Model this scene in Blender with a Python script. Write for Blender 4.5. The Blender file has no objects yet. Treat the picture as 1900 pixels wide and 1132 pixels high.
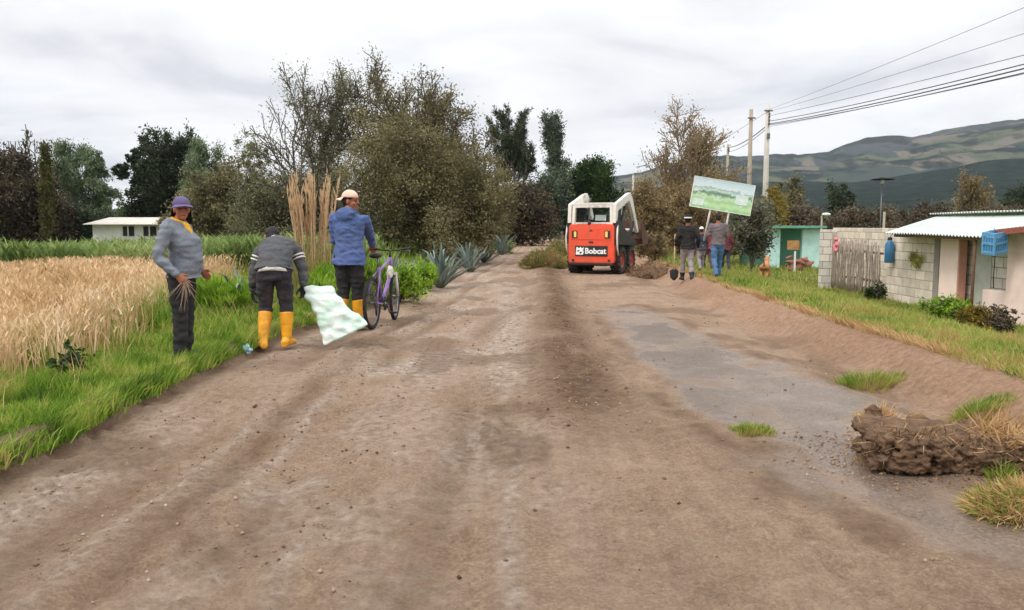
import bpy, bmesh, math, random
import numpy as np
from math import sin, cos, pi, radians, atan2, sqrt
from mathutils import Vector, Matrix, Euler, noise as mnoise

SC = bpy.context.scene
COL = SC.collection

# ------------------------------------------------------------------ camera
CAM_H = 1.30
FPX = 1500.0                       # focal length in photograph pixels (1900 wide)
PITCH = math.atan((566 - 418) / FPX)
cam_d = bpy.data.cameras.new('camera')
cam = bpy.data.objects.new('camera', cam_d)
COL.objects.link(cam)
cam_d.sensor_width = 36.0
cam_d.lens = 36.0 * FPX / 1900.0
cam_d.clip_start = 0.05
cam_d.clip_end = 12000
cam.location = (0, 0, CAM_H)
cam.rotation_euler = (pi / 2 - PITCH, 0, 0)
SC.camera = cam
SC.view_settings.view_transform = 'Standard'
SC.view_settings.look = 'None'
SC.view_settings.exposure = 0.2
SC.view_settings.gamma = 1.0
SC.render.film_transparent = False

# ------------------------------------------------------------------ sky and sun
SUN_EL, SUN_AZ = radians(52), radians(-128)      # behind and to the left of the camera
world = bpy.data.worlds.new('World')
SC.world = world
world.use_nodes = True
wt = world.node_tree
wt.nodes.clear()
N = wt.nodes.new
wout = N('ShaderNodeOutputWorld'); bg = N('ShaderNodeBackground')
sky = N('ShaderNodeTexSky'); sky.sky_type = 'NISHITA'; sky.sun_disc = False
sky.sun_elevation = SUN_EL; sky.sun_rotation = SUN_AZ
sky.altitude = 2600; sky.air_density = 1.0; sky.dust_density = 2.0
tc = N('ShaderNodeTexCoord'); sep = N('ShaderNodeSeparateXYZ')
L = wt.links.new
L(tc.outputs['Generated'], sep.inputs[0])
# cloud deck: direction projected on a flat layer overhead
addz = N('ShaderNodeMath'); addz.operation = 'ADD'; addz.inputs[1].default_value = 0.16
mx = N('ShaderNodeMath'); mx.operation = 'MAXIMUM'; mx.inputs[1].default_value = 0.02
L(sep.outputs['Z'], mx.inputs[0]); L(mx.outputs[0], addz.inputs[0])
dx = N('ShaderNodeMath'); dx.operation = 'DIVIDE'; L(sep.outputs['X'], dx.inputs[0]); L(addz.outputs[0], dx.inputs[1])
dy = N('ShaderNodeMath'); dy.operation = 'DIVIDE'; L(sep.outputs['Y'], dy.inputs[0]); L(addz.outputs[0], dy.inputs[1])
cmb = N('ShaderNodeCombineXYZ'); L(dx.outputs[0], cmb.inputs[0]); L(dy.outputs[0], cmb.inputs[1])
n1 = N('ShaderNodeTexNoise'); n1.inputs['Scale'].default_value = 1.25; n1.inputs['Detail'].default_value = 7; n1.inputs['Roughness'].default_value = 0.5; n1.inputs['Distortion'].default_value = 0.35
mp = N('ShaderNodeMapping'); mp.inputs['Location'].default_value = (3.1, 7.7, 0.0)
L(cmb.outputs[0], mp.inputs['Vector']); L(mp.outputs[0], n1.inputs['Vector'])
rmp = N('ShaderNodeValToRGB')
e = rmp.color_ramp.elements
e[0].position = 0.33; e[0].color = (0.68, 0.69, 0.73, 1)
e[1].position = 0.60; e[1].color = (1.0, 0.995, 0.99, 1)
m1 = e.new(0.44); m1.color = (0.86, 0.86, 0.88, 1)
L(n1.outputs['Fac'], rmp.inputs[0])
scl = N('ShaderNodeMix'); scl.data_type = 'RGBA'; scl.blend_type = 'MULTIPLY'; scl.inputs['Factor'].default_value = 1.0
L(rmp.outputs[0], scl.inputs['A']); scl.inputs['B'].default_value = (9.7, 9.7, 9.7, 1)
# thin places in the deck let a little blue through
n2 = N('ShaderNodeTexNoise'); n2.inputs['Scale'].default_value = 1.3; n2.inputs['Detail'].default_value = 4
mp2 = N('ShaderNodeMapping'); mp2.inputs['Location'].default_value = (1.3, 2.2, 4.0)
L(cmb.outputs[0], mp2.inputs['Vector']); L(mp2.outputs[0], n2.inputs['Vector'])
r2 = N('ShaderNodeValToRGB'); r2.color_ramp.elements[0].position = 0.55; r2.color_ramp.elements[1].position = 0.8
r2.color_ramp.elements[0].color = (0, 0, 0, 1); r2.color_ramp.elements[1].color = (0.35, 0.35, 0.35, 1)
L(n2.outputs['Fac'], r2.inputs[0])
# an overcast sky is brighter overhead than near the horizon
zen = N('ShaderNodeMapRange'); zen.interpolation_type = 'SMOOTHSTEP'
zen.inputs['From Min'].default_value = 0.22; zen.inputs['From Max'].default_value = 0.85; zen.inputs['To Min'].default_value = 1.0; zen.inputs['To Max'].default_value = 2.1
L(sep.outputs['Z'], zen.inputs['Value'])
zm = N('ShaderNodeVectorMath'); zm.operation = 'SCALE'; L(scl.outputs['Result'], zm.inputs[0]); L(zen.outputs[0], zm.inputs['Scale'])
mixs = N('ShaderNodeMix'); mixs.data_type = 'RGBA'
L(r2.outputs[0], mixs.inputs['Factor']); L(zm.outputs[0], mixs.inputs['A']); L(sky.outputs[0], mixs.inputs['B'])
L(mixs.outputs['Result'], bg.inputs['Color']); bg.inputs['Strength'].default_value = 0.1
L(bg.outputs[0], wout.inputs[0])

sun_d = bpy.data.lights.new('sun', 'SUN'); sun_d.energy = 1.4; sun_d.angle = radians(14); sun_d.color = (1.0, 0.95, 0.88)
sun = bpy.data.objects.new('sun', sun_d); COL.objects.link(sun)
sd = Vector((sin(SUN_AZ) * cos(SUN_EL), cos(SUN_AZ) * cos(SUN_EL), sin(SUN_EL)))
sun.rotation_euler = sd.to_track_quat('Z', 'Y').to_euler()

# ------------------------------------------------------------------ helpers
def ray(px, py):
    yc = (566 - py) / FPX
    c, s = cos(PITCH), sin(PITCH)
    return Vector(((px - 950) / FPX, c + yc * s, -s + yc * c))
def at(px, py, Y):
    """the point at depth Y seen at a photograph pixel"""
    d = ray(px, py)
    t = Y / d.y
    return Vector((d.x * t, Y, CAM_H + d.z * t))
def on_ground(px, py, z=0.0):
    d = ray(px, py); t = (z - CAM_H) / d.z
    return Vector((d.x * t, d.y * t, z))

def lin(c):
    c = c / 255.0
    return c / 12.92 if c <= 0.04045 else ((c + 0.055) / 1.055) ** 2.4
def RGB(r, g, b, k=1.0):
    return (lin(r) * k, lin(g) * k, lin(b) * k, 1)

_hash_tab = np.random.RandomState(5).rand(65536).astype(np.float64)
def vnoise(x, y, seed=0):
    x = np.asarray(x, float); y = np.asarray(y, float)
    xi = np.floor(x).astype(np.int64); yi = np.floor(y).astype(np.int64)
    xf = x - xi; yf = y - yi
    u = xf * xf * (3 - 2 * xf); v = yf * yf * (3 - 2 * yf)
    def h(a, b):
        return _hash_tab[((a * 7919 + b * 104729 + seed * 15485863) ^ ((a * b) << 1)) & 65535]
    a = h(xi, yi); b = h(xi + 1, yi); c = h(xi, yi + 1); d = h(xi + 1, yi + 1)
    return (a * (1 - u) + b * u) * (1 - v) + (c * (1 - u) + d * u) * v
def fbm(x, y, seed=0, octv=4):
    s = 0; a = 0.5; t = 0
    for i in range(octv):
        s = s + a * vnoise(np.asarray(x) * 2 ** i + 17.3 * i, np.asarray(y) * 2 ** i - 9.1 * i, seed + i); t += a; a *= 0.5
    return s / t

def tag(o, label=None, cat=None, group=None, kind=None):
    if label: o['label'] = label
    if cat: o['category'] = cat
    if group: o['group'] = group
    if kind: o['kind'] = kind
    return o
def empty(name, loc, rotz=0.0, label=None, cat=None, group=None):
    o = bpy.data.objects.new(name, None); COL.objects.link(o)
    o.location = loc; o.rotation_euler = (0, 0, rotz); o.empty_display_size = 0.2
    return tag(o, label, cat, group)
def link_mesh(name, me, parent=None, loc=None):
    o = bpy.data.objects.new(name, me); COL.objects.link(o)
    if parent is not None: o.parent = parent
    if loc is not None: o.location = loc
    return o
def copy_tree(o, parent=None):
    c = o.copy(); COL.objects.link(c)
    if parent is not None: c.parent = parent
    for ch in list(o.children): copy_tree(ch, c)
    return c

def np_mesh(name, V, groups, mats, smooth=False, midx=None):
    """V (n,3); groups: list of (m,k) index arrays; midx: list of material indices per group"""
    me = bpy.data.meshes.new(name)
    V = np.asarray(V, np.float32)
    groups = [np.asarray(g, np.int32) for g in groups if len(g)]
    me.vertices.add(len(V)); me.vertices.foreach_set('co', V.ravel())
    loops = np.concatenate([g.ravel() for g in groups])
    counts = np.concatenate([np.full(len(g), g.shape[1], np.int32) for g in groups])
    starts = np.concatenate([[0], np.cumsum(counts)[:-1]]).astype(np.int32)
    me.loops.add(len(loops)); me.loops.foreach_set('vertex_index', loops)
    me.polygons.add(len(counts)); me.polygons.foreach_set('loop_start', starts)
    try: me.polygons.foreach_set('loop_total', counts)
    except Exception: pass
    if smooth: me.polygons.foreach_set('use_smooth', np.ones(len(counts), bool))
    for m in (mats if isinstance(mats, (list, tuple)) else [mats]): me.materials.append(m)
    if midx is not None:
        mi = np.concatenate([np.full(len(g), midx[i], np.int32) for i, g in enumerate(groups)])
        me.polygons.foreach_set('material_index', mi)
    me.update(calc_edges=True)
    return me

class MB:
    """mesh builder: boxes, tubes, lofts, ellipsoids gathered into ONE mesh"""
    def __init__(s): s.v = []; s.f = []; s.m = []; s.sm = []
    def add(s, vs, fs, mi=0, smooth=False):
        b = len(s.v); s.v += [tuple(v) for v in vs]
        for f in fs: s.f.append(tuple(b + i for i in f)); s.m.append(mi); s.sm.append(smooth)
    def box(s, c, size, rot=None, mi=0, taper=1.0):
        hx, hy, hz = [k / 2 for k in size]
        vs = [Vector((x * hx * (taper if z > 0 else 1), y * hy * (taper if z > 0 else 1), z * hz)) for z in (-1, 1) for y in (-1, 1) for x in (-1, 1)]
        if rot is not None:
            R = rot if isinstance(rot, Matrix) else Euler(rot).to_matrix()
            vs = [R @ v for v in vs]
        c = Vector(c)
        s.add([v + c for v in vs], [(0, 2, 3, 1), (4, 5, 7, 6), (0, 1, 5, 4), (2, 6, 7, 3), (0, 4, 6, 2), (1, 3, 7, 5)], mi)
    def prism(s, pts, axis, a, b, mi=0):
        """outline pts (2D) extruded from a to b along axis ('x','y','z')"""
        def mk(p, t):
            return {'x': (t, p[0], p[1]), 'y': (p[0], t, p[1]), 'z': (p[0], p[1], t)}[axis]
        n = len(pts)
        vs = [mk(p, a) for p in pts] + [mk(p, b) for p in pts]
        fs = [tuple(range(n - 1, -1, -1)), tuple(range(n, 2 * n))] + [(i, (i + 1) % n, n + (i + 1) % n, n + i) for i in range(n)]
        s.add(vs, fs, mi)
    def bar(s, a, b, w, h=None, mi=0, up=(0, 0, 1)):
        a = Vector(a); b = Vector(b); h = h or w
        d = (b - a); ln = d.length; d.normalize()
        u = Vector(up)
        if abs(d.dot(u)) > 0.98: u = Vector((1, 0, 0))
        x = d.cross(u).normalized(); z = x.cross(d)
        s.box((a + b) / 2, (w, ln, h), Matrix((x, d, z)).transposed(), mi)
    def tube(s, pts, rad, n=10, mi=0, cap=True, flat=1.0, flat_axis=None, smooth=True):
        pts = [Vector(p) for p in pts]
        if not isinstance(rad, (list, tuple)): rad = [rad] * len(pts)
        rings = []
        ref = None
        for i, p in enumerate(pts):
            t = (pts[min(i + 1, len(pts) - 1)] - pts[max(i - 1, 0)])
            if t.length < 1e-9: t = Vector((0, 0, 1))
            t.normalize()
            if ref is None:
                ref = Vector((1, 0, 0)) if abs(t.x) < 0.8 else Vector((0, 1, 0))
                if flat_axis is not None: ref = Vector(flat_axis)
            x = (ref - t * ref.dot(t))
            if x.length < 1e-6: x = t.orthogonal()
            x.normalize(); y = t.cross(x); ref = x
            rings.append([p + (x * cos(2 * pi * k / n) + y * sin(2 * pi * k / n) * flat) * rad[i] for k in range(n)])
        s.rings(rings, mi, cap, smooth)
    def rings(s, rings, mi=0, cap=True, smooth=True, closed=False):
        n = len(rings[0]); vs = [v for r in rings for v in r]; fs = []
        R = len(rings)
        for i in range(R if closed else R - 1):
            j = (i + 1) % R
            for k in range(n):
                fs.append((i * n + k, i * n + (k + 1) % n, j * n + (k + 1) % n, j * n + k))
        if cap and not closed:
            fs.append(tuple(range(n - 1, -1, -1))); fs.append(tuple((R - 1) * n + k for k in range(n)))
        s.add(vs, fs, mi, smooth)
    def loft(s, secs, n=20, mi=0, cap=True, power=2.0):
        """secs: (center, right vec, fwd vec, rx, ry)"""
        rings = []
        for c, r, f, rx, ry in secs:
            c = Vector(c); r = Vector(r); f = Vector(f); ring = []
            for k in range(n):
                a = 2 * pi * k / n; ca, sa = cos(a), sin(a)
                q = (abs(ca) ** power + abs(sa) ** power) ** (-1 / power)
                ring.append(c + r * (ca * rx * q) + f * (sa * ry * q))
            rings.append(ring)
        s.rings(rings, mi, cap)
    def ellipsoid(s, c, r, M=None, nu=16, nv=10, mi=0, zmin=-1.0, zmax=1.0):
        c = Vector(c); rings = []
        lo = math.asin(max(-0.999, zmin)); hi = math.asin(min(0.999, zmax))
        for j in range(nv + 1):
            ph = lo + (hi - lo) * j / nv
            ring = []
            for k in range(nu):
                a = 2 * pi * k / nu
                v = Vector((r[0] * cos(ph) * cos(a), r[1] * cos(ph) * sin(a), r[2] * sin(ph)))
                if M is not None: v = M @ v
                ring.append(c + v)
            rings.append(ring)
        s.rings(rings, mi)
    def torus(s, c, axis, R, r, nu=32, nv=8, mi=0):
        c = Vector(c); ax = Vector(axis).normalized(); x = ax.orthogonal().normalized(); y = ax.cross(x)
        rings = []
        for i in range(nu):
            a = 2 * pi * i / nu; d = x * cos(a) + y * sin(a)
            rings.append([c + d * (R + r * cos(2 * pi * k / nv)) + ax * (r * sin(2 * pi * k / nv)) for k in range(nv)])
        s.rings(rings, mi, closed=True)
    def mesh(s, name, mats):
        me = bpy.data.meshes.new(name)
        me.from_pydata(s.v, [], s.f)
        for m in (mats if isinstance(mats, (list, tuple)) else [mats]): me.materials.append(m)
        me.polygons.foreach_set('material_index', np.array(s.m, np.int32))
        me.polygons.foreach_set('use_smooth', np.array(s.sm, bool))
        me.update()
        return me
    def build(s, name, mats, parent=None, loc=None, bevel=0.0, label=None):
        me = s.mesh(name, mats)
        if bevel > 0:
            bm = bmesh.new(); bm.from_mesh(me)
            bmesh.ops.recalc_face_normals(bm, faces=bm.faces[:])
            ed = [e for e in bm.edges if len(e.link_faces) == 2 and e.calc_face_angle(0) > 0.6]
            bmesh.ops.bevel(bm, geom=ed, offset=bevel, segments=2, profile=0.6, affect='EDGES', clamp_overlap=True)
            bm.to_mesh(me); bm.free(); me.update()
        o = link_mesh(name, me, parent, loc)
        if label: o['label'] = label
        return o
    def remeshed(s, name, mats, voxel, parent=None, smooth=4, folds=0.0, fold_scale=9.0, seed=0, label=None):
        """the gathered shapes fused into one continuous surface"""
        me = s.mesh(name, mats)
        bm = bmesh.new(); bm.from_mesh(me); bmesh.ops.recalc_face_normals(bm, faces=bm.faces[:]); bm.to_mesh(me); bm.free()
        o = bpy.data.objects.new(name + '_tmp', me); COL.objects.link(o)
        md = o.modifiers.new('r', 'REMESH'); md.mode = 'VOXEL'; md.voxel_size = voxel; md.adaptivity = 0
        if smooth:
            sm = o.modifiers.new('s', 'SMOOTH'); sm.factor = 0.5; sm.iterations = smooth
        dg = bpy.context.evaluated_depsgraph_get()
        new = bpy.data.meshes.new_from_object(o.evaluated_get(dg))
        new.name = name
        bpy.data.objects.remove(o); bpy.data.meshes.remove(me)
        if folds > 0:
            n = len(new.vertices)
            co = np.empty(n * 3, np.float32); new.vertices.foreach_get('co', co); co = co.reshape(-1, 3)
            nr = np.empty(n * 3, np.float32); new.vertices.foreach_get('normal', nr); nr = nr.reshape(-1, 3)
            off = np.array([mnoise.noise(Vector((p[0] * fold_scale * 0.7 + seed, p[1] * fold_scale * 0.7, p[2] * fold_scale * 1.7)))
                            + 0.9 * (0.28 - abs(mnoise.noise(Vector((p[0] * fold_scale * 0.9 + p[2] * 5, p[1] * fold_scale * 0.9 - seed, p[2] * fold_scale * 1.5)))))
                            + 0.35 * mnoise.noise(Vector((p[0] * fold_scale * 2 + p[2] * 9, p[1] * fold_scale * 2 - seed, p[2] * fold_scale * 2.4))) for p in co.tolist()], np.float32)
            co = co + nr * (off * folds)[:, None]
            new.vertices.foreach_set('co', co.ravel())
        new.polygons.foreach_set('use_smooth', np.ones(len(new.polygons), bool))
        if not new.materials:
            for m in (mats if isinstance(mats, (list, tuple)) else [mats]): new.materials.append(m)
        new.update()
        ob = link_mesh(name, new, parent)
        if label: ob['label'] = label
        return ob

# ------------------------------------------------------------------ materials
def new_mat(name):
    m = bpy.data.materials.new(name); m.use_nodes = True
    return m, m.node_tree, m.node_tree.nodes['Principled BSDF']
def mat(name, col, rough=0.7, var=0.15, scale=6.0, bump=0.0, bscale=40.0, metal=0.0, dirt=None, dirt_amt=0.5, coat=0.0, spec=0.4):
    """base colour varied by noise, fine bump, optional dirt patches"""
    m, t, b = new_mat(name); n = t.nodes.new; l = t.links.new
    tcd = n('ShaderNodeTexCoord')
    nz = n('ShaderNodeTexNoise'); nz.inputs['Scale'].default_value = scale; nz.inputs['Detail'].default_value = 6; nz.inputs['Roughness'].default_value = 0.65
    l(tcd.outputs['Object'], nz.inputs['Vector'])
    rp = n('ShaderNodeValToRGB')
    lo = tuple(max(0, c * (1 - var)) for c in col[:3]) + (1,); hi = tuple(min(1, c * (1 + var)) for c in col[:3]) + (1,)
    rp.color_ramp.elements[0].position = 0.3; rp.color_ramp.elements[0].color = lo
    rp.color_ramp.elements[1].position = 0.7; rp.color_ramp.elements[1].color = hi
    l(nz.outputs['Fac'], rp.inputs[0]); out = rp.outputs[0]
    if dirt is not None:
        nd = n('ShaderNodeTexNoise'); nd.inputs['Scale'].default_value = scale * 0.6; nd.inputs['Detail'].default_value = 8; nd.inputs['Roughness'].default_value = 0.75
        mpn = n('ShaderNodeMapping'); mpn.inputs['Location'].default_value = (3.7, 1.9, 8.2)
        l(tcd.outputs['Object'], mpn.inputs[0]); l(mpn.outputs[0], nd.inputs['Vector'])
        rd = n('ShaderNodeValToRGB'); rd.color_ramp.elements[0].position = 0.48; rd.color_ramp.elements[1].position = 0.7
        rd.color_ramp.elements[0].color = (0, 0, 0, 1); rd.color_ramp.elements[1].color = (dirt_amt,) * 3 + (1,)
        l(nd.outputs['Fac'], rd.inputs[0])
        mixd = n('ShaderNodeMix'); mixd.data_type = 'RGBA'
        l(rd.outputs[0], mixd.inputs['Factor']); l(out, mixd.inputs['A']); mixd.inputs['B'].default_value = dirt
        out = mixd.outputs['Result']
    l(out, b.inputs['Base Color'])
    b.inputs['Roughness'].default_value = rough; b.inputs['Metallic'].default_value = metal
    b.inputs['Specular IOR Level'].default_value = spec
    if coat: b.inputs['Coat Weight'].default_value = coat; b.inputs['Coat Roughness'].default_value = 0.15
    if bump > 0:
        nb = n('ShaderNodeTexNoise'); nb.inputs['Scale'].default_value = bscale; nb.inputs['Detail'].default_value = 5
        l(tcd.outputs['Object'], nb.inputs['Vector'])
        bp = n('ShaderNodeBump'); bp.inputs['Strength'].default_value = bump; bp.inputs['Distance'].default_value = 0.02
        l(nb.outputs['Fac'], bp.inputs['Height']); l(bp.outputs[0], b.inputs['Normal'])
    return m
def leaf_mat(name, cols, trans=0.3, rough=0.6, big=0.25):
    """each leaf takes a tone of its own from the list; larger clumps drift between them"""
    m, t, b = new_mat(name); n = t.nodes.new; l = t.links.new
    geo = n('ShaderNodeNewGeometry')
    tcd = n('ShaderNodeTexCoord'); nz = n('ShaderNodeTexNoise'); nz.inputs['Scale'].default_value = big * 4; nz.inputs['Detail'].default_value = 2
    l(tcd.outputs['Object'], nz.inputs['Vector'])
    ma = n('ShaderNodeMath'); ma.operation = 'MULTIPLY_ADD'; ma.inputs[1].default_value = 0.55
    l(geo.outputs['Random Per Island'], ma.inputs[0])
    mb = n('ShaderNodeMath'); mb.operation = 'MULTIPLY_ADD'; mb.inputs[1].default_value = 1.9; mb.inputs[2].default_value = -0.72
    l(nz.outputs['Fac'], mb.inputs[0]); l(mb.outputs[0], ma.inputs[2])
    rp = n('ShaderNodeValToRGB'); el = rp.color_ramp.elements
    while len(el) < len(cols): el.new(0.5)
    for i, c in enumerate(cols):
        el[i].position = i / (len(cols) - 1); el[i].color = c
    l(ma.outputs[0], rp.inputs[0])
    l(rp.outputs[0], b.inputs['Base Color']); b.inputs['Roughness'].default_value = rough; b.inputs['Specular IOR Level'].default_value = 0.25
    tr = n('ShaderNodeBsdfTranslucent'); l(rp.outputs[0], tr.inputs['Color'])
    mix = n('ShaderNodeMixShader'); mix.inputs[0].default_value = trans
    l(b.outputs[0], mix.inputs[1]); l(tr.outputs[0], mix.inputs[2])
    l(mix.outputs[0], t.nodes['Material Output'].inputs['Surface'])
    return m

# ------------------------------------------------------------------ terrain
LY = np.array([-30, 4.3, 8.8, 13.7, 20, 29, 46, 72, 110, 200.0]); LX = np.array([-2.72, -2.72, -2.72, -2.2, -2.05, -1.6, -0.7, 1.4, 5.5, 20.0])
RY = np.array([-30, 10, 17, 29, 46, 72, 110, 200.0]); RX = np.array([3.60, 3.64, 3.92, 4.7, 6.2, 8.6, 13, 28.0])
def Lx(y): return np.interp(y, LY, LX) + 0.10 * (fbm(np.asarray(y) * 0.9, np.asarray(y) * 0 + 3.3, 21, 3) - 0.5) * 2
def Rx(y): return np.interp(y, RY, RX) + 0.10 * (fbm(np.asarray(y) * 0.8, np.asarray(y) * 0 + 8.3, 22, 3) - 0.5) * 2
VL, VR = 0.13, 0.21
def sstep(a, b, x):
    t = np.clip((np.asarray(x, float) - a) / (b - a), 0, 1); return t * t * (3 - 2 * t)
def land_z(x, y):
    """ground outside the road"""
    x = np.asarray(x, float); y = np.asarray(y, float)
    l = Lx(y) - x; r = x - Rx(y)
    zl = VL - 0.72 * sstep(1.2, 26, l) + 0.05 * (fbm(x * 1.3, y * 1.3, 31, 3) - 0.5)
    zr = VR - 0.68 * sstep(0.4, 4.4, r) + 0.6 * sstep(14, 60, r) + 0.07 * (fbm(x * 1.1, y * 1.1, 32, 3) - 0.5)
    far = sstep(70, 160, y)
    zl = zl * (1 - far) + 0.0 * far; zr = zr * (1 - far) + 0.1 * far
    return np.where(l > 0, zl, np.where(r > 0, zr, -0.22))

def poly_world(pxs):
    return np.array([on_ground(a, b)[:2] for a, b in pxs])
def poly_sd(poly, x, y):
    """signed distance to a polygon, positive inside"""
    x = np.asarray(x, float); y = np.asarray(y, float)
    inside = np.zeros(x.shape, bool); dist = np.full(x.shape, 1e9)
    n = len(poly)
    for i in range(n):
        ax, ay = poly[i]; bx, by = poly[(i + 1) % n]
        c = ((ay > y) != (by > y)) & (x < (bx - ax) * (y - ay) / (by - ay + 1e-12) + ax)
        inside ^= c
        ex, ey = bx - ax, by - ay
        t = np.clip(((x - ax) * ex + (y - ay) * ey) / (ex * ex + ey * ey + 1e-12), 0, 1)
        dist = np.minimum(dist, np.hypot(x - ax - t * ex, y - ay - t * ey))
    return np.where(inside, dist, -dist)
WET = poly_world([(1110, 582), (1180, 566), (1250, 596), (1370, 655), (1500, 705), (1620, 745), (1640, 800), (1700, 880), (1800, 930), (1900, 965), (1960, 1000), (1900, 1025), (1700, 1000), (1560, 945), (1440, 850), (1300, 775), (1235, 725), (1222, 680), (1160, 630)])
RIDGE_Y = np.array([4.0, 5.9, 8, 10.7, 15, 21, 31]); RIDGE_X = np.array([0.62, 0.52, 0.55, 0.66, 0.78, 0.95, 1.35])
def ridge_dist(x, y): return np.asarray(x, float) - np.interp(y, RIDGE_Y, RIDGE_X) - 0.05 * (fbm(np.asarray(y) * 1.5, np.asarray(y) * 0, 41, 2) - 0.5)
def wet_mask(x, y):
    sd_ = poly_sd(WET, x, y) + 0.95 * (fbm(np.asarray(x) * 1.9, np.asarray(y) * 1.2, 42, 5) - 0.5) + 0.22 * (fbm(np.asarray(x) * 9, np.asarray(y) * 6, 43, 3) - 0.5)
    return sstep(-0.22, 0.24, sd_)
def road_z(x, y):
    x = np.asarray(x, float); y = np.asarray(y, float)
    l = x - Lx(y); r = Rx(y) - x
    z = 0.018 * (fbm(x * 1.1, y * 0.8, 1, 3) - 0.5) * 2
    wet = wet_mask(x, y)
    rough = 0.024 * (fbm(x * 6, y * 4.5, 2, 3) - 0.5) * 2 * (0.3 + 0.7 * sstep(12, 5, y)) + 0.016 * (fbm(x * 17, y * 14, 3, 2) - 0.5) * 2 * (0.4 + 1.2 * sstep(0.4, 0.6, fbm(x * 0.9, y * 0.7, 4, 3))) * sstep(11, 5, y)
    z = z * (1 - 0.8 * wet) + rough * (1 - 0.9 * wet) - 0.012 * wet
    # wheel ruts parallel to the left edge
    for off, w, dp in ((0.75, 0.16, 0.024), (1.15, 0.10, 0.015), (1.55, 0.14, 0.019), (2.35, 0.2, 0.012), (3.3, 0.22, 0.009)):
        q = (l - off - 0.05 * np.sin(y * 0.5)) / w
        z = z - dp * np.exp(-q * q) + 0.4 * dp * np.exp(-((np.abs(q) - 1.8) / 0.5) ** 2)
    # tyre lugs pressed into the soil
    for off, w, per, ang in ((1.15, 0.22, 0.085, 3.0), (2.55, 0.20, 0.11, -2.0), (3.05, 0.26, 0.10, 2.0), (3.55, 0.2, 0.12, -2.5)):
        dd = l - off - 0.12 * (fbm(y * 0.4, y * 0, 50 + int(off * 10), 2) - 0.5)
        band = sstep(w, w * 0.6, np.abs(dd)) * sstep(0.30, 0.55, fbm(x * 0.9, y * 0.5, 51 + int(off * 10), 3)) * (1 - wet)
        z = z + 0.009 * band * (0.4 + 0.6 * sstep(4.0, 6.0, y)) * (0.5 + fbm(x * 4, y * 4, 5, 2)) * np.sign(np.sin(2 * pi * (y + ang * np.abs(dd) * 0.4) / per)) * sstep(30, 12, y)
    # low windrow of loose soil down the middle
    rd = ridge_dist(x, y)
    am = 0.065 * sstep(4.6, 7.5, y) * sstep(40, 26, y)
    z = z + am * np.exp(-(np.where(rd > 0, rd / 0.26, rd / 0.42)) ** 2) * (0.6 + 0.8 * fbm(x * 6, y * 3, 44, 4))
    # left cut edge, right gutter and bank
    z = z + (VL + 0.02 - z) * sstep(0.10, -0.02, l + 0.14 * (fbm(x * 5, y * 4, 61, 4) - 0.5))
    bank = sstep(0.52, 0.03, r + 0.12 * (fbm(x * 3, y * 2, 62, 3) - 0.5))
    gut = np.exp(-((r - 0.72) / 0.25) ** 2)
    z = z - 0.05 * gut * (1 - wet)
    fur = 0.016 * np.sin(2 * pi * (y * 0.8 + 0.9 * r + 2.4 * fbm(y * 0.7, r, 63, 3)) / 0.62) * sstep(0.4, 0.6, fbm(x * 0.8, y * 0.6, 64, 3)) + 0.045 * (fbm(x * 3.4, y * 2.6, 65, 3) - 0.5)
    z = z + (VR + 0.02 - z) * bank + fur * bank * sstep(0.0, 0.3, r) * 1.2
    return z
def surf_z(x, y):
    x = np.asarray(x, float); y = np.asarray(y, float)
    inside = (x > Lx(y) - 0.05) & (x < Rx(y) + 0.03)
    return np.where(inside, road_z(x, y), land_z(x, y))
def gz(x, y): return float(surf_z(np.array([x]), np.array([y]))[0])

def grid_faces(nr, nc):
    i = np.arange(nr - 1)[:, None] * nc + np.arange(nc - 1)[None, :]
    i = i.ravel()
    return np.stack([i, i + 1, i + nc + 1, i + nc], 1)
def point_attr(me, name, vals):
    a = me.attributes.new(name, 'FLOAT', 'POINT'); a.data.foreach_set('value', np.asarray(vals, np.float32).ravel())
def soil_nodes(t, b, attrs):
    n = t.nodes.new; l = t.links.new
    return n, l

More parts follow.
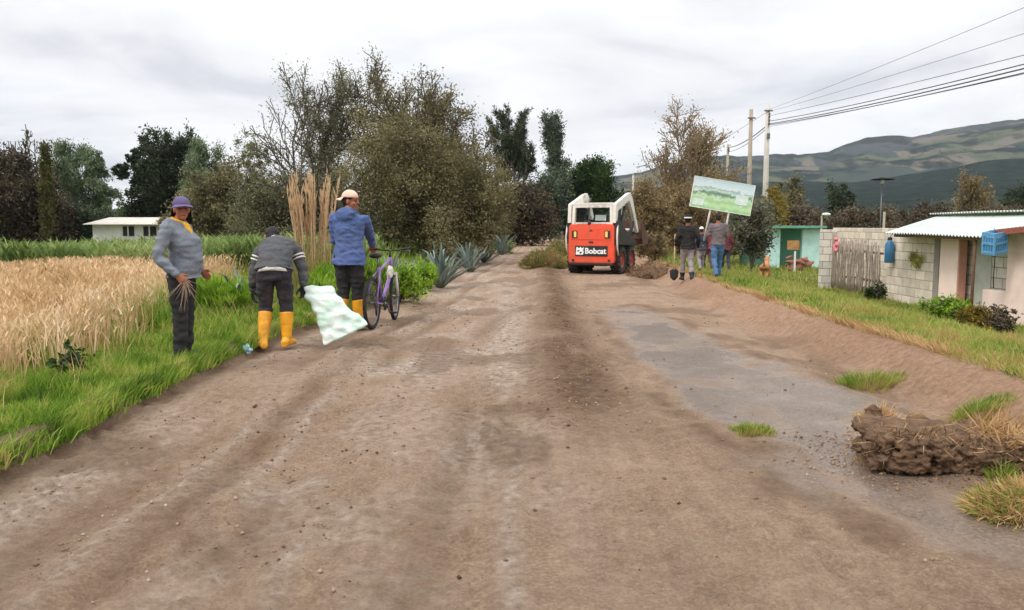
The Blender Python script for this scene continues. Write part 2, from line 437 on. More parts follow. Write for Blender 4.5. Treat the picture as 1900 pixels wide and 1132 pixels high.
def build_road():
    ys = np.concatenate([np.linspace(-6, 2.2, 40), 2.2 * (16 / 2.2) ** (np.arange(1, 720) / 719), 16 * (200 / 16) ** (np.arange(1, 170) / 169)])
    nc = 360
    u = np.linspace(0, 1, nc)
    lx, rx = Lx(ys) - 0.14, Rx(ys) + 0.10
    X = lx[:, None] + (rx - lx)[:, None] * u[None, :]; Y = np.repeat(ys[:, None], nc, 1)
    Z = road_z(X, Y)
    Z[:, 0] -= 0.25; Z[:, -1] -= 0.25
    V = np.stack([X, Y, Z], -1).reshape(-1, 3)
    m, t, b = new_mat('road_soil'); n = t.nodes.new; l = t.links.new
    geo = n('ShaderNodeNewGeometry')
    def noise(scale, det=6, rough=0.6, dist=0.0, stretch=None):
        z = n('ShaderNodeTexNoise'); z.inputs['Scale'].default_value = scale; z.inputs['Detail'].default_value = det; z.inputs['Roughness'].default_value = rough; z.inputs['Distortion'].default_value = dist
        if stretch:
            mp_ = n('ShaderNodeMapping'); mp_.inputs['Scale'].default_value = stretch; mp_.inputs['Rotation'].default_value = (0, 0, radians(4))
            l(geo.outputs['Position'], mp_.inputs[0]); l(mp_.outputs[0], z.inputs['Vector'])
        else: l(geo.outputs['Position'], z.inputs['Vector'])
        return z.outputs['Fac']
    def ramp(src, stops):
        r = n('ShaderNodeValToRGB'); el = r.color_ramp.elements
        while len(el) < len(stops): el.new(0.5)
        for i, (p, c) in enumerate(stops): el[i].position = p; el[i].color = c if len(c) == 4 else (*c, 1)
        l(src, r.inputs[0]); return r.outputs[0]
    def mixc(f, a, bb):
        x = n('ShaderNodeMix'); x.data_type = 'RGBA'
        if isinstance(f, float): x.inputs['Factor'].default_value = f
        else: l(f, x.inputs['Factor'])
        for sock, val in (('A', a), ('B', bb)):
            if isinstance(val, tuple): x.inputs[sock].default_value = val
            else: l(val, x.inputs[sock])
        return x.outputs['Result']
    def attr(nm):
        a = n('ShaderNodeAttribute'); a.attribute_name = nm; return a.outputs['Fac']
    g = lambda v: (v, v, v, 1)
    base = ramp(noise(1.3, 7, 0.62), [(0.3, RGB(116, 95, 76)), (0.5, RGB(150, 127, 106)), (0.7, RGB(184, 163, 143))])
    streak = ramp(noise(2.0, 6, 0.7, 0.2, (3.2, 0.35, 1)), [(0.38, RGB(108, 83, 64)), (0.62, RGB(184, 157, 132))])
    c = mixc(0.38, base, streak)
    fine = ramp(noise(55, 6, 0.75), [(0.35, RGB(70, 54, 40)), (0.5, RGB(140, 114, 90)), (0.68, RGB(196, 176, 152))])
    med = ramp(noise(9, 9, 0.8), [(0.36, RGB(98, 74, 56)), (0.5, RGB(154, 125, 101)), (0.64, RGB(200, 175, 149))])
    c = mixc(0.35, c, med)
    c = mixc(0.34, c, fine)
    # stones of all sizes trodden into the soil
    for sc_, lo_, hi_, amt in ((26, 0.10, 0.16, 0.75), (70, 0.12, 0.2, 0.6)):
        vo = n('ShaderNodeTexVoronoi'); vo.inputs['Scale'].default_value = sc_; l(geo.outputs['Position'], vo.inputs['Vector'])
        msk = ramp(vo.outputs['Distance'], [(lo_, g(amt)), (hi_, g(0.0))])
        sel = ramp(noise(1.7, 5, 0.7), [(0.45, g(0.0)), (0.62, g(1.0))])
        mm_ = n('ShaderNodeMath'); mm_.operation = 'MULTIPLY'; l(msk, mm_.inputs[0]); l(sel, mm_.inputs[1])
        spc = n('ShaderNodeSeparateColor'); l(vo.outputs['Color'], spc.inputs[0])
        c = mixc(mm_.outputs[0], c, ramp(spc.outputs[0], [(0.0, RGB(70, 56, 44)), (0.5, RGB(132, 112, 92)), (1.0, RGB(190, 178, 164))]))
    c = mixc(attr('pale'), c, ramp(noise(14, 8, 0.72), [(0.35, RGB(120, 99, 83)), (0.52, RGB(166, 148, 132)), (0.7, RGB(202, 190, 178))]))
    c = mixc(attr('dark'), c, ramp(noise(12, 8, 0.7), [(0.35, RGB(70, 52, 38)), (0.65, RGB(122, 95, 70))]))
    c = mixc(attr('red'), c, ramp(noise(18, 6, 0.7), [(0.35, RGB(138, 104, 80)), (0.65, RGB(176, 142, 114))]))
    wetc = ramp(noise(2.4, 6, 0.6, 0.3), [(0.35, RGB(76, 66, 58)), (0.55, RGB(94, 85, 79)), (0.7, RGB(114, 106, 101))])
    wetfine = mixc(0.28, wetc, fine)
    c = mixc(attr('wet'), c, wetfine)
    l(c, b.inputs['Base Color'])
    rr = n('ShaderNodeMapRange'); rr.inputs['To Min'].default_value = 0.92; rr.inputs['To Max'].default_value = 0.16
    l(attr('wet'), rr.inputs['Value']); l(rr.outputs[0], b.inputs['Roughness'])
    b.inputs['Specular IOR Level'].default_value = 0.3
    bp = n('ShaderNodeBump'); bp.inputs['Distance'].default_value = 0.026
    bs = n('ShaderNodeMapRange'); bs.inputs['To Min'].default_value = 0.95; bs.inputs['To Max'].default_value = 0.22
    l(attr('wet'), bs.inputs['Value']); l(bs.outputs[0], bp.inputs['Strength'])
    hs = n('ShaderNodeMath'); hs.operation = 'MULTIPLY_ADD'; hs.inputs[1].default_value = 0.5; l(noise(120, 4, 0.7), hs.inputs[0]); l(noise(34, 9, 0.78), hs.inputs[2]); l(hs.outputs[0], bp.inputs['Height']); l(bp.outputs[0], b.inputs['Normal'])
    me = np_mesh('road', V, [grid_faces(len(ys), nc)], m, smooth=True)
    x, y = V[:, 0], V[:, 1]
    wet = wet_mask(x, y) * (0.55 + 0.45 * sstep(0.32, 0.55, fbm(x * 1.1, y * 0.9, 70, 5)))
    lft = x - Lx(y)
    # a second long damp strip by the left verge
    strip = np.exp(-((lft - 0.45) / 0.22) ** 2) * sstep(0.36, 0.6, fbm(x * 1.2, y * 0.45, 71, 4)) * sstep(12, 9, y)
    pale = sstep(0.50, 0.66, fbm(x * 1.1 + 3, y * 0.8, 72, 5)) * np.exp(-((x + 0.75) / 1.0) ** 2) * 1.1
    pale = np.maximum(pale, 0.9 * np.exp(-((x + 0.05) / 0.28) ** 2) * sstep(0.36, 0.58, fbm(x * 2, y * 0.6, 73, 4)) * sstep(5.5, 7, y) * sstep(26, 15, y))
    pale = np.maximum(pale, strip * 0.8)
    pale = np.maximum(pale, 0.55 * np.exp(-((x + 1.0) / 1.1) ** 2) * sstep(0.38, 0.62, fbm(x * 2.6, y * 1.5, 80, 6)))
    for off, w_ in ((0.98, 0.05), (1.33, 0.045), (1.80, 0.06), (2.08, 0.05), (2.66, 0.05)):
        q = (lft - off - 0.05 * np.sin(y * 0.5)) / w_
        pale = np.maximum(pale, 0.75 * np.exp(-q * q) * sstep(0.32, 0.6, fbm(x * 2.2, y * 0.7, 140 + int(off * 10), 4)))
    pale = np.clip(pale + 0.15 * (fbm(x * 0.5, y * 0.2, 74, 3) - 0.4), 0, 1) * (1 - wet)
    rd = ridge_dist(x, y)
    dark = np.exp(-((rd - 0.02) / 0.36) ** 2) * sstep(4.2, 6.2, y) * sstep(50, 22, y) * (0.55 + 0.45 * sstep(0.2, 0.5, fbm(x * 3, y * 1.5, 75, 4)))
    dark = np.maximum(dark, 0.75 * sstep(0.25, -0.02, lft + 0.2 * (fbm(x * 4, y * 4, 76, 4) - 0.5)))
    for off, w_ in ((0.75, 0.13), (1.15, 0.09), (1.55, 0.12), (2.35, 0.14)):
        q = (lft - off - 0.05 * np.sin(y * 0.5)) / w_
        dark = np.maximum(dark, 0.5 * np.exp(-q * q) * sstep(0.35, 0.6, fbm(x * 1.5, y * 0.5, 150 + int(off * 10), 4)))
    dark = np.maximum(dark, 0.55 * sstep(0.56, 0.7, fbm(x * 1.4 + 9, y * 0.9, 77, 5)))
    dark = np.maximum(dark, 0.7 * np.exp(-((poly_sd(WET, x, y) + 0.12) / 0.12) ** 2) * sstep(0.4, 0.6, fbm(x * 2, y * 2, 78, 3)))
    r = Rx(y) - x
    red = 0.7 * sstep(0.75, 0.25, r + 0.3 * (fbm(x * 2, y * 1, 79, 3) - 0.5))
    point_attr(me, 'wet', wet); point_attr(me, 'pale', pale); point_attr(me, 'dark', np.clip(dark, 0, 1)); point_attr(me, 'red', red)
    o = link_mesh('road', me); tag(o, 'brown unpaved dirt road with wheel ruts and grey damp patches', 'road', kind='structure')
build_road()

def build_ground():
    ys = np.concatenate([np.linspace(-40, 0, 12), np.linspace(0.5, 30, 120), 30 * (90) ** (np.arange(1, 90) / 89), [4500]])
    offl = np.concatenate([[-4000, -2000, -900, -400, -200, -110, -70], np.linspace(-50, -6, 40), np.linspace(-5.7, -0.06, 40)])
    offr = -offl[::-1]
    X = np.concatenate([Lx(ys)[:, None] + offl[None, :], (Lx(ys) + 0.0)[:, None], (Rx(ys) - 0.0)[:, None], Rx(ys)[:, None] + offr[None, :]], 1)
    Y = np.repeat(ys[:, None], X.shape[1], 1)
    Z = land_z(X, Y)
    nl = len(offl); Z[:, nl] = -0.25; Z[:, nl + 1] = -0.25
    V = np.stack([X, Y, Z], -1).reshape(-1, 3)
    m, t, b = new_mat('meadow_soil'); n = t.nodes.new; l = t.links.new
    geo = n('ShaderNodeNewGeometry')
    nz = n('ShaderNodeTexNoise'); nz.inputs['Scale'].default_value = 1.1; nz.inputs['Detail'].default_value = 8; nz.inputs['Roughness'].default_value = 0.7
    nf = n('ShaderNodeTexNoise'); nf.inputs['Scale'].default_value = 26; nf.inputs['Detail'].default_value = 6; nf.inputs['Roughness'].default_value = 0.7
    l(geo.outputs['Position'], nz.inputs['Vector']); l(geo.outputs['Position'], nf.inputs['Vector'])
    ad = n('ShaderNodeMath'); ad.operation = 'MULTIPLY_ADD'; ad.inputs[1].default_value = 0.5
    sb = n('ShaderNodeMath'); sb.operation = 'MULTIPLY'; sb.inputs[1].default_value = 0.5
    l(nf.outputs['Fac'], sb.inputs[0]); l(nz.outputs['Fac'], ad.inputs[0]); l(sb.outputs[0], ad.inputs[2])
    rp = n('ShaderNodeValToRGB'); el = rp.color_ramp.elements
    el[0].position = 0.34; el[0].color = RGB(58, 66, 26); el[1].position = 0.68; el[1].color = RGB(138, 134, 70)
    el.new(0.52).color = RGB(88, 102, 40)
    l(ad.outputs[0], rp.inputs[0])
    rs = n('ShaderNodeValToRGB'); rs.color_ramp.elements[0].position = 0.35; rs.color_ramp.elements[0].color = RGB(118, 92, 58)
    rs.color_ramp.elements[1].position = 0.7; rs.color_ramp.elements[1].color = RGB(190, 158, 108)
    l(ad.outputs[0], rs.inputs[0])
    at_ = n('ShaderNodeAttribute'); at_.attribute_name = 'straw'
    mxx = n('ShaderNodeMix'); mxx.data_type = 'RGBA'; l(at_.outputs['Fac'], mxx.inputs['Factor']); l(rp.outputs[0], mxx.inputs['A']); l(rs.outputs[0], mxx.inputs['B'])
    l(mxx.outputs['Result'], b.inputs['Base Color']); b.inputs['Roughness'].default_value = 0.95; b.inputs['Specular IOR Level'].default_value = 0.1
    bp = n('ShaderNodeBump'); bp.inputs['Strength'].default_value = 0.7; bp.inputs['Distance'].default_value = 0.06
    l(nf.outputs['Fac'], bp.inputs['Height']); l(bp.outputs[0], b.inputs['Normal'])
    # faces of the left and right half, the road bed between dips below
    me = np_mesh('ground', V, [grid_faces(len(ys), X.shape[1])], m, smooth=True)
    point_attr(me, 'straw', wheat_mask(V[:, 0], V[:, 1]))
    o = link_mesh('ground', me); tag(o, 'grassy verges, yard and field soil', 'ground', kind='structure')
def wheat_mask(x, y):
    edge = -3.62 - 0.19 * np.clip(y - 6.0, -1, 20) + 1.1 * (fbm(np.asarray(x) * 0.8, np.asarray(y) * 0.8, 81, 3) - 0.5)
    return sstep(0.45, -0.45, np.asarray(x) - edge) * sstep(17.6, 16.8, y + 0.8 * (fbm(np.asarray(x) * 0.7, np.asarray(y) * 0.2, 82, 2) - 0.5))
build_ground()

def build_hills():
    az = np.radians(np.linspace(-42, 58, 420)); rr = np.concatenate([np.linspace(260, 900, 26), np.linspace(920, 2000, 70), np.linspace(2050, 3200, 10)])
    A, R = np.meshgrid(az, rr)
    px = 950 + FPX * np.tan(A)
    crest = np.interp(px, [-400, 300, 700, 950, 1100, 1180, 1250, 1330, 1400, 1480, 1530, 1560, 1600, 1640, 1680, 1720, 1800, 1900, 2200, 3300],
                      [395, 390, 372, 345, 332, 320, 306, 294, 296, 299, 293, 280, 268, 262, 262, 254, 243, 231, 205, 190])
    low = np.interp(px, [-400, 300, 950, 1180, 1330, 1430, 1560, 1700, 1800, 1900, 2300, 3300], [410, 408, 400, 372, 350, 340, 336, 318, 306, 296, 270, 262])
    Rc, Rl = 1800.0, 1000.0
    hc = CAM_H + (418 - crest) / FPX * Rc * np.cos(A) ; hl = CAM_H + (418 - low) / FPX * Rl * np.cos(A)
    f = sstep(260, Rl, R) ** 0.8 * hl * 0.93
    s1 = hl * 0.93 + (hc - hl * 0.93) * sstep(Rl, Rc, R)
    Z = np.where(R < Rl, f, s1)
    Z = np.where(R > Rc, hc * (1 - 0.5 * sstep(Rc, 3200, R)), Z)
    X, Y = R * np.sin(A), R * np.cos(A)
    rel = sstep(300, 700, R) * (1 - 0.75 * sstep(1500, 1800, R))
    Z = Z + rel * (16 * (fbm(X * 0.005, Y * 0.005, 91, 4) - 0.5) * 2) * np.clip(hc / 60, 0.1, 1.5)
    Z = Z + sstep(600, 900, R) * 5.5 * (vnoise(X * 0.05, Y * 0.05, 92) - 0.5) + sstep(900, 1200, R) * 9 * (fbm(X * 0.012, Y * 0.012, 93, 3) - 0.5)
    V = np.stack([X, Y, Z - 1.0 * (R < 300)], -1).reshape(-1, 3)
    m, t, b = new_mat('hill_cover'); n = t.nodes.new; l = t.links.new
    geo = n('ShaderNodeNewGeometry')
    mp_ = n('ShaderNodeMapping'); mp_.inputs['Rotation'].default_value = (0, 0, radians(35)); mp_.inputs['Scale'].default_value = (1.0, 0.45, 0.0)
    l(geo.outputs['Position'], mp_.inputs[0])
    def nz(s, d, r=0.6):
        z = n('ShaderNodeTexNoise'); z.inputs['Scale'].default_value = s; z.inputs['Detail'].default_value = d; z.inputs['Roughness'].default_value = r
        l(mp_.outputs[0], z.inputs['Vector']); return z.outputs['Fac']
    vo = n('ShaderNodeTexVoronoi'); vo.inputs['Scale'].default_value = 0.016; l(mp_.outputs[0], vo.inputs['Vector'])
    rv = n('ShaderNodeValToRGB'); el = rv.color_ramp.elements; rv.color_ramp.interpolation = 'CONSTANT'
    el[0].position = 0; el[0].color = RGB(56, 66, 60); el[1].position = 0.8; el[1].color = RGB(98, 92, 82)
    el.new(0.3).color = RGB(80, 84, 64); el.new(0.5).color = RGB(62, 66, 68); el.new(0.65).color = RGB(78, 84, 68)
    sp = n('ShaderNodeSeparateColor'); l(vo.outputs['Color'], sp.inputs[0]); l(sp.outputs[0], rv.inputs[0])
    rf = n('ShaderNodeValToRGB'); rf.color_ramp.elements[0].color = RGB(20, 30, 30); rf.color_ramp.elements[1].color = RGB(48, 58, 50)
    rf.color_ramp.elements[0].position = 0.35; rf.color_ramp.elements[1].position = 0.7
    l(nz(0.12, 5, 0.75), rf.inputs[0])
    at_ = n('ShaderNodeAttribute'); at_.attribute_name = 'forest'
    nn = n('ShaderNodeMath'); nn.operation = 'MULTIPLY_ADD'; nn.inputs[1].default_value = 2.2; nn.inputs[2].default_value = -1.1
    l(nz(0.012, 10, 0.68), nn.inputs[0])
    ad = n('ShaderNodeMath'); ad.operation = 'ADD'; l(nn.outputs[0], ad.inputs[0]); l(at_.outputs['Fac'], ad.inputs[1])
    th = n('ShaderNodeValToRGB'); th.color_ramp.elements[0].position = 0.44; th.color_ramp.elements[1].position = 0.56; l(ad.outputs[0], th.inputs[0])
    mx_ = n('ShaderNodeMix'); mx_.data_type = 'RGBA'; l(th.outputs[0], mx_.inputs['Factor']); l(rv.outputs[0], mx_.inputs['A']); l(rf.outputs[0], mx_.inputs['B'])
    # single dark trees and hedges over the fields
    tr = n('ShaderNodeValToRGB'); tr.color_ramp.elements[0].position = 0.56; tr.color_ramp.elements[1].position = 0.62; l(nz(0.05, 6, 0.8), tr.inputs[0])
    mx2 = n('ShaderNodeMix'); mx2.data_type = 'RGBA'; l(tr.outputs[0], mx2.inputs['Factor']); l(mx_.outputs['Result'], mx2.inputs['A']); l(rf.outputs[0], mx2.inputs['B'])
    l(mx2.outputs['Result'], b.inputs['Base Color']); b.inputs['Roughness'].default_value = 1.0; b.inputs['Specular IOR Level'].default_value = 0.0
    me = np_mesh('hills', V, [grid_faces(len(rr), len(az))], m, smooth=True)
    Rf = R.ravel()
    py = 418 - (V[:, 2] - CAM_H) / np.maximum(V[:, 1], 1) * FPX
    pxf = px.ravel()
    fo = 0.46 + 0.6 * sstep(Rl + 90, Rl - 10, Rf) + 0.55 * sstep(1560, 1700, Rf) * sstep(1680, 1600, pxf) - 0.25 * sstep(1600, 1780, Rf) * sstep(1640, 1700, pxf)
    fo = fo - 0.55 * sstep(520, 380, Rf)
    point_attr(me, 'forest', fo)
    o = link_mesh('hills', me); tag(o, 'blue green forested hills with field patches behind the houses', 'hills', kind='structure')
build_hills()
# ------------------------------------------------------------------ vegetation
def blades(P, h, w, lean, rng, az=None, bend=0.6):
    """grass blades: 5 verts each, curving over"""
    n = len(P)
    az = rng.uniform(0, 2 * pi, n) if az is None else az
    f = rng.uniform(0, 2 * pi, n)
    wx, wy = np.cos(f) * w / 2, np.sin(f) * w / 2
    dxx, dyy = np.cos(az), np.sin(az)
    V = np.zeros((n, 5, 3))
    for i, (t, k) in enumerate(((0, -1), (0, 1), (0.55, -1), (0.55, 1), (1, 0))):
        off = lean * (t ** (1 + bend)) * h
        V[:, i, 0] = P[:, 0] + dxx * off + k * wx * (1 - 0.3 * t)
        V[:, i, 1] = P[:, 1] + dyy * off + k * wy * (1 - 0.3 * t)
        V[:, i, 2] = P[:, 2] + h * t * np.sqrt(np.clip(1 - (lean * t * 0.7) ** 2, 0.1, 1))
    b = (np.arange(n) * 5)[:, None]
    return V.reshape(-1, 3), b + np.array([[0, 1, 3, 2]]), b + np.array([[2, 3, 4]])
def stack(parts):
    """join (V, quads, tris) triples"""
    Vs, Q, T, o = [], [], [], 0
    for V, q, t in parts:
        Vs.append(V); Q.append(q + o); T.append(t + o); o += len(V)
    return np.concatenate(Vs), np.concatenate(Q), np.concatenate(T)
def leaves(P, size, rng, D=None, aspect=0.5, spread=1.0):
    """kite shaped leaves at P pointing along D (or anywhere)"""
    n = len(P)
    r = rng.normal(size=(n, 3)); r /= np.linalg.norm(r, axis=1)[:, None]
    d = r if D is None else D + spread * r
    d = d / (np.linalg.norm(d, axis=1)[:, None] + 1e-9)
    q = rng.normal(size=(n, 3)); s = np.cross(d, q); s /= (np.linalg.norm(s, axis=1)[:, None] + 1e-9)
    L_ = (size * rng.uniform(0.6, 1.4, n))[:, None]
    V = np.stack([P, P + d * L_ * 0.5 + s * L_ * aspect * 0.5, P + d * L_, P + d * L_ * 0.5 - s * L_ * aspect * 0.5], 1)
    return V.reshape(-1, 3), np.arange(n * 4).reshape(n, 4)

G_GRASS = leaf_mat('verge_grass', [RGB(62, 88, 24), RGB(96, 130, 36), RGB(128, 160, 52), RGB(166, 176, 82), RGB(196, 176, 116)], 0.35, big=0.9)
G_LAWN = leaf_mat('yard_grass', [RGB(76, 96, 34), RGB(116, 140, 50), RGB(150, 164, 72), RGB(184, 170, 104), RGB(176, 138, 88)], 0.35, big=0.4)
G_WHEAT = leaf_mat('ripe_wheat', [RGB(150, 122, 80), RGB(196, 164, 120), RGB(220, 190, 148), RGB(234, 212, 180)], 0.3, big=0.3)
G_CROP = leaf_mat('green_crop', [RGB(82, 100, 48), RGB(112, 134, 68), RGB(142, 160, 92), RGB(176, 182, 126)], 0.35, big=0.2)
G_DRY = leaf_mat('dry_straw', [RGB(150, 116, 72), RGB(196, 160, 112), RGB(218, 186, 142)], 0.25)

def scatter(rng, n, x0, x1, y0, y1, pdf_y=1.3):
    """random ground points, denser towards the camera"""
    u = rng.uniform(0, 1, n)
    y = y0 * (y1 / y0) ** (u ** (1 / pdf_y)) if pdf_y else rng.uniform(y0, y1, n)
    x = rng.uniform(0, 1, n) * (x1 - x0) + x0
    return x, y

def build_verge():
    rng = np.random.RandomState(11)
    parts = []
    # left verge: from the cut edge to the wheat
    for n, y0, y1, h0, h1, w0 in ((60000, 3.2, 9, 0.07, 0.20, 0.0055), (52000, 8, 18, 0.10, 0.28, 0.009), (26000, 17, 60, 0.15, 0.40, 0.022)):
        y = y0 * (y1 / y0) ** rng.uniform(0, 1, n)
        wid = 1.5 + 0.22 * np.clip(y - 6.5, 0, 11)
        d = rng.uniform(0, 1, n) ** 1.15 * wid - 0.10
        x = Lx(y) - d
        tuft = fbm(x * 2.2, y * 2.2, 101, 4)
        keep = (tuft > 0.36 + 0.10 * rng.rand(n)) | (rng.rand(n) < 0.35)
        # a bare straw coloured patch where the bending worker stands
        patch = np.exp(-((x + 3.0) / 0.55) ** 2 - ((y - 9.4) / 1.5) ** 2)
        keep &= rng.rand(n) > 0.8 * patch
        x, y, d, tuft = x[keep], y[keep], d[keep], tuft[keep]; k = len(x)
        h = (h0 + (h1 - h0) * rng.rand(k) ** 1.6) * (0.35 + 2.6 * np.clip(tuft - 0.34, 0, 1)) * (0.42 + 0.75 * np.clip(d, 0, 1.6)) 
        z = land_z(np.minimum(x, Lx(y) - 0.07), y) - 0.02 - 0.05 * (d < -0.02)
        parts.append(blades(np.stack([x, y, z], 1), h, w0 * (0.6 + 0.8 * rng.rand(k)), rng.uniform(0.15, 0.85, k), rng))
    # overhanging fringe on the cut edge
    n = 15000; y = 3.3 * (18 / 3.3) ** rng.rand(n); x = Lx(y) - 0.04 + 0.08 * rng.randn(n)
    z = VL - 0.02 - 0.05 * rng.rand(n)
    keep = rng.rand(n) < sstep(0.38, 0.55, fbm(x * 3, y * 2.5, 108, 3)) + 0.15
    x, y, z = x[keep], y[keep], z[keep]; n = len(x)
    parts.append(blades(np.stack([x, y, z], 1), 0.05 + 0.12 * rng.rand(n), 0.007 * (0.6 + 0.8 * rng.rand(n)), rng.uniform(0.3, 1.0, n), rng, az=rng.normal(0, 0.8, n)))
    n = 5200; y = 3.6 * (20 / 3.6) ** rng.rand(n); d = 0.25 + rng.rand(n) ** 0.7 * (1.6 + 0.2 * np.clip(y - 6, 0, 10)); x = Lx(y) - d
    k = rng.rand(n) < sstep(0.35, 0.6, fbm(x * 1.3, y * 1.0, 118, 3)) * (0.25 + 0.75 * sstep(0.5, 1.4, d)); x, y = x[k], y[k]; n = len(x)
    dead = blades(np.stack([x, y, land_z(x, y)], 1), 0.2 + 0.28 * rng.rand(n), 0.004 + 0.0005 * y, rng.uniform(0.2, 0.95, n), rng)
    link_mesh('dry_verge_stems', np_mesh('dry_verge_stems', dead[0], [dead[1], dead[2]], G_DRY)); tag(bpy.data.objects['dry_verge_stems'], 'dry tan stems standing in the green verge', 'dry grass', kind='stuff')
    V, Q, T = stack(parts)
    o = link_mesh('verge_grass', np_mesh('verge_grass', V, [Q, T], G_GRASS)); tag(o, 'bright green grass along the left road edge', 'grass', kind='stuff')
    parts = []
    for n, y0, y1, h0, h1, w0, wd in ((60000, 4.8, 11, 0.05, 0.15, 0.007, 4.6), (50000, 10, 22, 0.06, 0.18, 0.012, 7.0), (30000, 20, 60, 0.08, 0.30, 0.03, 22)):
        y = y0 * (y1 / y0) ** rng.uniform(0, 1, n)
        d = rng.uniform(0, 1, n) * wd - 0.05
        x = Rx(y) + d
        tuft = fbm(x * 1.8, y * 1.8, 102, 4)
        keep = (tuft > 0.34 + 0.12 * rng.rand(n)) | (rng.rand(n) < 0.4)
        keep &= ~((x > 9.0) & (y > 12) & (y < 23.5))
        x, y, d, tuft = x[keep], y[keep], d[keep], tuft[keep]; k = len(x)
        h = (h0 + (h1 - h0) * rng.rand(k)) * (0.5 + 1.5 * np.clip(tuft - 0.3, 0, 1))
        z = land_z(np.maximum(x, Rx(y) + 0.07), y) - 0.02
        parts.append(blades(np.stack([x, y, z], 1), h, w0 * (0.6 + 0.8 * rng.rand(k)), rng.uniform(0.2, 0.9, k), rng))
    n = 7000; y = 4.8 * (24 / 4.8) ** rng.rand(n); x = Rx(y) - 0.05 + np.abs(rng.normal(0, 0.10, n))
    k = rng.rand(n) < sstep(0.36, 0.55, fbm(x * 2, y * 1.6, 119, 3)) + 0.1; x, y = x[k], y[k]; n = len(x)
    fr = blades(np.stack([x, y, VR + 0 * x - 0.01], 1), 0.05 + 0.10 * rng.rand(n), 0.006 + 0.0004 * y, rng.uniform(0.4, 1.0, n), rng, az=pi + rng.normal(0, 0.9, n))
    tag(link_mesh('dry_bank_fringe', np_mesh('dry_bank_fringe', fr[0], [fr[1], fr[2]], G_DRY)), 'dry grass fringe along the top of the right road bank', 'dry grass', kind='stuff')
    V, Q, T = stack(parts)
    o = link_mesh('yard_grass', np_mesh('yard_grass', V, [Q, T], G_LAWN)); tag(o, 'short green grass between the road bank and the block wall', 'grass', kind='stuff')
build_verge()

def build_wheat():
    rng = np.random.RandomState(12)
    n = 62000
    y = 5.6 * (18.0 / 5.6) ** rng.uniform(0, 1, n) ; x = -3.6 - rng.uniform(0, 1, n) * (y * 0.60 - 2.2 + 1.2)
    k = (wheat_mask(x, y) > rng.rand(n) * 0.9 + 0.05) & (rng.rand(n) < (0.35 + 0.65 * sstep(6.5, 10, y)) * (0.45 + 0.55 * sstep(0.36, 0.56, fbm(x * 0.8, y * 0.6, 113, 4))))
    x, y = x[k], y[k]; n = len(x)
    z = land_z(x, y)
    tall = 0.34 + 0.20 * sstep(6.5, 12, y) + 0.16 * (fbm(x * 0.9, y * 0.9, 111, 3) - 0.5)
    h = tall * rng.uniform(0.6, 1.2, n)
    parts = [blades(np.stack([x, y, z], 1), h, 0.0045 + 0.0006 * y, rng.uniform(0.05, 0.35, n), rng)]
    # nodding ears and dry leaves
    az = rng.uniform(0, 2 * pi, n); hh = h * 0.93
    P = np.stack([x + 0.04 * np.cos(az), y + 0.04 * np.sin(az), z + hh * 0.95], 1)
    parts.append(blades(P, 0.05 + 0.04 * rng.rand(n), 0.012 + 0.0006 * y, rng.uniform(0.4, 1.0, n), rng, az=az))
    m = n // 2; ix = rng.randint(0, n, m)
    P = np.stack([x[ix], y[ix], z[ix] + h[ix] * rng.uniform(0.2, 0.7, m)], 1)
    parts.append(blades(P, 0.10 + 0.12 * rng.rand(m), 0.007 + 0.0005 * y[ix], rng.uniform(0.6, 1.0, m), rng))
    n = 9000; y2 = 5.4 * (12 / 5.4) ** rng.rand(n); x2 = -3.4 - rng.rand(n) * (y2 * 0.60 - 1.6)
    k = rng.rand(n) < sstep(0.42, 0.6, fbm(x2 * 1.1, y2 * 0.9, 114, 4)) * (wheat_mask(x2, y2) > 0.2); x2, y2 = x2[k], y2[k]; n = len(x2)
    gw = blades(np.stack([x2, y2, land_z(x2, y2)], 1), 0.12 + 0.26 * rng.rand(n), 0.007 + 0.0004 * y2, rng.uniform(0.2, 0.9, n), rng)
    tag(link_mesh('field_weeds', np_mesh('field_weeds', gw[0], [gw[1], gw[2]], G_LAWN)), 'green weeds mixed into the near wheat', 'weeds', kind='stuff')
    V, Q, T = stack(parts)
    o = link_mesh('wheat_field', np_mesh('wheat_field', V, [Q, T], G_WHEAT)); tag(o, 'ripe tan wheat standing between the verge and the green crop', 'wheat', kind='stuff')
    # green crop behind
    n = 9000
    y = 17.0 + rng.uniform(0, 1, n) ** 1.4 * 25; x = -2.8 - rng.uniform(0, 1, n) * (y * 0.66)
    k = (x < Lx(y) - 1.4 - 0.10 * (y - 17)); x, y = x[k], y[k]; n = len(x)
    z = land_z(x, y)
    ph = 0.86 * rng.uniform(0.62, 1.05, n) * (0.8 + 0.4 * fbm(x * 0.35, y * 0.35, 112, 3))
    parts = [blades(np.stack([x, y, z], 1), ph, 0.03 + 0 * x, rng.uniform(0.0, 0.15, n), rng)]
    for j in range(9):
        t = rng.uniform(0.15, 0.88, n)
        P = np.stack([x, y, z + ph * t], 1)
        parts.append(blades(P, 0.18 + 0.18 * rng.rand(n), 0.035 + 0.02 * rng.rand(n), rng.uniform(0.5, 1.0, n), rng))
    V, Q, T = stack(parts)
    o = link_mesh('green_crop', np_mesh('green_crop', V, [Q, T], G_CROP)); tag(o, 'tall green broad leaved crop behind the wheat', 'crop', kind='stuff')
build_wheat()

BARK = mat('grey_bark', RGB(104, 92, 80), 0.95, 0.3, 9, bump=0.5, bscale=25)
BARK_D = mat('dark_bark', RGB(70, 58, 48), 0.95, 0.3, 9, bump=0.5, bscale=25)
BARK_G = mat('twig_bark', RGB(98, 88, 80), 0.95, 0.25, 9)
BARK_P = mat('pale_bark', RGB(150, 136, 120), 0.95, 0.25, 9, bump=0.4, bscale=25)

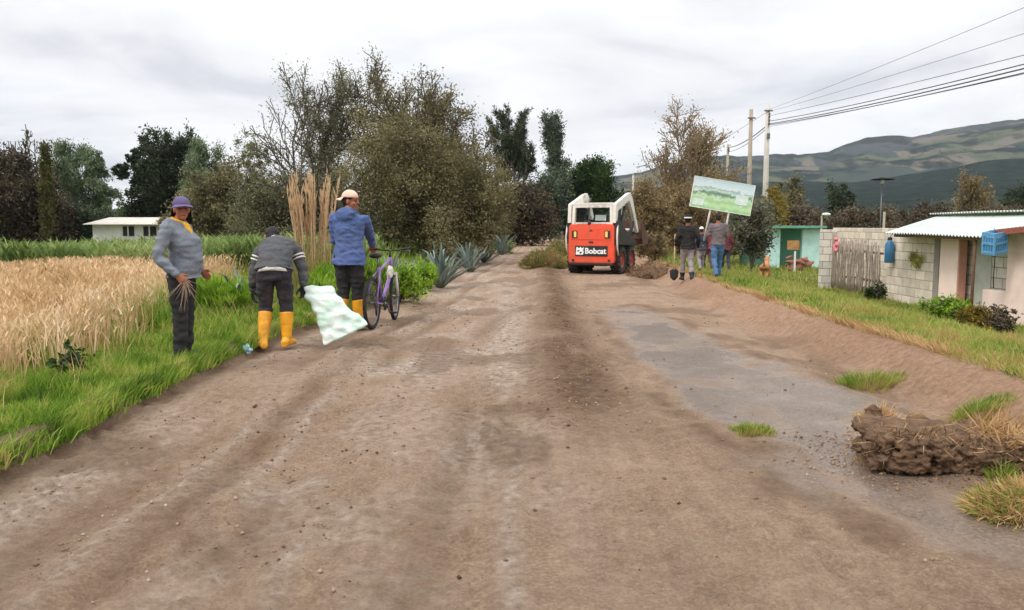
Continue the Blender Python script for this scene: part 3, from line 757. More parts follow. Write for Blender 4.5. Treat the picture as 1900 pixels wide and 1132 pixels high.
def grow(rng, p, d, Ln, r, lev, spec, out):
    n = 6 if lev < 2 else 4
    pts = [p.copy()]; rad = [r]
    wig, grav = spec.get('wig', 0.16), spec['up'][min(lev, len(spec['up']) - 1)]
    for i in range(n):
        d = d + Vector(rng.normal(0, wig, 3)) + Vector((0, 0, grav))
        d.normalize()
        p = p + d * (Ln / n); pts.append(p.copy()); rad.append(r * (1 - 0.75 * (i + 1) / n))
    out.append((pts, rad, lev))
    if lev >= spec['levels']: return
    nc = spec['kids'][lev]
    t0 = spec.get('t0', (0.25, 0.2, 0.15, 0.1))[lev]
    for k in range(nc):
        t = t0 + (1 - t0) * (k + rng.uniform(0.1, 0.9)) / nc
        f = t * n; i = min(int(f), n - 1)
        q = pts[i].lerp(pts[i + 1], f - i)
        base = (pts[i + 1] - pts[i]).normalized()
        ax = base.orthogonal(); ax.rotate(Matrix.Rotation(rng.uniform(0, 2 * pi) if lev else 2.4 * k + rng.uniform(-0.5, 0.5), 3, base))
        ang = radians(spec['ang'][lev]) * rng.uniform(0.75, 1.25)
        dd = base.copy(); dd.rotate(Matrix.Rotation(ang, 3, ax))
        grow(rng, q, dd, Ln * spec['ratio'][lev] * rng.uniform(0.7, 1.15) * (1.15 - 0.45 * t), max(rad[i] * 0.6, 0.004), lev + 1, spec, out)

def tree(name, label, cat, base, H, W, seed, spec, leafm, bark=None, nleaf=6000, lsize=0.12, aspect=0.5, fuzz=0.25, r0=None, clumps=None, leaf_lo=0.0, group=None, D=None, Wy=None):
    """tapered trunk with recursive limbs, and a crown of single leaves; clumps adds leaf masses (centre, radii, count) in units of W, W, H"""
    rng = np.random.RandomState(seed)
    base = Vector(base)
    if base.y > 25:
        lsize *= 0.62; nleaf = int(nleaf * 2.2); clumps = [(a, b_, int(c_ * 2.2)) for a, b_, c_ in (clumps or [])]
    root = empty(name, base, 0, label, cat, group)
    sk = []
    grow(rng, Vector((0, 0, 0)), Vector((rng.normal(0, 0.04), rng.normal(0, 0.04), 1)), 1.0, 0.05, 0, spec, sk)
    allp = np.array([q for pts, _, _ in sk for q in pts])
    zs = H * 0.97 / np.percentile(allp[:, 2], 99.7)
    cen = np.median(allp[:, :2], 0)
    rad = np.percentile(np.hypot(allp[:, 0] - cen[0], allp[:, 1] - cen[1]), 96)
    xs = W * 0.5 / rad
    ysn = (Wy or W) * 0.5 / rad
    r0 = r0 or H * 0.018
    wood = MB()
    tips = []
    for pts, rd, lev in sk:
        P = [Vector((q.x * xs, q.y * ysn, q.z * zs)) for q in pts]
        k = r0 / 0.05
        sides = 8 if lev == 0 else (5 if lev == 1 else 3)
        wood.tube(P, [max(a * k, 0.006 + 0.0004 * base.y) for a in rd], n=sides, cap=False)
        if lev >= spec['levels'] - 1:
            for a, b_ in zip(P[:-1], P[1:]): tips.append((a, b_))
    P0 = wood.v[0]
    wood.build('trunk', bark or BARK, root)
    Vp, Dp = [], []
    if nleaf and tips:
        A = np.array([t[0] for t in tips]); B = np.array([t[1] for t in tips])
        wgt = (np.maximum(B[:, 2], 0) >= leaf_lo * H) + 0.02
        ix = rng.choice(len(tips), nleaf, p=wgt / wgt.sum())
        t = rng.rand(nleaf)[:, None]
        Vp.append(A[ix] * (1 - t) + B[ix] * t + rng.normal(0, fuzz * 0.5, (nleaf, 3))); Dp.append((B[ix] - A[ix]) / (np.linalg.norm(B[ix] - A[ix], axis=1)[:, None] + 1e-6))
    for c, rr_, cnt in (clumps or []):
        # a lumpy mass: leaves gathered round many small twigs inside an ellipsoid
        nt = max(8, cnt // 70)
        u = rng.normal(size=(nt, 3)); u /= np.linalg.norm(u, axis=1)[:, None]; u *= (rng.rand(nt) ** 0.42)[:, None]
        ctr = np.array(c) * np.array([W, W, H]); rad3 = np.array(rr_) * np.array([W, W, H])
        q = ctr + u * rad3
        ix = rng.randint(0, nt, cnt); sp_ = (0.05 + 0.20 * rng.rand(nt) ** 1.5) * min(rad3) * 1.3
        pp = q[ix] + rng.normal(size=(cnt, 3)) * sp_[ix][:, None] * 0.6
        pp = pp[pp[:, 2] > 0.02]
        Vp.append(pp); Dp.append(u[ix][:len(pp)])
    if Vp:
        P = np.concatenate(Vp); Dd = np.concatenate(Dp) if D is None else np.repeat(np.array([D], float), len(P), 0)
        V, Q = leaves(P, lsize, rng, Dd, aspect, 1.1)
        link_mesh('crown', np_mesh('crown', V, [Q], leafm), root)
    return root

SPARSE = dict(levels=3, kids=(9, 6, 5), ang=(48, 42, 40), ratio=(0.62, 0.55, 0.5), up=(0.02, 0.06, 0.05, 0.04), wig=0.17, t0=(0.12, 0.2, 0.15))
TWIGGY = dict(levels=3, kids=(11, 7, 6), ang=(42, 38, 36), ratio=(0.72, 0.5, 0.45), up=(0.02, 0.09, 0.06, 0.05), wig=0.15, t0=(0.08, 0.2, 0.15))
VASE = dict(levels=3, kids=(12, 9, 8), ang=(34, 36, 40), ratio=(0.95, 0.48, 0.5), up=(0.02, 0.05, 0.05, 0.03), wig=0.15, t0=(0.05, 0.22, 0.12))
BUSHY = dict(levels=3, kids=(8, 5, 4), ang=(55, 50, 45), ratio=(0.65, 0.55, 0.5), up=(0.02, 0.04, 0.03, 0.0), wig=0.2, t0=(0.15, 0.2, 0.15))
COLUMN = dict(levels=2, kids=(26, 5), ang=(38, 40), ratio=(0.20, 0.5), up=(0.0, 0.10, 0.05), wig=0.08, t0=(0.12, 0.2))
PINE = dict(levels=2, kids=(34, 6), ang=(62, 40), ratio=(0.36, 0.42), up=(0.0, 0.12, 0.08), wig=0.07, t0=(0.42, 0.25))
WILLOW = dict(levels=3, kids=(8, 6, 5), ang=(45, 55, 50), ratio=(0.55, 0.5, 0.6), up=(0.02, 0.02, -0.20, -0.45), wig=0.14, t0=(0.3, 0.3, 0.2))

M_OLIVE = leaf_mat('olive_leaves', [RGB(62, 58, 39), RGB(98, 92, 61), RGB(126, 119, 82), RGB(154, 146, 104)], 0.25, big=0.2)
M_SPARSE = leaf_mat('grey_green_leaves', [RGB(70, 70, 54), RGB(100, 98, 74), RGB(126, 124, 94), RGB(140, 142, 96)], 0.25, big=0.2)
M_DARK = leaf_mat('dark_evergreen_leaves', [RGB(24, 34, 24), RGB(40, 52, 34), RGB(60, 74, 48), RGB(88, 100, 66)], 0.12, big=0.2)
M_WILLOW = leaf_mat('willow_leaves', [RGB(50, 66, 44), RGB(80, 100, 68), RGB(112, 130, 94), RGB(134, 148, 110)], 0.25, big=0.2)
M_BROWN = leaf_mat('dull_brown_leaves', [RGB(40, 35, 27), RGB(62, 54, 41), RGB(86, 74, 55), RGB(106, 94, 68)], 0.2, big=0.2)
M_CYP = leaf_mat('cypress_leaves', [RGB(56, 58, 30), RGB(84, 84, 44), RGB(112, 108, 58)], 0.2, big=0.3)
M_BAND = leaf_mat('dull_thicket_leaves', [RGB(54, 48, 38), RGB(80, 70, 54), RGB(104, 90, 70), RGB(120, 108, 78)], 0.2, big=0.25)
BARK_T = mat('tan_twig_bark', RGB(150, 130, 106), 0.95, 0.2, 9)
M_RUST = leaf_mat('rusty_leaves', [RGB(80, 66, 44), RGB(118, 100, 70), RGB(148, 128, 90), RGB(168, 150, 104)], 0.25, big=0.3)
M_YEL = leaf_mat('yellowing_leaves', [RGB(84, 80, 34), RGB(120, 108, 44), RGB(150, 130, 54), RGB(180, 142, 60)], 0.3, big=0.3)
M_GREEN = leaf_mat('round_tree_leaves', [RGB(22, 36, 16), RGB(38, 58, 24), RGB(60, 82, 34), RGB(84, 104, 44)], 0.2, big=0.25)
M_LIME = leaf_mat('lime_bush_leaves', [RGB(86, 116, 30), RGB(118, 154, 42), RGB(150, 184, 58), RGB(178, 202, 86)], 0.35, big=0.5)
M_EUC = leaf_mat('eucalyptus_leaves', [RGB(40, 52, 40), RGB(66, 80, 62), RGB(96, 108, 86), RGB(120, 128, 104)], 0.2, big=0.3)
M_SHRUB = leaf_mat('shrub_leaves', [RGB(58, 62, 50), RGB(88, 92, 76), RGB(122, 124, 102), RGB(146, 134, 96)], 0.25, big=0.4)
M_AGAVE = leaf_mat('agave_leaves', [RGB(76, 92, 86), RGB(104, 120, 112), RGB(134, 146, 136), RGB(164, 168, 150)], 0.05, rough=0.5)

def T(px, pyt, Y, wpx, zb=None):
    """base point, height and width of a plant from where its top shows"""
    top = at(px, pyt, Y)
    zb = gz(top.x, Y) if zb is None else zb
    return (top.x, Y, zb), top.z - zb, wpx / FPX * Y

# far left
def mk(name, label, cat, px, pyt, Y, w, seed, spec, leafm, **k):
    b, H, W = T(px, pyt, Y, w, k.pop('zb', None))
    return tree(name, label, cat, b, H, W, seed, spec, leafm, **k)
mk('leafy_tree', 'dark brown dense tree at the far left end of the field', 'tree', 20, 262, 46, 190, 1, BUSHY, M_BROWN, bark=BARK_D, nleaf=5000, lsize=0.30, fuzz=0.6, clumps=[((-0.1, 0, 0.5), (0.5, 0.42, 0.40), 15000), ((0.25, 0, 0.32), (0.3, 0.3, 0.3), 5000)])
mk('bare_tree', 'bare twiggy crown rising behind the dark brown tree', 'tree', 70, 232, 52, 100, 2, SPARSE, M_SPARSE, bark=BARK_D, nleaf=350, lsize=0.2, fuzz=0.15)
mk('cypress_tree', 'narrow yellowish green pointed tree beside the dark brown tree', 'tree', 82, 262, 44, 24, 3, COLUMN, M_CYP, bark=BARK_D, nleaf=3500, lsize=0.2, fuzz=0.2)
mk('willow_tree', 'grey green willow with hanging strands left of the tall cypress', 'tree', 174, 262, 52, 116, 4, WILLOW, M_WILLOW, nleaf=8000, lsize=0.30, aspect=0.28, fuzz=0.4, D=(0, 0, -1), clumps=[((0.05, 0, 0.30), (0.40, 0.3, 0.26), 5500), ((-0.02, 0, 0.80), (0.16, 0.2, 0.14), 1800), ((-0.30, 0, 0.60), (0.16, 0.2, 0.06), 900), ((0.2, 0, 0.55), (0.16, 0.2, 0.10), 1000)])
mk('cypress_tree', 'tall broad dark cypress behind the low white house', 'tree', 264, 240, 56, 112, 5, PINE, M_DARK, bark=BARK_D, nleaf=7000, lsize=0.30, fuzz=0.3, clumps=[((0, 0, 0.30), (0.42, 0.3, 0.26), 7000), ((0.02, 0, 0.60), (0.22, 0.2, 0.16), 3000), ((-0.36, 0, 0.66), (0.12, 0.12, 0.06), 900), ((0.34, 0, 0.58), (0.13, 0.12, 0.06), 900), ((0, 0, 0.88), (0.08, 0.08, 0.10), 800), ((-0.16, 0, 0.78), (0.09, 0.08, 0.06), 500), ((0.17, 0, 0.74), (0.10, 0.08, 0.06), 500)])
mk('willow_tree', 'drooping grey green willow right of the tall cypress', 'tree', 362, 256, 54, 84, 6, WILLOW, M_WILLOW, nleaf=7000, lsize=0.30, aspect=0.28, fuzz=0.4, D=(0, 0, -1), clumps=[((0.0, 0, 0.42), (0.40, 0.3, 0.26), 4500), ((0.06, 0, 0.86), (0.24, 0.2, 0.09), 1500), ((-0.1, 0, 0.7), (0.2, 0.2, 0.08), 900)])
mk('leafy_tree', 'low dull green tree between the willow and the tall sparse tree', 'tree', 318, 300, 58, 80, 7, BUSHY, M_DARK, nleaf=3000, lsize=0.34, fuzz=0.6, clumps=[((0, 0, 0.5), (0.5, 0.4, 0.42), 8000)])
mk('leafy_bush', 'broad brownish olive thicket behind the bending worker', 'bush', 430, 300, 44, 200, 8, BUSHY, M_OLIVE, nleaf=5000, lsize=0.24, fuzz=0.5, clumps=[((0, 0, 0.42), (0.52, 0.3, 0.46), 14000), ((-0.35, 0, 0.28), (0.3, 0.3, 0.32), 5000)])
mk('leafy_bush', 'low dark thicket left of the white house', 'bush', 118, 372, 48, 130, 9, BUSHY, M_DARK, nleaf=2500, lsize=0.26, fuzz=0.5, clumps=[((0, 0, 0.45), (0.5, 0.3, 0.45), 6000)])
# the two big ones by the road
mk('sparse_tree', 'tall thin leaved grey tree with many bare limbs behind the dry reeds', 'tree', 560, 96, 31, 290, 13, VASE, M_SPARSE, bark=BARK_G, nleaf=11000, lsize=0.12, fuzz=0.3, r0=0.13, clumps=[((-0.08, 0, 0.22), (0.46, 0.3, 0.22), 11000), ((-0.34, 0, 0.5), (0.12, 0.2, 0.12), 1800)])
mk('sparse_tree', 'thin topped tree with loose leaf tufts behind the man with the bicycle', 'tree', 790, 112, 33, 250, 11, VASE, M_OLIVE, bark=BARK_G, nleaf=11000, lsize=0.15, fuzz=0.32, r0=0.13)
mk('leafy_tree', 'wide dense olive brown tree at the roadside behind the agaves', 'tree', 785, 200, 27, 310, 12, BUSHY, M_OLIVE, bark=BARK_D, nleaf=12000, lsize=0.12, fuzz=0.4, clumps=[((-0.10, 0, 0.48), (0.42, 0.35, 0.40), 24000), ((0.26, 0, 0.42), (0.26, 0.25, 0.36), 13000), ((0.08, 0, 0.2), (0.40, 0.3, 0.2), 9000)])
mk('leafy_bush', 'dark leafy bush under the tall sparse tree', 'bush', 530, 305, 30, 240, 14, BUSHY, M_SPARSE, bark=BARK_D, nleaf=3000, lsize=0.14, fuzz=0.4, clumps=[((0, 0, 0.45), (0.5, 0.3, 0.45), 9000)])
# along the far road
mk('pine_tree', 'tall dark pine on a slender bare pale trunk', 'tree', 968, 196, 58, 88, 15, PINE, M_DARK, bark=BARK_P, nleaf=7500, lsize=0.34, aspect=0.25, fuzz=0.16, r0=0.16, leaf_lo=0.46, clumps=[((0.05, 0, 0.62), (0.24, 0.24, 0.10), 1800)])
mk('eucalyptus_tree', 'slim tall eucalyptus between the pine and the round tree', 'tree', 1044, 210, 72, 46, 16, COLUMN, M_EUC, bark=BARK_P, nleaf=5500, lsize=0.42, aspect=0.35, fuzz=0.45, r0=0.14)
mk('round_tree', 'round dark green tree behind the orange loader', 'tree', 1094, 292, 66, 80, 17, BUSHY, M_GREEN, bark=BARK_D, nleaf=3000, lsize=0.36, fuzz=0.6, clumps=[((0, 0, 0.62), (0.46, 0.4, 0.34), 15000)])
mk('leafy_tree', 'dull green tree below the slim eucalyptus', 'tree', 1022, 316, 64, 90, 18, BUSHY, M_EUC, bark=BARK_D, nleaf=3000, lsize=0.34, fuzz=0.6, clumps=[((0, 0, 0.5), (0.46, 0.4, 0.42), 9000)])
mk('leafy_bush', 'rusty brown thicket beside the slender pine trunk', 'bush', 970, 345, 52, 120, 19, BUSHY, M_BROWN, bark=BARK_D, nleaf=2500, lsize=0.28, fuzz=0.6, clumps=[((0, 0, 0.5), (0.5, 0.4, 0.48), 8000)])
mk('leafy_bush', 'dark low bush at the far bend of the road', 'bush', 1035, 378, 80, 120, 20, BUSHY, M_BROWN, bark=BARK_D, nleaf=2000, lsize=0.34, fuzz=0.6, clumps=[((0, 0, 0.5), (0.5, 0.4, 0.48), 7000)])
mk('leafy_bush', 'olive bush at the edge of the wide dense tree', 'bush', 900, 330, 38, 110, 21, BUSHY, M_OLIVE, bark=BARK_D, nleaf=2500, lsize=0.2, fuzz=0.5, clumps=[((0, 0, 0.45), (0.5, 0.4, 0.45), 7000)])
# right of the loader
mk('sparse_tree', 'thin brownish tree with pale upper twigs behind the walkers', 'tree', 1268, 184, 34, 160, 22, VASE, M_RUST, bark=BARK_T, nleaf=4200, lsize=0.13, fuzz=0.3, clumps=[((-0.1, 0, 0.34), (0.34, 0.3, 0.2), 4000), ((0.22, 0, 0.28), (0.25, 0.25, 0.2), 2500)])
mk('leafy_bush', 'tall dry brown bush right behind the loader bucket', 'bush', 1215, 330, 30, 90, 23, BUSHY, M_RUST, nleaf=3500, lsize=0.13, fuzz=0.35, clumps=[((0, 0, 0.4), (0.45, 0.4, 0.4), 7000)])
mk('leafy_bush', 'yellowing tall bush behind the carried picture board', 'bush', 1345, 305, 38, 95, 24, BUSHY, M_YEL, nleaf=3500, lsize=0.18, fuzz=0.4, clumps=[((0, 0, 0.45), (0.45, 0.4, 0.42), 7000)])
mk('leafy_bush', 'brown bush below the thin brownish tree', 'bush', 1285, 340, 31, 110, 25, BUSHY, M_RUST, nleaf=3500, lsize=0.13, fuzz=0.35, clumps=[((0, 0, 0.4), (0.45, 0.4, 0.42), 8000)])
mk('leafy_shrub', 'grey green roadside shrub at the foot of the poles', 'shrub', 1396, 372, 23, 90, 26, VASE, M_SHRUB, nleaf=5200, lsize=0.10, fuzz=0.22, clumps=[((0, 0, 0.62), (0.40, 0.38, 0.32), 2200)])
mk('leafy_shrub', 'orange tinged climber round the pale pole', 'shrub', 1432, 345, 40, 60, 27, BUSHY, M_YEL, nleaf=2500, lsize=0.17, fuzz=0.3, clumps=[((0, 0, 0.5), (0.36, 0.36, 0.45), 3000)])
# band behind the yard
for i, (px, pyt, Y, w, mm, lab) in enumerate([
    (1470, 378, 62, 150, M_BAND, 'brown thicket behind the turquoise house'),
    (1600, 388, 58, 150, M_BAND, 'low dull thicket behind the block wall'),
    (1720, 380, 66, 190, M_BROWN, 'dull brown thicket above the corrugated roof'),
    (1872, 378, 60, 130, M_BAND, 'brownish thicket at the right edge above the pink house')]):
    mk('leafy_bush', lab, 'bush', px, pyt, Y, w, 30 + i, BUSHY, mm, nleaf=3000, lsize=0.30, fuzz=0.6, clumps=[((0, 0, 0.45), (0.52, 0.25, 0.45), 8000)])
mk('round_tree', 'dark green tree standing in front of the hill above the block wall', 'tree', 1566, 340, 90, 44, 35, BUSHY, M_DARK, bark=BARK_D, nleaf=1500, lsize=0.4, fuzz=0.6, clumps=[((0, 0, 0.55), (0.45, 0.4, 0.42), 4500)])
mk('leafy_tree', 'upright reddish brown tree above the corrugated roof', 'tree', 1826, 318, 84, 62, 36, TWIGGY, M_RUST, bark=BARK, nleaf=3500, lsize=0.32, fuzz=0.5, clumps=[((0, 0, 0.4), (0.38, 0.3, 0.3), 2500)])
mk('leafy_tree', 'dark green tree right of the pale pole', 'tree', 1452, 330, 70, 60, 37, BUSHY, M_OLIVE, bark=BARK_D, nleaf=2000, lsize=0.34, fuzz=0.5, clumps=[((0, 0, 0.5), (0.45, 0.4, 0.45), 5000)])
mk('leafy_tree', 'dark small tree at the right edge before the hill', 'tree', 1885, 345, 95, 50, 38, BUSHY, M_DARK, bark=BARK_D, nleaf=1500, lsize=0.4, fuzz=0.6, clumps=[((0, 0, 0.5), (0.45, 0.4, 0.45), 3500)])

# agaves
def agave(label, px, py, Y, R, Hh, seed, nl=26, tone=None):
    rng = random.Random(seed); p = at(px, py, Y); z = gz(p.x, Y)
    m = MB()
    for i in range(nl):
        a = i * 2.399 + rng.uniform(-0.2, 0.2); el = radians(34 + 52 * (i / nl) ** 0.7) + rng.uniform(-0.1, 0.1)
        Ln = Hh * rng.uniform(0.85, 1.15); d = Vector((cos(a), sin(a), 0)); s = Vector((-sin(a), cos(a), 0)); up = Vector((0, 0, 1))
        rows = []
        for j in range(8):
            t = j / 7; e_ = el - 0.30 * t * t * rng.uniform(0.3, 1.0) + 0.0
            c = d * (0.05 + Ln * t * cos(e_)) + up * (Ln * t * sin(e_) + 0.02)
            w = Ln * 0.055 * (0.8 + 0.9 * t) * (1 - t ** 2.2) + 0.003
            nrm = (up * cos(el) - d * sin(el))
            th = 0.02 * (1 - t) + 0.003
            rows.append([c - s * w + nrm * w * 0.5, c + nrm * th * 0.2, c + s * w + nrm * w * 0.5, c - nrm * th])
        m.rings(rows, 0)
    o = m.build('agave_plant', M_AGAVE, loc=(p.x, Y, z)); tag(o, label, 'agave')
agave('large blue grey agave at the roadside under the dense tree', 816, 448, 17.0, 0.9, 0.86, 1, 34)
agave('blue grey agave just right of the man with the bicycle', 722, 458, 14.5, 0.6, 0.66, 2, 22)
agave('agave behind the large one in the shade of the dense tree', 872, 444, 23, 0.8, 0.85, 3, 24)
agave('small agave left of the bending worker in the verge', 452, 520, 10.6, 0.5, 0.62, 4, 16)
agave('pale upright agave at the far end of the agave row', 932, 436, 36, 0.8, 1.0, 5, 24)
agave('agave between the large one and the far pale one', 900, 440, 28, 0.8, 0.85, 6, 22)
agave('grey agave half hidden by lime bushes', 768, 456, 16.2, 0.6, 0.62, 7, 20)

# lime green bushes on the left verge
def bush(label, px, py, Y, wpx, H, seed, m, n=5000, ls=0.06, asp=0.35, name='leafy_bush', D=None, cat='bush'):
    p = at(px, py, Y); z = gz(p.x, Y)
    tree(name, label, cat, (p.x, Y, z), H, wpx / FPX * Y, seed, BUSHY, m, nleaf=n // 3, lsize=ls, aspect=asp, fuzz=0.1, clumps=[((0, 0, 0.48), (0.45, 0.45, 0.44), n)], D=D)
bush('lime green bush at the road edge right of the bicycle', 742, 505, 13.6, 76, 0.60, 51, M_LIME, D=(0, 0, 0.8))
bush('round lime green bush at the road edge below the large agave', 785, 500, 16.0, 60, 0.58, 52, M_LIME, D=(0, 0, 0.8))
bush('tall grassy green clump behind the sack', 690, 500, 13.0, 90, 0.66, 53, M_LIME, n=6000, ls=0.12, asp=0.12, D=(0, 0, 1.6))
bush('grassy green clump between the two workers', 610, 520, 11.8, 90, 0.55, 54, M_LIME, n=5000, ls=0.12, asp=0.12, D=(0, 0, 1.6))
bush('long grass clump left of the bending worker', 420, 545, 10.4, 110, 0.42, 55, M_LIME, n=5000, ls=0.14, asp=0.10, D=(0, 0, 1.6))
bush('small yellow green bush at the far road edge', 935, 445, 38, 40, 0.6, 56, M_LIME, n=2000, ls=0.12)
bush('dark green leafy weed in the grass of the near left verge', 140, 690, 6.3, 50, 0.15, 57, M_GREEN, n=450, ls=0.06, asp=0.5)
bush('leafy weed clump at the foot of the block wall', 1770, 560, 15.2, 90, 0.42, 58, M_LIME, n=3500, ls=0.07, asp=0.4)
bush('yellow green weed growing out of the block wall', 1707, 487, 18.2, 40, 0.34, 59, M_LIME, n=900, ls=0.08, asp=0.3) if False else None
bush('low weed beside the stick gate', 1623, 548, 18.8, 30, 0.42, 60, M_GREEN, n=900, ls=0.08, asp=0.3)
bush('yellowish dry weed in front of the pink pier', 1812, 565, 13.9, 70, 0.36, 61, M_YEL, n=1800, ls=0.08, asp=0.3)
bush('dark thin shrub before the low pink wall', 1862, 560, 12.9, 60, 0.50, 62, M_BROWN, n=500, ls=0.05, asp=0.4, name='thin_shrub', cat='shrub')
bush('dry tan scrub on the bank right of the loader wheel', 1215, 470, 25, 80, 0.9, 63, M_RUST, n=3500, ls=0.12, asp=0.2)

def reeds():
    rng = random.Random(77); npr = np.random.RandomState(77); p = at(580, 470, 12.6); z = gz(p.x, 12.6)
    m = MB(); P = []
    for i in range(44):
        a = rng.uniform(0, 2 * pi); r = 0.30 * sqrt(rng.random()); Hh = rng.uniform(1.25, 2.05) ; lean = Vector((cos(a), sin(a), 0)) * rng.uniform(0.0, 0.26)
        b = Vector((cos(a) * r, sin(a) * r * 0.7, 0))
        pts = [b + lean * t * t + Vector((0, 0, Hh * t)) for t in (0, 0.35, 0.6, 0.7, 0.8, 0.9, 1.0)]
        w = 0.007
        m.tube(pts, [w, w, w * 1.1, w * 1.8, w * 2.0, w * 1.2, w * 0.3], n=5)
        for j in range(14):
            t = rng.uniform(0.60, 0.97); P.append(b + lean * t * t + Vector((0, 0, Hh * t)))
    root = empty('dry_reed_clump', (p.x, 12.6, z), 0, 'tall clump of dry tan reed plumes between the two workers', 'reeds')
    m.build('reed_stalk', mat('reed_straw', RGB(186, 156, 120), 0.9, 0.3, 20), root)
    V, Q = leaves(np.array(P), 0.17, npr, np.repeat(np.array([[0, 0, 1.0]]), len(P), 0), 0.14, 0.25)
    nb = 700; ang = npr.uniform(0, 2 * pi, nb); rr_ = 0.4 * np.sqrt(npr.rand(nb))
    link_mesh('reed_plume', np_mesh('reed_plume', V, [Q], leaf_mat('reed_plume', [RGB(168, 136, 102), RGB(204, 174, 138), RGB(222, 198, 166)], 0.3)), root)
    Pb = np.stack([np.cos(ang) * rr_, np.sin(ang) * rr_, 0 * ang], 1)
    Vb, Qb, Tb = blades(Pb, npr.uniform(0.4, 0.95, nb), 0.014, npr.uniform(0.1, 0.5, nb), npr)
    link_mesh('reed_leaves', np_mesh('reed_leaves', Vb, [Qb, Tb], leaf_mat('reed_green', [RGB(120, 124, 60), RGB(160, 150, 90), RGB(196, 170, 120)], 0.3)), root)
reeds()

# grass tufts standing in the mud, and the weed heaps
def tuft(name, label, px, py, n, R, h, seed, m=None, cat='grass tuft', lean=(0.3, 0.9)):
    g = on_ground(px, py, 0.0); rng = np.random.RandomState(seed)
    a = rng.uniform(0, 2 * pi, n); r = R * np.sqrt(rng.rand(n)) * (0.35 + 1.3 * vnoise(2.2 + 1.6 * np.cos(a), 1.6 * np.sin(a), seed)); x = r * np.cos(a); y = r * np.sin(a) * 0.8
    z = surf_z(x + g.x, y + g.y) - gz(g.x, g.y) + 0.35 * h * np.clip(1 - (r / R) ** 2, 0, 1) - 0.01
    V, Q, T_ = blades(np.stack([x, y, z], 1), h * rng.uniform(0.3, 1.5, n) * (1.1 - 0.5 * np.clip(r / R, 0, 1.2)), 0.006 + 0 * x, rng.uniform(lean[0], lean[1], n), rng, az=a + rng.normal(0, 0.7, n))
    o = link_mesh(name, np_mesh(name, V, [Q, T_], m or G_GRASS), loc=(g.x, g.y, gz(g.x, g.y))); tag(o, label, cat)
tuft('grass_tuft', 'small flat green grass tuft alone in the grey puddle', 1397, 800, 900, 0.135, 0.055, 201, G_LAWN)
tuft('grass_tuft', 'bright green grass tuft near the right bank above the soil clod', 1612, 708, 1100, 0.24, 0.11, 202, G_LAWN)
tuft('grass_tuft', 'green grass tuft behind the big soil clod', 1812, 775, 900, 0.17, 0.08, 203, G_LAWN)
tuft('grass_tuft', 'dry yellowish tuft at the left shoulder of the soil clod', 1630, 775, 400, 0.11, 0.09, 204, G_DRY)
tuft('straw_tuft', 'flattened dry straw at the front foot of the soil clod', 1625, 850, 350, 0.11, 0.05, 205, G_DRY)
tuft('weed_tuft', 'small green weed in front of the soil clod at the right edge', 1862, 885, 250, 0.09, 0.08, 206, G_LAWN)
# ------------------------------------------------------------------ buildings, walls, poles
def brick_mat(name, col, mortar, w=0.40, h=0.20, axis='y', bump=0.5):
    m, t, b = new_mat(name); n = t.nodes.new; l = t.links.new
    tcd = n('ShaderNodeTexCoord'); sp = n('ShaderNodeSeparateXYZ'); cb = n('ShaderNodeCombineXYZ')
    l(tcd.outputs['Object'], sp.inputs[0]); l(sp.outputs['Y' if axis == 'y' else 'X'], cb.inputs[0]); l(sp.outputs['Z'], cb.inputs[1])
    br = n('ShaderNodeTexBrick'); br.inputs['Scale'].default_value = 1.0; br.inputs['Brick Width'].default_value = w; br.inputs['Row Height'].default_value = h
    br.inputs['Mortar Size'].default_value = 0.010; br.inputs['Mortar Smooth'].default_value = 0.4; br.inputs['Bias'].default_value = 0.0
    br.inputs['Color1'].default_value = tuple(c * 0.82 for c in col[:3]) + (1,); br.inputs['Color2'].default_value = tuple(min(1, c * 1.15) for c in col[:3]) + (1,); br.inputs['Mortar'].default_value = mortar
    l(cb.outputs[0], br.inputs['Vector'])
    nz = n('ShaderNodeTexNoise'); nz.inputs['Scale'].default_value = 5; nz.inputs['Detail'].default_value = 8; nz.inputs['Roughness'].default_value = 0.7
    l(tcd.outputs['Object'], nz.inputs['Vector'])
    rp = n('ShaderNodeValToRGB'); rp.color_ramp.elements[0].position = 0.3; rp.color_ramp.elements[0].color = (0.72, 0.69, 0.66, 1); rp.color_ramp.elements[1].position = 0.65; rp.color_ramp.elements[1].color = (1, 1, 1, 1)
    l(nz.outputs['Fac'], rp.inputs[0])
    mx_ = n('ShaderNodeMix'); mx_.data_type = 'RGBA'; mx_.blend_type = 'MULTIPLY'; mx_.inputs['Factor'].default_value = 0.8
    l(br.outputs['Color'], mx_.inputs['A']); l(rp.outputs[0], mx_.inputs['B']); l(mx_.outputs['Result'], b.inputs['Base Color'])
    b.inputs['Roughness'].default_value = 0.95; b.inputs['Specular IOR Level'].default_value = 0.15
    bp = n('ShaderNodeBump'); bp.inputs['Strength'].default_value = bump; bp.inputs['Distance'].default_value = 0.02; bp.invert = True
    l(br.outputs['Fac'], bp.inputs['Height']); l(bp.outputs[0], b.inputs['Normal'])
    return m
CONC = RGB(232, 219, 201)
BLOCK_Y = brick_mat('concrete_block_side', CONC, RGB(176, 164, 150), axis='y')
BLOCK_X = brick_mat('concrete_block_front', RGB(232, 226, 216), RGB(150, 140, 128), axis='x')
BLOCK_G = brick_mat('grey_block_wall', RGB(216, 210, 198), RGB(140, 132, 122), axis='y')
PINK = mat('pink_plaster', RGB(255, 226, 212), 0.9, 0.05, 2.5, bump=0.15, dirt=RGB(214, 184, 168), dirt_amt=0.5)
PINK_D = mat('pink_brick_edge', RGB(206, 148, 128), 0.9, 0.12, 4, bump=0.2)
WOODG = mat('weathered_wood', RGB(150, 136, 124), 0.95, 0.35, 10, bump=0.5, bscale=18)
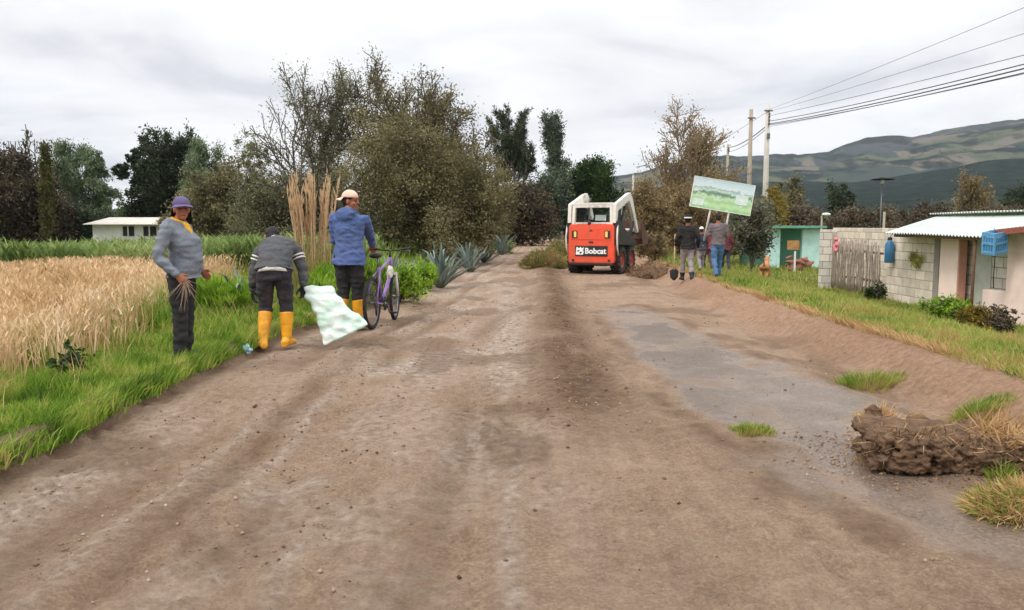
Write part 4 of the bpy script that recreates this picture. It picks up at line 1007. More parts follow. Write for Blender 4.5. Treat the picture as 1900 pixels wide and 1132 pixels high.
WOODB = mat('brown_wood', RGB(110, 84, 62), 0.9, 0.3, 10, bump=0.4, bscale=18)
ZINC = mat('corrugated_zinc', RGB(186, 196, 190), 0.5, 0.10, 2, metal=0.15, dirt=RGB(160, 150, 136), dirt_amt=0.45)
RUSTM = mat('rust_trim', RGB(150, 84, 66), 0.8, 0.25, 6)
WHITE = mat('white_paint', RGB(232, 230, 224), 0.6, 0.06, 4, dirt=RGB(180, 170, 156), dirt_amt=0.4)
DARKV = mat('dark_interior', RGB(46, 44, 44), 0.8, 0.2, 4)
BLUEP = mat('blue_plastic', RGB(104, 164, 206), 0.45, 0.1, 6)
BLUED = mat('deep_blue_plastic', RGB(58, 112, 152), 0.45, 0.12, 6)
PINKC = mat('pink_cloth', RGB(222, 128, 136), 0.9, 0.12, 12, bump=0.3)

GZ = -0.5
WX = 9.0           # face of the wall and house towards the road
def wall_segment(mb, x0, x1, y0, y1, z0, z1, mi=0):
    mb.box(((x0 + x1) / 2, (y0 + y1) / 2, (z0 + z1) / 2), (x1 - x0, y1 - y0, z1 - z0), mi=mi)

# block wall with its end pier
root = empty('block_wall', (WX, 20, GZ), 0, 'bare concrete block garden wall between the pink house and the stick gate', 'wall')
m = MB(); wall_segment(m, 0.0, 0.15, -2.75, -0.60, -0.15, 1.66); m.build('wall_panel', BLOCK_Y, root, bevel=0.01)
m = MB(); wall_segment(m, -0.012, 0.16, -2.96, -2.755, -0.15, 1.66); m.build('corner_post', mat('grey_concrete_post', RGB(150, 142, 132), 0.95, 0.2, 5, bump=0.3), root, bevel=0.01)
root = empty('block_pier', (WX, 22.4, GZ), 0, 'pale concrete block pier at the far side of the stick gate', 'pier')
m = MB(); wall_segment(m, -0.42, -0.02, 0.0, 0.22, -0.15, 1.68); m.build('pier', BLOCK_X, root, bevel=0.01)
root = empty('block_wall', (WX + 1.2, 21, GZ), 0, 'second concrete block wall seen above the stick gate', 'wall')
m = MB(); wall_segment(m, 0.0, 0.15, -1.8, 4.8, -0.15, 1.72); m.build('wall_panel', BLOCK_Y, root, bevel=0.01)

# gate of upright sticks
rng = random.Random(4)
root = empty('stick_gate', (WX - 0.12, 20.95, GZ), 0, 'weathered gate of upright grey sticks in the block wall', 'gate')
m = MB()
for i in range(44):
    y = -1.38 + 2.76 * i / 43 + rng.uniform(-0.02, 0.02)
    top = 1.42 + rng.uniform(-0.12, 0.06) + (0.2 if i < 0 else 0)
    pts = [Vector((rng.uniform(-0.03, 0.03), y + rng.uniform(-0.03, 0.03), 0.0 + k * top / 4)) + Vector((0, rng.uniform(-0.02, 0.02), 0)) for k in range(5)]
    r = rng.uniform(0.014, 0.030)
    m.tube(pts, [r, r * 0.95, r * 0.9, r * 0.85, r * 0.7], n=6)
m.build('stick_panel', WOODG, root)
for z in (0.42, 1.12):
    m = MB(); m.tube([(0.05, -1.45, z), (0.045, 0, z + 0.03), (0.05, 1.45, z - 0.02)], 0.028, n=7); m.build('rail', WOODB, root)
for y in (1.44,):
    m = MB(); m.tube([(0.03, y, -0.1), (0.03, y + 0.03, 0.8), (0.02, y, 1.62)], 0.06, n=8); m.build('gate_post', WOODG, root)
m = MB()
for k in range(7):
    a = k * 0.9; m.ellipsoid((-0.05 + 0.02 * sin(a), 1.12 + 0.055 * sin(2 * a), 1.42 - 0.05 * k), (0.05, 0.10 - 0.006 * k, 0.055), nu=10, nv=6)
o = m.remeshed('pink_cloth', PINKC, 0.012, smooth=2, folds=0.01, fold_scale=12); o.location = (WX - 0.13, 20.95, GZ); tag(o, 'pink cloth rag hung over a corner of the stick gate', 'cloth')

# blue jug hung on the wall
root = empty('plastic_jug', (WX - 0.12, 19.05, GZ + 0.92), 0, 'blue plastic bottle hung on the concrete block wall', 'bottle')
m = MB(); m.tube([(0, 0, 0.0), (0, 0, 0.02), (0, 0, 0.42), (0, 0, 0.50), (0, 0, 0.54)], [0.09, 0.105, 0.105, 0.06, 0.05], n=16); m.build('bottle_body', BLUED, root)
m = MB(); m.tube([(0, 0, 0.541), (0, 0, 0.60)], [0.055, 0.05], n=12); m.build('cap', DARKV, root)
m = MB(); m.tube([(0, 0, 0.60), (0.03, 0, 0.66), (0.10, 0, 0.70)], 0.008, n=6); m.build('hanging_cord', DARKV, root)
# yellow green weed on the wall face
rngn = np.random.RandomState(3)
ctr = np.array([[0, 0, 0], [0, 0.16, 0.03], [0, -0.15, -0.02], [0, -0.27, 0.05], [0, 0.05, 0.09], [0, -0.05, -0.11]]); cc = ctr[rngn.randint(0, 6, 520)] + rngn.normal(size=(520, 3)) * np.array([0.05, 0.055, 0.04]); cc[:, 0] = -np.abs(cc[:, 0]) - 0.01
V, Q = leaves(cc, 0.08, rngn, np.repeat(np.array([[-0.4, 0, 0.5]]), 520, 0), 0.22, 1.0)
o = link_mesh('wall_weed', np_mesh('wall_weed', V, [Q], leaf_mat('wall_weed_leaves', [RGB(120, 122, 50), RGB(166, 168, 82), RGB(192, 190, 112)], 0.3)), loc=(WX, 17.95, GZ + 1.02)); tag(o, 'yellow green weed growing out of the block wall face', 'weed')

# pink house
root = empty('pink_house', (WX, 15.6, GZ), 0, 'small pink plastered house with a corrugated zinc roof beside the block wall', 'house')
H0 = 15.6
m = MB(); wall_segment(m, 0.0, 0.14, 0.72, 1.42, -0.15, 1.60); m.build('wall', PINK, root, bevel=0.008)           # left pink pier
m = MB(); wall_segment(m, -0.006, 0.146, 0.665, 0.715, -0.15, 1.60); m.build('door_jamb', PINK_D, root)
m = MB(); wall_segment(m, 0.24, 0.39, -0.88, 1.40, -0.15, 1.60); m.build('porch_wall', BLOCK_G, root)                   # back of the porch
m = MB(); m.box((0.226, 0.26, 0.72), (0.024, 0.62, 1.70)); m.build('door', mat('grey_green_door', RGB(188, 190, 178), 0.8, 0.12, 4, bump=0.2), root, bevel=0.006)
m = MB(); wall_segment(m, 0.02, 0.20, -1.02, -0.15, -0.15, 0.58); m.build('parapet', PINK, root, bevel=0.008, label='low pink parapet wall')
m = MB(); wall_segment(m, 0.0, 0.30, -2.9, -0.90, -0.15, 1.72); m.build('wall', PINK, root, bevel=0.008)
m = MB(); wall_segment(m, 0.70, 3.6, -2.9, 1.42, -0.15, 1.75); m.build('rear_block', PINK, root)
# corrugated roof, skewed sheet rising from the eave
def corrugated(name, A, B, C_, D_, parent, mt, amp=0.018, per=0.11, label=None):
    """eave A->B, upper edge D->C"""
    A, B, C_, D_ = [Vector(p) for p in (A, B, C_, D_)]
    nu = int((B - A).length / per * 8); vs = []
    nrm = (B - A).cross(D_ - A).normalized()
    if nrm.z < 0: nrm = -nrm
    for v in (0, 0.33, 0.66, 1):
        for side in (1,):
            for i in range(nu + 1):
                u = i / nu
                p = (A.lerp(B, u)).lerp(D_.lerp(C_, u), v) + nrm * (amp * sin(2 * pi * u * (B - A).length / per) + 0.01 * sin(5 * u + 3 * v))
                vs.append(p)
    top = len(vs); vs2 = [p - nrm * 0.006 for p in vs]
    V = np.array([tuple(p) for p in vs + vs2]); q = grid_faces(4, nu + 1); q2 = q[:, ::-1] + top
    me = np_mesh(name, V, [q, q2], mt, smooth=True); o = link_mesh(name, me, parent)
    if label: o['label'] = label
    return o
corrugated('roof', (-0.62, 2.65, 1.62), (-0.48, -1.05, 1.60), (1.7, -1.2, 2.02), (1.45, 4.3, 2.02), root, ZINC)
corrugated('roof', (1.3, 4.5, 2.08), (1.5, -3.0, 2.10), (4.2, -3.0, 2.0), (4.2, 4.5, 2.0), root, ZINC)
corrugated('roof', (-0.35, -0.98, 1.70), (-0.35, -3.2, 1.86), (1.6, -3.2, 2.06), (1.6, -1.0, 2.04), root, ZINC)
m = MB(); m.bar((-0.33, -0.90, 1.66), (-0.33, -3.2, 1.82), 0.06, 0.10); m.build('fascia', RUSTM, root)
m = MB(); m.bar((-0.50, 2.4, 1.575), (-0.40, -1.0, 1.555), 0.05, 0.06); m.build('eave_beam', WOODB, root)
m = MB(); m.tube([(-0.40, -0.55, -0.1), (-0.41, -0.56, 0.8), (-0.40, -0.55, 1.54)], 0.028, n=8); m.build('porch_post', WOODB, root)

# blue crate hung from the porch post
root = empty('blue_crate', (WX - 0.42, 14.40, GZ + 1.30), radians(18), 'light blue plastic crate hanging under the porch roof edge of the pink house', 'crate')
m = MB()
w, d, h = 0.40, 0.34, 0.46
m.box((0, 0, 0.015), (w, d, 0.03))
for sx in (-1, 1):
    m.box((sx * (w / 2 - 0.012), 0, 0.04), (0.024, d - 0.05, 0.06)); m.box((sx * (w / 2 - 0.012), 0, h - 0.04), (0.024, d - 0.05, 0.08)); m.box((sx * (w / 2 - 0.012), 0, h * 0.5), (0.022, d - 0.05, 0.05))
    for sy in (-1, 1): m.box((sx * (w / 2 - 0.02), sy * (d / 2 - 0.02), h / 2 + 0.002), (0.044, 0.044, h - 0.006))
    for k in range(5): m.box((sx * (w / 2 - 0.014), -d / 2 + d * (k + 0.5) / 5, h / 2), (0.016, 0.02, h - 0.1))
for sy in (-1, 1):
    m.box((0, sy * (d / 2 - 0.012), 0.042), (w - 0.05, 0.024, 0.06)); m.box((0, sy * (d / 2 - 0.012), h - 0.042), (w - 0.05, 0.024, 0.08)); m.box((0, sy * (d / 2 - 0.013), h * 0.5), (w - 0.05, 0.022, 0.05))
    for k in range(6): m.box((-w / 2 + w * (k + 0.5) / 6, sy * (d / 2 - 0.016), h / 2), (0.02, 0.014, h - 0.1))
m.box((0, 0, 0.2), (w - 0.07, d - 0.07, 0.30))
o = m.build('crate_shell', BLUEP, root, bevel=0.004); o.rotation_euler = (radians(6), radians(-8), 0); o.scale = (0.78, 0.78, 0.86)
m = MB(); m.tube([(0, 0, 0.38), (0.03, 0.04, 0.42), (0.08, 0.1, 0.44)], 0.006, n=5); m.build('hanging_cord', DARKV, root)
m = MB(); m.tube([(0.02, 0, 0.0), (0.03, 0.01, -0.2), (0.01, 0, -0.42), (0.03, 0, -0.62)], 0.009, n=5); m.build('dangling_rope', DARKV, root)

# turquoise house
TURQ = mat('turquoise_paint', RGB(196, 232, 224), 0.85, 0.08, 3, bump=0.1, dirt=RGB(120, 160, 148), dirt_amt=0.4)
TURQ_D = mat('green_trim', RGB(106, 160, 138), 0.8, 0.12, 4)
p = at(1475, 470, 34); zt = gz(p.x, 34)
root = empty('turquoise_house', (p.x, 34, zt), 0, 'small turquoise house with a green trimmed flat roof behind the yard', 'house')
def lx(px, Y=34): return at(px, 470, Y).x - p.x
htop = at(1475, 424, 34).z - zt
m = MB(); wall_segment(m, lx(1422), lx(1447), 0, 0.2, -0.2, htop); m.build('wall', TURQ, root)
m = MB(); wall_segment(m, lx(1488), lx(1520), 0, 0.2, -0.2, htop * 0.98); m.build('wall', TURQ, root)
m = MB(); wall_segment(m, lx(1422), lx(1520), 1.4, 4.0, -0.2, htop); m.build('rear_wall', TURQ_D, root)
m = MB(); m.box((lx(1455), 1.36, 0.42 * htop), (0.30, 0.06, htop * 0.8)); m.build('door', DARKV, root)
m = MB(); m.box((lx(1471), 1.8, htop + 0.06), (lx(1526) - lx(1416), 4.4, 0.10)); m.build('roof', TURQ_D, root, bevel=0.01)
root = empty('wooden_board', (at(1471, 480, 30).x, 30, gz(at(1471, 480, 30).x, 30)), 0, 'square brown wooden board on a white post in front of the turquoise house', 'signboard')
zb = root.location.z
m = MB(); m.box((0, 0, at(1471, 455, 30).z - zb), (0.44, 0.04, 0.34)); m.build('board', mat('orange_brown_wood', RGB(176, 128, 80), 0.8, 0.2, 8, bump=0.3), root, bevel=0.005)
m = MB(); m.box((0.06, -0.045, 0.35), (0.06, 0.05, 0.9)); m.build('post', WHITE, root, bevel=0.005)
p = at(1482, 482, 31.5)
m = MB()
rng = random.Random(9)
for k in range(26):
    m.box((rng.uniform(-0.5, 0.5), rng.uniform(-0.15, 0.15), 0.05 + 0.5 * rng.random()), (0.3, 0.15, 0.08), (rng.uniform(-.3, .3), rng.uniform(-.3, .3), rng.uniform(0, 3)))
o = m.remeshed('brick_heap', mat('brick_rubble', RGB(136, 92, 76), 0.95, 0.3, 7, bump=0.5), 0.04, smooth=1); o.location = (p.x, 31.5, gz(p.x, 31.5) - 0.02); tag(o, 'heap of reddish brick rubble behind the wooden board', 'rubble heap')

# low white house far left
p = at(265, 440, 46)
root = empty('white_house', (p.x, 46, at(265, 440, 46).z - 0.1), 0, 'low white farmhouse with a pale sheet roof at the far left', 'house')
zb = root.location.z
def lx2(px, Y=46): return at(px, 430, Y).x - p.x
def lz2(py, Y=46): return at(265, py, Y).z - zb
m = MB(); wall_segment(m, lx2(172), lx2(372), 0, 5, -1.6, lz2(416)); m.build('wall', WHITE, root)
for a, b_ in ((229, 249), (267, 290)):
    m = MB(); m.box(((lx2(a) + lx2(b_)) / 2, -0.03, (lz2(420) + lz2(438)) / 2), (lx2(b_) - lx2(a), 0.08, lz2(420) - lz2(438))); w = m.build('window', DARKV, root)
    m = MB(); m.box(((lx2(a) + lx2(b_)) / 2, -0.09, (lz2(420) + lz2(438)) / 2), (0.06, 0.05, lz2(420) - lz2(438) + .04)); m.build('mullion', WHITE, w)
m = MB(); m.box((lx2(360), -0.03, (lz2(420) + lz2(445)) / 2), (0.45, 0.08, lz2(420) - lz2(445))); m.build('door', DARKV, root)
m = MB(); m.prism([(-0.6, lz2(417)), (2.5, lz2(404)), (5.6, lz2(417)), (5.6, lz2(416)), (2.5, lz2(402.5)), (-0.6, lz2(416))], 'x', lx2(164), lx2(380)); m.build('roof', mat('pale_sheet_roof', RGB(196, 190, 178), 0.8, 0.12, 1.5, dirt=RGB(140, 128, 112), dirt_amt=0.6), root)
# grey gate pillar by the far road
p = at(905, 420, 44); zb = gz(p.x, 44)
root = empty('gate_pillar', (p.x, 44, zb), 0, 'pale stone pillar at the far road edge behind the dense tree', 'pillar')
hh = at(905, 374, 44).z - zb
m = MB(); m.box((0, 0, hh / 2 - 0.2), (0.42, 0.42, hh + 0.2 - 0.1)); m.build('shaft', mat('pale_stone', RGB(180, 168, 150), 0.9, 0.15, 4, bump=0.3), root, bevel=0.02)
m = MB(); m.box((0, 0, hh - 0.02), (0.56, 0.56, 0.12)); m.build('cap', mat('pale_cap', RGB(190, 180, 162), 0.9, 0.12, 4), root, bevel=0.02)

# poles and wires
POLE = mat('pole_concrete', RGB(200, 194, 184), 0.9, 0.1, 2, bump=0.1, dirt=RGB(150, 140, 126), dirt_amt=0.4)
POLE_W = mat('pole_wood', RGB(160, 150, 132), 0.9, 0.15, 3, bump=0.2)
STEEL = mat('galvanised_steel', RGB(110, 112, 116), 0.5, 0.1, 5, metal=0.6)
CER = mat('insulator_ceramic', RGB(96, 80, 74), 0.35, 0.1, 5)
WIRE = mat('cable_black', RGB(44, 46, 50), 0.6, 0.1, 3)
def pole(name, label, px, pyt, Y, r, m_, arms=()):
    t = at(px, pyt, Y); z = gz(t.x, Y); Hh = t.z - z
    root = empty(name, (t.x, Y, z), 0, label, 'utility pole')
    m = MB(); m.tube([(0, 0, -0.4), (0, 0, Hh * 0.5), (0, 0, Hh)], [r, r * 0.85, r * 0.68], n=14); m.build('shaft', m_, root)
    for kind, dz in arms:
        m = MB()
        if kind == 'bracket':
            m.bar((-0.22, -0.12, Hh - dz), (0.22, -0.12, Hh - dz), 0.06, 0.08); m.build('crossarm', STEEL, root)
        elif kind == 'rack':
            m.bar((0, -r - 0.05, Hh - dz - 0.55), (0, -r - 0.05, Hh - dz + 0.1), 0.04, 0.05, up=(1, 0, 0)); m.build('bracket', STEEL, root)
            for k in range(4):
                mm_ = MB(); mm_.tube([(0, -r - 0.13, Hh - dz - 0.5 + 0.17 * k), (0, -r - 0.13, Hh - dz - 0.40 + 0.17 * k)], [0.05, 0.05], n=10); mm_.build('insulator', CER, root)
        elif kind == 'clamp':
            m.box((0, -r - 0.06, Hh - dz), (0.14, 0.14, 0.30)); m.build('clamp_box', STEEL, root, bevel=0.01)
    return root, Vector((t.x, Y, z)), Hh
pA, bA, hA = pole('utility_pole', 'plain weathered pole just left of the wired pale pole', 1394, 203, 47, 0.15, POLE_W, (('bracket', 0.5),))
pB, bB, hB = pole('utility_pole', 'pale concrete pole with insulators carrying the cables, right of the picture board', 1425, 197, 44, 0.17, POLE, (('bracket', 0.25), ('rack', 0.5), ('clamp', 1.6)))
pC, bC, hC = pole('utility_pole', 'short looking distant pole left of the two tall poles', 1351, 268, 68, 0.15, POLE_W, (('clamp', 0.5),))
pD, bD, hD = pole('utility_pole', 'thin pale distant pole right behind the loader cab', 1175, 318, 95, 0.16, POLE, (('bracket', 0.3),))
pE, bE, hE = pole('utility_pole', 'faint short pale pole left of the thin distant pole behind the cab', 1151, 352, 120, 0.15, POLE)
def wire(label, pts, r, sag=0.0, seg=24):
    m = MB(); P = []
    for a, b_ in zip(pts[:-1], pts[1:]):
        a, b_ = Vector(a), Vector(b_)
        for i in range(seg + (b_ == Vector(pts[-1]))):
            t = i / seg; q = a.lerp(b_, t); q.z -= sag * 4 * t * (1 - t); P.append(q)
    c = P[0]; m.tube([p_ - c for p_ in P], r, n=5, cap=False)
    o = m.build('overhead_wire', WIRE, loc=c); tag(o, label, 'wire', 'wires strung from the poles')
near = lambda py, Y=22: at(1900, py, Y)
pt = lambda py: Vector((bB.x, 43.8, at(1425, py, 44).z))
def ext(a, b_):  # carry the line on past the right frame edge
    a, b_ = Vector(a), Vector(b_); return b_ + (b_ - a) * 0.7
for lab, py0, py1, r in (('highest thin wire running to the upper right corner', 204, 4, 0.007), ('second thin wire below the highest one', 208, 52, 0.007), ('third thin wire above the cable bundle', 216, 92, 0.010),
                         ('top cable of the thick bundle', 226, 100, 0.016), ('thick black cable in the middle of the bundle', 231, 108, 0.020), ('lower cable of the bundle', 233, 116, 0.016), ('lowest slack cable hanging under the bundle', 236, 127, 0.008)):
    a = pt(py0); b_ = near(py1)
    wire(lab, [a, ext(a, b_)], r, sag=0.28 if r > 0.012 else 0.15)
for lab, py0, py1, r in (('thick cable from the pale pole to the distant left pole', 231, 274, 0.028), ('second cable from the pale pole to the distant left pole', 236, 282, 0.018)):
    wire(lab, [pt(py0), at(1351, py1, 68)], r, sag=0.25)
wire('thin upper wire from the pale pole towards the far thin pole', [pt(206), at(1175, 322, 95)], 0.010, sag=0.8)
# lamps
def lamp(label, px, py, Y, pyb, disc):
    t = at(px, py, Y); z = gz(t.x, Y); h = t.z - z
    root = empty('street_lamp', (t.x, Y, z), 0, label, 'street lamp')
    m = MB(); m.tube([(0, 0, -0.2), (0, 0, h)], [0.035, 0.03] if disc else [0.05, 0.04], n=8); m.build('lamp_post', POLE_W if not disc else STEEL, root)
    if disc:
        m = MB(); m.tube([(0, -0.02, h - 0.02), (0, -0.02, h + 0.02), (0, -0.02, h + 0.06), (0, -0.02, h + 0.10)], [0.58, 0.52, 0.2, 0.05], n=24); m.build('lamp_shade', mat('black_enamel', RGB(28, 27, 29), 0.9, 0.1, 4, spec=0.1), root)
        m = MB(); m.ellipsoid((0, -0.02, h - 0.11), (0.11, 0.11, 0.12)); m.build('bulb', WHITE, root)
    else:
        m = MB(); m.bar((0, 0, h - 0.02), (0.18, -0.15, h + 0.04), 0.04); m.build('lamp_arm', STEEL, root)
        m = MB(); m.ellipsoid((0.14, -0.14, h + 0.05), (0.20, 0.12, 0.07)); m.build('lamp_head', WHITE, root)
lamp('street lamp with a wide black disc shade above the block wall', 1637, 333, 42, 430, True)
lamp('small street lamp with a white head left of the block pier', 1525, 400, 36, 470, False)
for px, lab in ((1403 + 228, 'thin pale post rising behind the block wall'),):
    t = at(px + 10, 393, 33); z = gz(t.x, 33); m = MB(); m.tube([(0, 0, -0.2), (0, 0, t.z - z)], 0.05, n=8); o = m.build('wooden_post', POLE_W, loc=(t.x, 33, z)); tag(o, lab, 'post')
t = at(1527, 440, 30); z = gz(t.x, 30); m = MB(); m.tube([(0, 0, -0.2), (0.02, 0, 0.6), (0, 0, t.z - z)], [0.13, 0.11, 0.09], n=9); o = m.build('tree_stump_post', mat('mossy_bark', RGB(112, 106, 86), 0.95, 0.3, 8, bump=0.5), loc=(t.x, 30, z)); tag(o, 'mossy stub post left of the block pier', 'post')

# soil heaps
def lumpy(name, label, cat, loc, size, seed, mt, n=26, voxel=0.02, rough=0.03):
    rng = random.Random(seed); m = MB()
    for k in range(n):
        a = rng.uniform(0, 2 * pi); r = sqrt(rng.random()) * 0.8
        x, y = r * cos(a), r * sin(a); top = (1 - r * r) * 0.75 + 0.1
        m.ellipsoid((x * size[0] / 2, y * size[1] / 2, top * size[2] * rng.uniform(0.35, 0.75)), (size[0] * rng.uniform(0.1, 0.22), size[1] * rng.uniform(0.12, 0.24), size[2] * rng.uniform(0.2, 0.42)),
                    Euler((rng.uniform(-.5, .5), rng.uniform(-.5, .5), rng.uniform(0, 3))).to_matrix(), nu=10, nv=6)
    o = m.remeshed(name, mt, voxel, smooth=1, folds=rough, fold_scale=11, seed=seed); o.location = loc
    if label: tag(o, label, cat)
    return o
G_STEM = leaf_mat('brown_stems', [RGB(86, 66, 46), RGB(128, 100, 70), RGB(164, 134, 96)], 0.2)
SOIL = mat('dark_turned_soil', RGB(98, 75, 56), 0.98, 0.45, 14, bump=1.0, bscale=60, dirt=RGB(134, 108, 84), dirt_amt=0.6)
def sod_clod():
    """overturned sod: flat dry top slab with a torn dark fibrous face"""
    g = on_ground(1745, 862, 0.0)
    root = empty('soil_clod', (g.x, g.y, gz(g.x, g.y)), radians(-4), 'big torn clod of dark soil and roots lying in the mud at right', 'soil clod')
    rng = random.Random(31); m = MB()
    for k in range(34):
        x = rng.uniform(-0.36, 0.34); y = rng.uniform(-0.10, 0.34)
        hh = 0.19 - 0.10 * (x + 0.36) * 0.5 + 0.05 * y
        m.ellipsoid((x, y, rng.uniform(0.04, hh)), (rng.uniform(0.07, 0.13), rng.uniform(0.07, 0.12), rng.uniform(0.04, 0.07)), Euler((rng.uniform(-.4, .4), rng.uniform(-.4, .4), rng.uniform(0, 3))).to_matrix(), nu=10, nv=6)
    for k in range(5): m.ellipsoid((-0.28 + 0.13 * k, 0.14, 0.185 - 0.012 * k + rng.uniform(-.012, .012)), (0.13, 0.22, 0.04), Euler((0.12, rng.uniform(-.15, .15), 0)).to_matrix(), nu=12, nv=6)
    for k in range(520):
        x = rng.uniform(-0.42, 0.38); zz = rng.uniform(0.0, 0.2 - 0.05 * (x + .4)); r_ = rng.uniform(0.007, 0.026); m.ellipsoid((x, -0.15 + 0.03 * sin(9 * x) + rng.uniform(-0.02, 0.05) + 0.3 * max(0, zz - 0.12), zz), (r_ * 1.3, r_, r_ * rng.uniform(.7, 1.2)), Euler((rng.uniform(0, 3), rng.uniform(0, 3), 0)).to_matrix(), nu=7, nv=4)
    m.ellipsoid((-0.24, 0.34, 0.22), (0.05, 0.06, 0.07), nu=10, nv=6)
    o = m.remeshed('sod', SOIL, 0.0075, root, smooth=2, folds=0.012, fold_scale=30, seed=3); o.scale = (1, 1, 0.86)
    npr = np.random.RandomState(32); n = 1500
    x = npr.uniform(-0.42, 0.42, n); z = npr.uniform(0.0, 0.2, n); y = -0.14 + 0.07 * npr.rand(n) + 0.02
    P = np.stack([x, y, z], 1)
    V, Q = leaves(P, 0.07, npr, np.stack([npr.normal(0, .5, n), -0.5 * np.ones(n), npr.normal(-.2, .6, n)], 1), 0.07, 0.5)
    link_mesh('torn_roots', np_mesh('torn_roots', V, [Q], leaf_mat('root_fibres', [RGB(70, 50, 36), RGB(118, 92, 66), RGB(170, 136, 98)], 0.1)), root)
    n = 700
    P = np.stack([npr.uniform(0.22, 0.5, n), npr.uniform(-0.14, 0.2, n), npr.uniform(0.02, 0.18, n)], 1)
    V, Q = leaves(P, 0.16, npr, None, 0.05, 1.0)
    link_mesh('dry_stems', np_mesh('dry_stems', V, [Q], G_DRY), root)
    n = 420; P = np.stack([npr.uniform(-0.42, 0.4, n), npr.uniform(-0.18, 0.36, n), npr.uniform(0.05, 0.21, n)], 1)
    V, Q = leaves(P, 0.10, npr, np.stack([npr.normal(0, .7, n), npr.normal(-.3, .5, n), npr.normal(0, .3, n)], 1), 0.04, 0.4)
    link_mesh('straw_bits', np_mesh('straw_bits', V, [Q], G_DRY), root)
sod_clod()
def weed_heap(name, label, px, py, R, h, n, seed, mats, soil=True, z=0.0, ln=0.2, ry=0.7):
    g = on_ground(px, py, z); rng = np.random.RandomState(seed)
    root = empty(name, (g.x, g.y, gz(g.x, g.y)), 0, label, 'weed heap')
    if soil:
        o = lumpy('soil_core', None, None, (0, 0, -0.02), (R * 1.7, R * 1.7 * ry, h * 0.7), seed, SOIL, 18, max(0.02, R * 0.03), 0.03); o.parent = root
    for k, (mt, frac) in enumerate(mats):
        c = int(n * frac); a = rng.uniform(0, 2 * pi, c); r = np.sqrt(rng.rand(c))
        P = np.stack([R * r * np.cos(a), R * ry * r * np.sin(a), h * (1 - r ** 2) * rng.uniform(0.2, 1, c) + 0.01], 1)
        V, Q = leaves(P, ln, rng, np.stack([np.cos(a), np.sin(a), 0.3 + 0 * a], 1), 0.07, 0.9)
        link_mesh(['green_weeds', 'dry_weeds'][k % 2], np_mesh('weeds', V, [Q], mt), root)
weed_heap('weed_heap', 'heap of pulled weeds and straw at the lower right edge', 1915, 950, 0.27, 0.12, 3600, 41, [(G_LAWN, 0.4), (G_DRY, 0.6)], ln=0.075)
weed_heap('weed_heap', 'dry straw heap at the right end of the soil clod', 1885, 850, 0.17, 0.13, 1500, 42, [(G_LAWN, 0.25), (G_DRY, 0.75)], ln=0.09)
weed_heap('weed_heap', 'long low heap of scraped weeds and soil left of the loader', 1012, 497, 0.7, 0.46, 5000, 43, [(G_LAWN, 0.35), (G_STEM, 0.65)], ln=0.20, ry=1.6)
weed_heap('weed_heap', 'taller heap of scraped weeds and soil close behind the loader', 1045, 482, 0.7, 0.85, 5000, 44, [(G_LAWN, 0.4), (G_STEM, 0.6)], ln=0.22, ry=1.5)
weed_heap('weed_heap', 'low pile of brown soil under the loader bucket', 1215, 512, 0.7, 0.45, 700, 45, [(G_STEM, 1.0)], ln=0.18, ry=1.0)
def pebbles():
    rng = np.random.RandomState(55); n = 3000
    y = 2.6 * (24 / 2.6) ** rng.rand(n); x = Lx(y) + 0.2 + rng.rand(n) * (Rx(y) - Lx(y) - 0.7)
    keep = rng.rand(n) < 0.25 + 0.75 * sstep(0.5, 0.65, fbm(x * 1.2, y * 0.8, 121, 3)) * (1 - 0.8 * wet_mask(x, y))
    # loose crumbs along the middle windrow
    m_ = 1800; y2 = 5 * (28 / 5) ** rng.rand(m_); x2 = np.interp(y2, RIDGE_Y, RIDGE_X) + rng.normal(0, 0.22, m_)
    gc = on_ground(1745, 855, 0.0); m3 = 1300; a3 = rng.uniform(0, 2 * pi, m3); r3 = 0.32 + np.abs(rng.normal(0, 0.24, m3)); x3 = gc.x + r3 * 1.25 * np.cos(a3); y3 = gc.y + 0.1 + r3 * 0.9 * np.sin(a3)
    y4 = 2.8 * (14 / 2.8) ** rng.rand(1300); x4 = Lx(y4) + rng.choice([0.45, 0.95, 1.4, 1.85], 1300) + rng.normal(0, 0.09, 1300)
    x = np.concatenate([x[keep], x2, x3, x4]); y = np.concatenate([y[keep], y2, y3, y4]); n = len(x)
    s = np.minimum(0.003 + 0.011 * rng.rand(n) ** 4 + 0.0005 * y * rng.rand(n), 0.024)
    z = surf_z(x, y) + s * 0.2
    oct_ = np.array([[1, 0, 0], [-1, 0, 0], [0, 1, 0], [0, -1, 0], [0, 0, .8], [0, 0, -.8]], float)
    V = np.stack([x, y, z], 1)[:, None, :] + oct_[None] * s[:, None, None] * rng.uniform(0.6, 1.3, (n, 6, 1))
    F = np.array([[0, 2, 4], [2, 1, 4], [1, 3, 4], [3, 0, 4], [2, 0, 5], [1, 2, 5], [3, 1, 5], [0, 3, 5]])
    T_ = (np.arange(n) * 6)[:, None, None] + F[None]
    o = link_mesh('road_crumbs', np_mesh('road_crumbs', V.reshape(-1, 3), [T_.reshape(-1, 3)], leaf_mat('soil_crumbs', [RGB(72, 54, 40), RGB(110, 86, 66), RGB(146, 120, 96), RGB(170, 154, 138)], 0.0, 0.95), smooth=False))
    tag(o, 'soil crumbs and pebbles strewn over the road', 'pebbles', kind='stuff')
pebbles()

